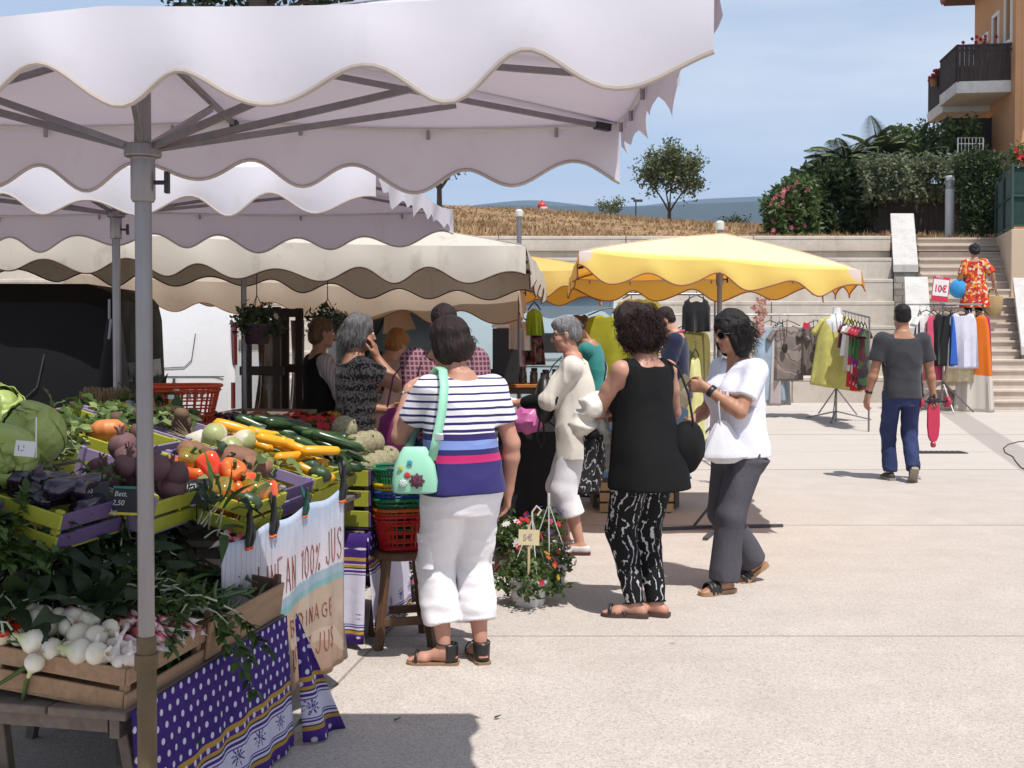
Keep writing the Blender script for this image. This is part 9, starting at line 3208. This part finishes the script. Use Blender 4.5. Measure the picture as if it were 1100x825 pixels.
sk=thing('kick_scooter','folded pink red child kick scooter carried in the right hand of the walking man','scooter',gp_,R(10))
PRED=pbr('raspberry_plastic',(0.48,0.02,0.065),0.35,0.08,coat=0.2)
m=MB();m.rings([[Vector((sx*w_,sy*0.014,z_)) for sx,sy in ((-1,-1),(1,-1),(1,1),(-1,1))] for z_,w_ in ((0.02,0.045),(-0.05,0.066),(-0.22,0.068),(-0.33,0.055),(-0.38,0.03))]);m.build('deck',PRED,sk,bevel=0.006)
m=MB();m.tube([(-0.15,0,0.03),(0.15,0,0.03)],0.014,10);m.box((0,0,0.035),(0.10,0.05,0.05));m.build('axle',BLACKP,sk,bevel=0.006)
for x_,z_ in ((-0.15,0.02),(0.15,0.02),(0.0,-0.41)):
 m=MB();m.M=T(x_,0,z_)@Matrix.Rotation(R(90),4,'Y');m.lathe([(0.02,-0.014),(0.055,-0.016),(0.062,0),(0.055,0.016),(0.02,0.014)] if z_>0 else [(0.01,-0.012),(0.03,-0.014),(0.034,0),(0.03,0.014),(0.01,0.012)],20);m.build('wheel',PRED,sk)
m=MB();m.tube([(0,-0.02,0.03),(0.0,-0.01,0.10),(0,0.0,0.12)],0.013,8);m.build('folding_stem',BLACKP,sk)

# ---- 6 the woman in the red dress on the stairs
d6=18.5+7*0.262+0.17
z6=zb_step=gz(18.5)+(ZTOP-gz(18.5))*8/20
p6=Fig('person','woman in a red flowered dress climbing the stairs',(P(1047,300,d6).x,d6,z6),R(-10),H=1.56,bulk=1.08,h=0.008,limb=1.1,head=(0,0.15,0),hand_l=(-0.26,0.02,0.80),hand_r=(0.34,0.02,0.84),curl_l=0.4,curl_r=1.0,
foot_l=(-0.08,0.0,0,0),foot_r=(0.08,-0.03,0,0),skin='tan')
p6.body()
p6.top(pattern('red_flower_print',[(0.50,0.035,0.02),(0.50,0.035,0.02),(0.55,0.07,0.02),(0.62,0.28,0.04),(0.60,0.50,0.36),(0.28,0.02,0.03)],24),0.014,[(-0.36,0.27,0.20,-0.01),(-0.2,0.24,0.185,-0.01),(-0.05,0.215,0.17,-0.01),(0.1,0.195,0.15,0.0),(0.2,0.188,0.14,0.0),(0.3,0.185,0.135,0.005),(0.38,0.175,0.115,0),(0.44,0.14,0.08,-0.008),(0.475,0.09,0.065,-0.01)],
sleeve=0.9,sleeve_r=0.025,hem=0.44,neck='crew',name='flowered_dress',disp=folds(0.014,(5,5,2),31))
p6.trousers(BLKC,0.0,0.08,0.058,0.040,0.030,name='leggings')
p6.hair([((0,-0.02,0.05),(0.10,0.112,0.10)),((0,-0.05,-0.01),(0.095,0.09,0.075))],H_BLACK,cuts=[((0,0.12,-0.03),(0.06,0.075,0.085)),((0,0.02,-0.16),(0.14,0.16,0.065))],amp=0.014,sc=(24,24,20),seed=2,curly=True)
p6.shoes(BLKL,BLKS)
bb_=thing('shoulder_bag','bright blue round bag with orange strap on the shoulder of the woman in red','bag',p6.w((-0.30,-0.05,0.78)),R(-10))
m=MB();m.ball((0,0,0),0.16,22,sc=(0.95,0.7,1.1),fn=lambda d:1+0.03*math.sin(d.z*7+d.x*5));m.build('pouch',cloth('bright_blue_cloth',(0.04,0.26,0.55)),bb_)
iv=(Matrix.Translation(bb_.location)@Matrix.Rotation(R(-10),4,'Z')).inverted()
m=MB();m.tube([iv@p6.w(q) for q in ((-0.30,-0.08,0.93),(-0.22,-0.17,1.10),(-0.15,-0.12,1.26),(-0.13,0.0,1.33),(-0.17,0.13,1.2),(-0.29,0.05,0.93))],0.022,8,flat=0.4);m.build('strap',cloth('orange_strap',(0.62,0.24,0.02)),bb_)
kb=thing('straw_basket','straw shopping basket carried by the woman in red on the stairs','basket',p6.w(p6.hands[1]),R(-10))
m=MB();m.rings([[Vector((math.cos(a)*w_,math.sin(a)*w_*0.6,z_)) for a in [2*PI*k/24 for k in range(24)]] for z_,w_ in ((-0.50,0.10),(-0.47,0.14),(-0.3,0.17),(-0.14,0.18),(-0.12,0.17))]);m.build('basket_body',pbr('straw_weave',(0.42,0.29,0.14),0.85,0.25,20,0.7,45,0.01,streak=(1,1,5)),kb)
m=MB()
for sy in (-1,1):m.tube([(-0.09,sy*0.08,-0.14),(-0.05,sy*0.03,0.0),(0.05,sy*0.03,0.0),(0.09,sy*0.08,-0.14)],0.010,6)
m.build('handle',pbr('tan_strap',(0.30,0.17,0.08),0.6),kb)

# ---- 7 the man in the navy polo
b=base(728,515)
p7=Fig('person','bearded man in a navy polo and shorts looking down by the trolley',(b.x,b.y,0),R(78),H=1.76,female=False,bulk=1.0,h=0.0075,head=(0.05,0.50,0),hand_l=(-0.12,0.33,1.05),hand_r=(0.14,0.33,1.05),pole_l=(-0.6,-1,-0.6),pole_r=(0.6,-1,-0.6),foot_l=(-0.09,0.03,0,0),foot_r=(0.09,-0.05,0,0),skin='fair',lean=0.05)
p7.body();p7.eyes()
POLO=cloth('navy_pique',(0.016,0.020,0.055),0.1)
p7.top(POLO,0.014,sleeve=0.68,sleeve_r=0.02,hem=0.84,neck='crew',name='navy_polo',disp=folds(0.006,seed=41),bust=False)
m=MB();m.tube([p7.T@Vector((math.cos(a)*0.068,-0.012+math.sin(a)*0.075,0.600+0.02*math.sin(a+PI))) for a in [2*PI*k/20 for k in range(21)]],0.014,8,flat=0.8)
m.build('collar',cloth('pink_collar',(0.50,0.06,0.15)),p7.t)
for e_,s_ in ((p7.shl.lerp(p7.ell,0.665),p7.ell-p7.shl),(p7.shr.lerp(p7.elr,0.665),p7.elr-p7.shr)):
 m=MB();m.lathe([(0.075,-0.008),(0.077,0.008)],20,cap=False);o=m.build('sleeve_trim',cloth('pink_collar',(0.50,0.06,0.15)),p7.t,solid=0.004);o.matrix_local=Matrix.Translation(e_)@s_.to_track_quat('Z','Y').to_matrix().to_4x4()
p7.trousers(cloth('khaki_cotton',(0.27,0.22,0.15)),0.03,0.46,0.068,0.060,0.058,name='shorts',disp=folds(0.008,seed=42))
p7.hair([((0,-0.020,0.055),(0.078,0.096,0.080)),((0,-0.05,0.0),(0.076,0.058,0.07)),((0,0.04,0.10),(0.05,0.05,0.03))],H_BROWN,cuts=[((0,0.12,-0.03),(0.09,0.07,0.085)),((0,0.02,-0.10),(0.12,0.12,0.06)),((0.085,0.012,-0.01),(0.03,0.03,0.032)),((-0.085,0.012,-0.01),(0.03,0.03,0.032))],amp=0.005,sc=(60,60,30),seed=6)
p7.hair([((0,0.045,-0.080),(0.055,0.052,0.045)),((0.045,0.02,-0.05),(0.018,0.035,0.05)),((-0.045,0.02,-0.05),(0.018,0.035,0.05))],H_BROWN,cuts=[((0,0.10,-0.035),(0.05,0.03,0.034))],amp=0.003,seed=7,name='beard')
for i in (0,1):
 p7.sole(i,BLKS,0,0.018,0.006);p7.straps(i,BLKL,[[(0,0.13,0.03),(-0.025,0.09,0.045),(-0.042,0.05,0.018)],[(0,0.13,0.03),(0.025,0.09,0.045),(0.042,0.05,0.018)]],0.006,name='flip_flop_strap')
q=G(745,487)
rb_=thing('red_bag','shiny red box bag resting on top of the wire trolley','bag',(q.x-0.03,q.y-0.05,q.z+0.56))
rb_.location.z=P(745,443,q.y).z
m=MB();m.box((0,0,0.14),(0.33,0.20,0.28));m.build('case',pbr('red_vinyl',(0.50,0.015,0.012),0.3,coat=0.3),rb_,smooth=False,bevel=0.025)
m=MB();m.box((0,-0.104,0.20),(0.24,0.008,0.055));m.build('zip_panel',BLKL,rb_,smooth=False,bevel=0.003)
m=MB();m.tube([(-0.08,0,0.27),(-0.05,0,0.34),(0.05,0,0.34),(0.08,0,0.27)],0.01,8);m.build('handle',BLKL,rb_)

# ---- 8 the woman in teal
b=P(642,400,10.35)
p8=Fig('person','woman in a teal T shirt with tied back brown hair bending over the table',(b.x+0.02,10.35,0),R(72),H=1.69,bulk=1.0,h=0.0075,head=(0.0,0.55,0),lean=0.20,hand_l=(-0.12,0.50,0.97),hand_r=(0.14,0.50,0.97),pole_l=(-0.6,-1,-0.4),pole_r=(0.6,-1,-0.4),skin='tan')
p8.body();p8.eyes()
p8.top(cloth('teal_cotton',(0.025,0.20,0.19),0.08),0.012,sleeve=0.55,sleeve_r=0.018,hem=0.80,neck='crew',name='teal_tshirt',disp=folds(0.006,seed=51))
p8.trousers(DEN,0.03,0.07,0.062,0.048,0.044,name='jeans')
p8.hair([((0,-0.022,0.045),(0.078,0.094,0.080)),((0,-0.05,0.01),(0.072,0.058,0.06)),((0,-0.125,0.03),(0.032,0.036,0.036))],hair_mat('red_brown_hair',(0.05,0.02,0.012),(0.15,0.065,0.035)),cuts=[((0,0.125,-0.03),(0.09,0.075,0.095)),((0,0.02,-0.09),(0.12,0.12,0.06)),((0.085,0.012,-0.01),(0.03,0.03,0.032)),((-0.085,0.012,-0.01),(0.03,0.03,0.032))],amp=0.004,sc=(50,12,50),seed=8)
p8.shoes(BLKL,BLKS)
m=MB();m.tube([p8.T@Vector(q) for q in ((-0.15,-0.10,0.12),(-0.02,-0.135,0.30),(0.08,-0.10,0.44),(0.10,-0.02,0.50),(0.06,0.10,0.40),(-0.10,0.15,0.20))],0.012,6,flat=0.35);m.build('bag_strap',BLKL,p8.t)

# ---- 9 the woman with her hand to her face
p9=Fig('person','grey haired woman in a black and beige patterned top holding her cheek behind the melons',(P(380,400,7.35).x,7.35,0),R(-68),H=1.61,bulk=1.10,h=0.0065,limb=1.12,head=(0.0,0.12,0.0),hand_r=(0.075,0.135,1.36),pole_r=(0.7,0.9,-1.4),hand_l=(-0.1,0.26,1.0),curl_r=0.45,palm_r=(-0.5,-0.8,0.1),fing_r=(-0.1,-0.15,1),skin='deep',lean=0.02)
p9.body();p9.eyes()
p9.top(knit_bands('black_beige_knit'),0.013,sleeve=0.55,sleeve_r=0.02,hem=0.76,neck='crew',name='patterned_top',disp=folds(0.006,seed=61))
p9.trousers(BLKC,0.03,0.07,0.064,0.05,0.045,name='trousers')
p9.hair([((0,-0.02,0.045),(0.090,0.106,0.092)),((0,-0.055,-0.035),(0.085,0.075,0.085)),((0.06,-0.01,-0.03),(0.035,0.05,0.07)),((-0.06,-0.01,-0.03),(0.035,0.05,0.07))],H_GREY2,cuts=[((0,0.125,-0.03),(0.065,0.08,0.09)),((0,0.03,-0.18),(0.14,0.14,0.06))],amp=0.011,sc=(30,30,9),seed=12)
p9.strands(H_GREY2,400,(0,-0.03,0.0),(0.09,0.104,0.11),0.08,14,down=1.1,front=0.4,w=0.0012)
p9.shoes(BLKL,BLKS)
# ---- 10 person in striped shirt and black waistcoat
p10=Fig('person','person in a pale striped shirt and black waistcoat under the hanging pot',(P(343,400,8.75).x,8.75,0),R(-60),H=1.60,bulk=1.0,h=0.0075,head=(-0.1,0.1,0),hand_r=(0.13,0.28,1.0),hand_l=(-0.1,0.28,1.0),pole_r=(1,-0.6,-0.8),skin='tan')
p10.body();p10.eyes()
p10.top(vstripe('pink_grey_stripe',(0.42,0.36,0.36),(0.24,0.20,0.22)),0.012,sleeve=1.85,sleeve_r=0.016,hem=0.80,neck='crew',name='striped_shirt',disp=folds(0.007,seed=71))
p10.top(BLKC,0.022,hem=0.74,neck='v',name='black_waistcoat',armhole=0.06,disp=folds(0.004,seed=72))
p10.trousers(BLKC,0.03,0.07,0.062,0.05,0.045,name='trousers')
p10.hair([((0,-0.02,0.045),(0.084,0.10,0.086)),((0,-0.055,-0.03),(0.078,0.066,0.08))],H_DBL,cuts=[((0,0.125,-0.03),(0.075,0.08,0.09)),((0,0.03,-0.17),(0.14,0.14,0.06))],amp=0.008,sc=(30,30,9),seed=15)
p10.shoes(BLKL,BLKS)
# ---- 11 short woman with orange hair
p11=Fig('person','short person with orange blond hair bending beside the open grey van',(P(404,400,8.5).x,8.5,0),R(-35),H=1.56,bulk=1.0,h=0.0075,head=(0.1,0.45,0.1),lean=0.26,hand_r=(0.12,0.42,0.95),hand_l=(-0.12,0.42,0.95),skin='tan')
p11.body();p11.eyes()
p11.top(cloth('dusty_pink_cotton',(0.42,0.27,0.23)),0.013,sleeve=1.6,sleeve_r=0.018,hem=0.76,neck='crew',name='pink_beige_top',disp=folds(0.007,seed=81))
p11.trousers(BLKC,0.03,0.07,0.062,0.05,0.045,name='trousers')
p11.hair([((0,-0.02,0.05),(0.088,0.104,0.088)),((0,-0.05,-0.02),(0.083,0.07,0.078)),((0,0.05,0.085),(0.06,0.05,0.035))],H_ORG,cuts=[((0,0.13,-0.045),(0.068,0.08,0.085)),((0,0.03,-0.165),(0.14,0.14,0.06))],amp=0.007,sc=(34,34,12),seed=17)
p11.shoes(BLKL,BLKS)
# ---- 12 the man in the plaid shirt
p12=Fig('person','man in a dark red checked shirt facing the striped woman across the stall',(P(478,400,6.75).x,6.75,0),R(168),H=1.665,female=False,bulk=1.05,h=0.0065,limb=1.05,head=(0.25,0.30,0),hand_r=(-0.03,0.27,1.24),pole_r=(0.5,-0.5,-1.0),hand_l=(-0.14,0.3,1.12),curl_r=0.4,palm_r=(-0.1,-0.9,-0.3),fing_r=(-0.95,0.15,0.25),skin='tan',lean=0.04)
p12.body();p12.eyes()
p12.top(plaid('dark_red_check',(0.10,0.018,0.030),(0.30,0.17,0.20),(0.04,0.012,0.03)),0.015,sleeve=0.80,sleeve_r=0.024,hem=0.80,neck='v',name='checked_shirt',disp=folds(0.007,seed=91),bust=False)
p12.trousers(DEN,0.03,0.07,0.064,0.052,0.047,name='jeans')
p12.hair([((0,-0.020,0.055),(0.079,0.097,0.082)),((0,-0.05,0.0),(0.077,0.06,0.07))],H_BROWN,cuts=[((0,0.12,-0.03),(0.09,0.07,0.088)),((0,0.02,-0.10),(0.12,0.12,0.06)),((0.085,0.012,-0.01),(0.03,0.03,0.032)),((-0.085,0.012,-0.01),(0.03,0.03,0.032))],amp=0.005,sc=(60,60,30),seed=19)
p12.shoes(BLKL,BLKS)
m=MB();m.tube([p12.T@Vector(q) for q in ((0.13,0.135,0.08),(0.125,0.16,0.25),(0.125,0.13,0.42),(0.12,0.03,0.535),(0.125,-0.08,0.48),(0.13,-0.14,0.25))],0.02,6,flat=0.3);m.build('shoulder_strap',BLKL,p12.t)
q=P(426,458,6.75)
mg=thing('magenta_bag','dark magenta soft bag hanging beside the man in the checked shirt','bag',(q.x,q.y-0.05,q.z-0.08))
m=MB();m.ball((0,0,0.05),0.19,24,sc=(0.6,0.45,1.0),fn=lambda d:(1+0.05*math.sin(d.x*9+d.z*6))*(1-0.2*max(0,d.z)));m.build('pouch',cloth('magenta_bag_cloth',(0.16,0.015,0.09)),mg)
m=MB();m.tube([(-0.05,0,0.2),(-0.02,0.05,0.38),(0.03,0.08,0.45),(0.05,0.0,0.2)],0.012,8,flat=0.5);m.build('handle',cloth('magenta_bag_cloth',(0.16,0.015,0.09)),mg)
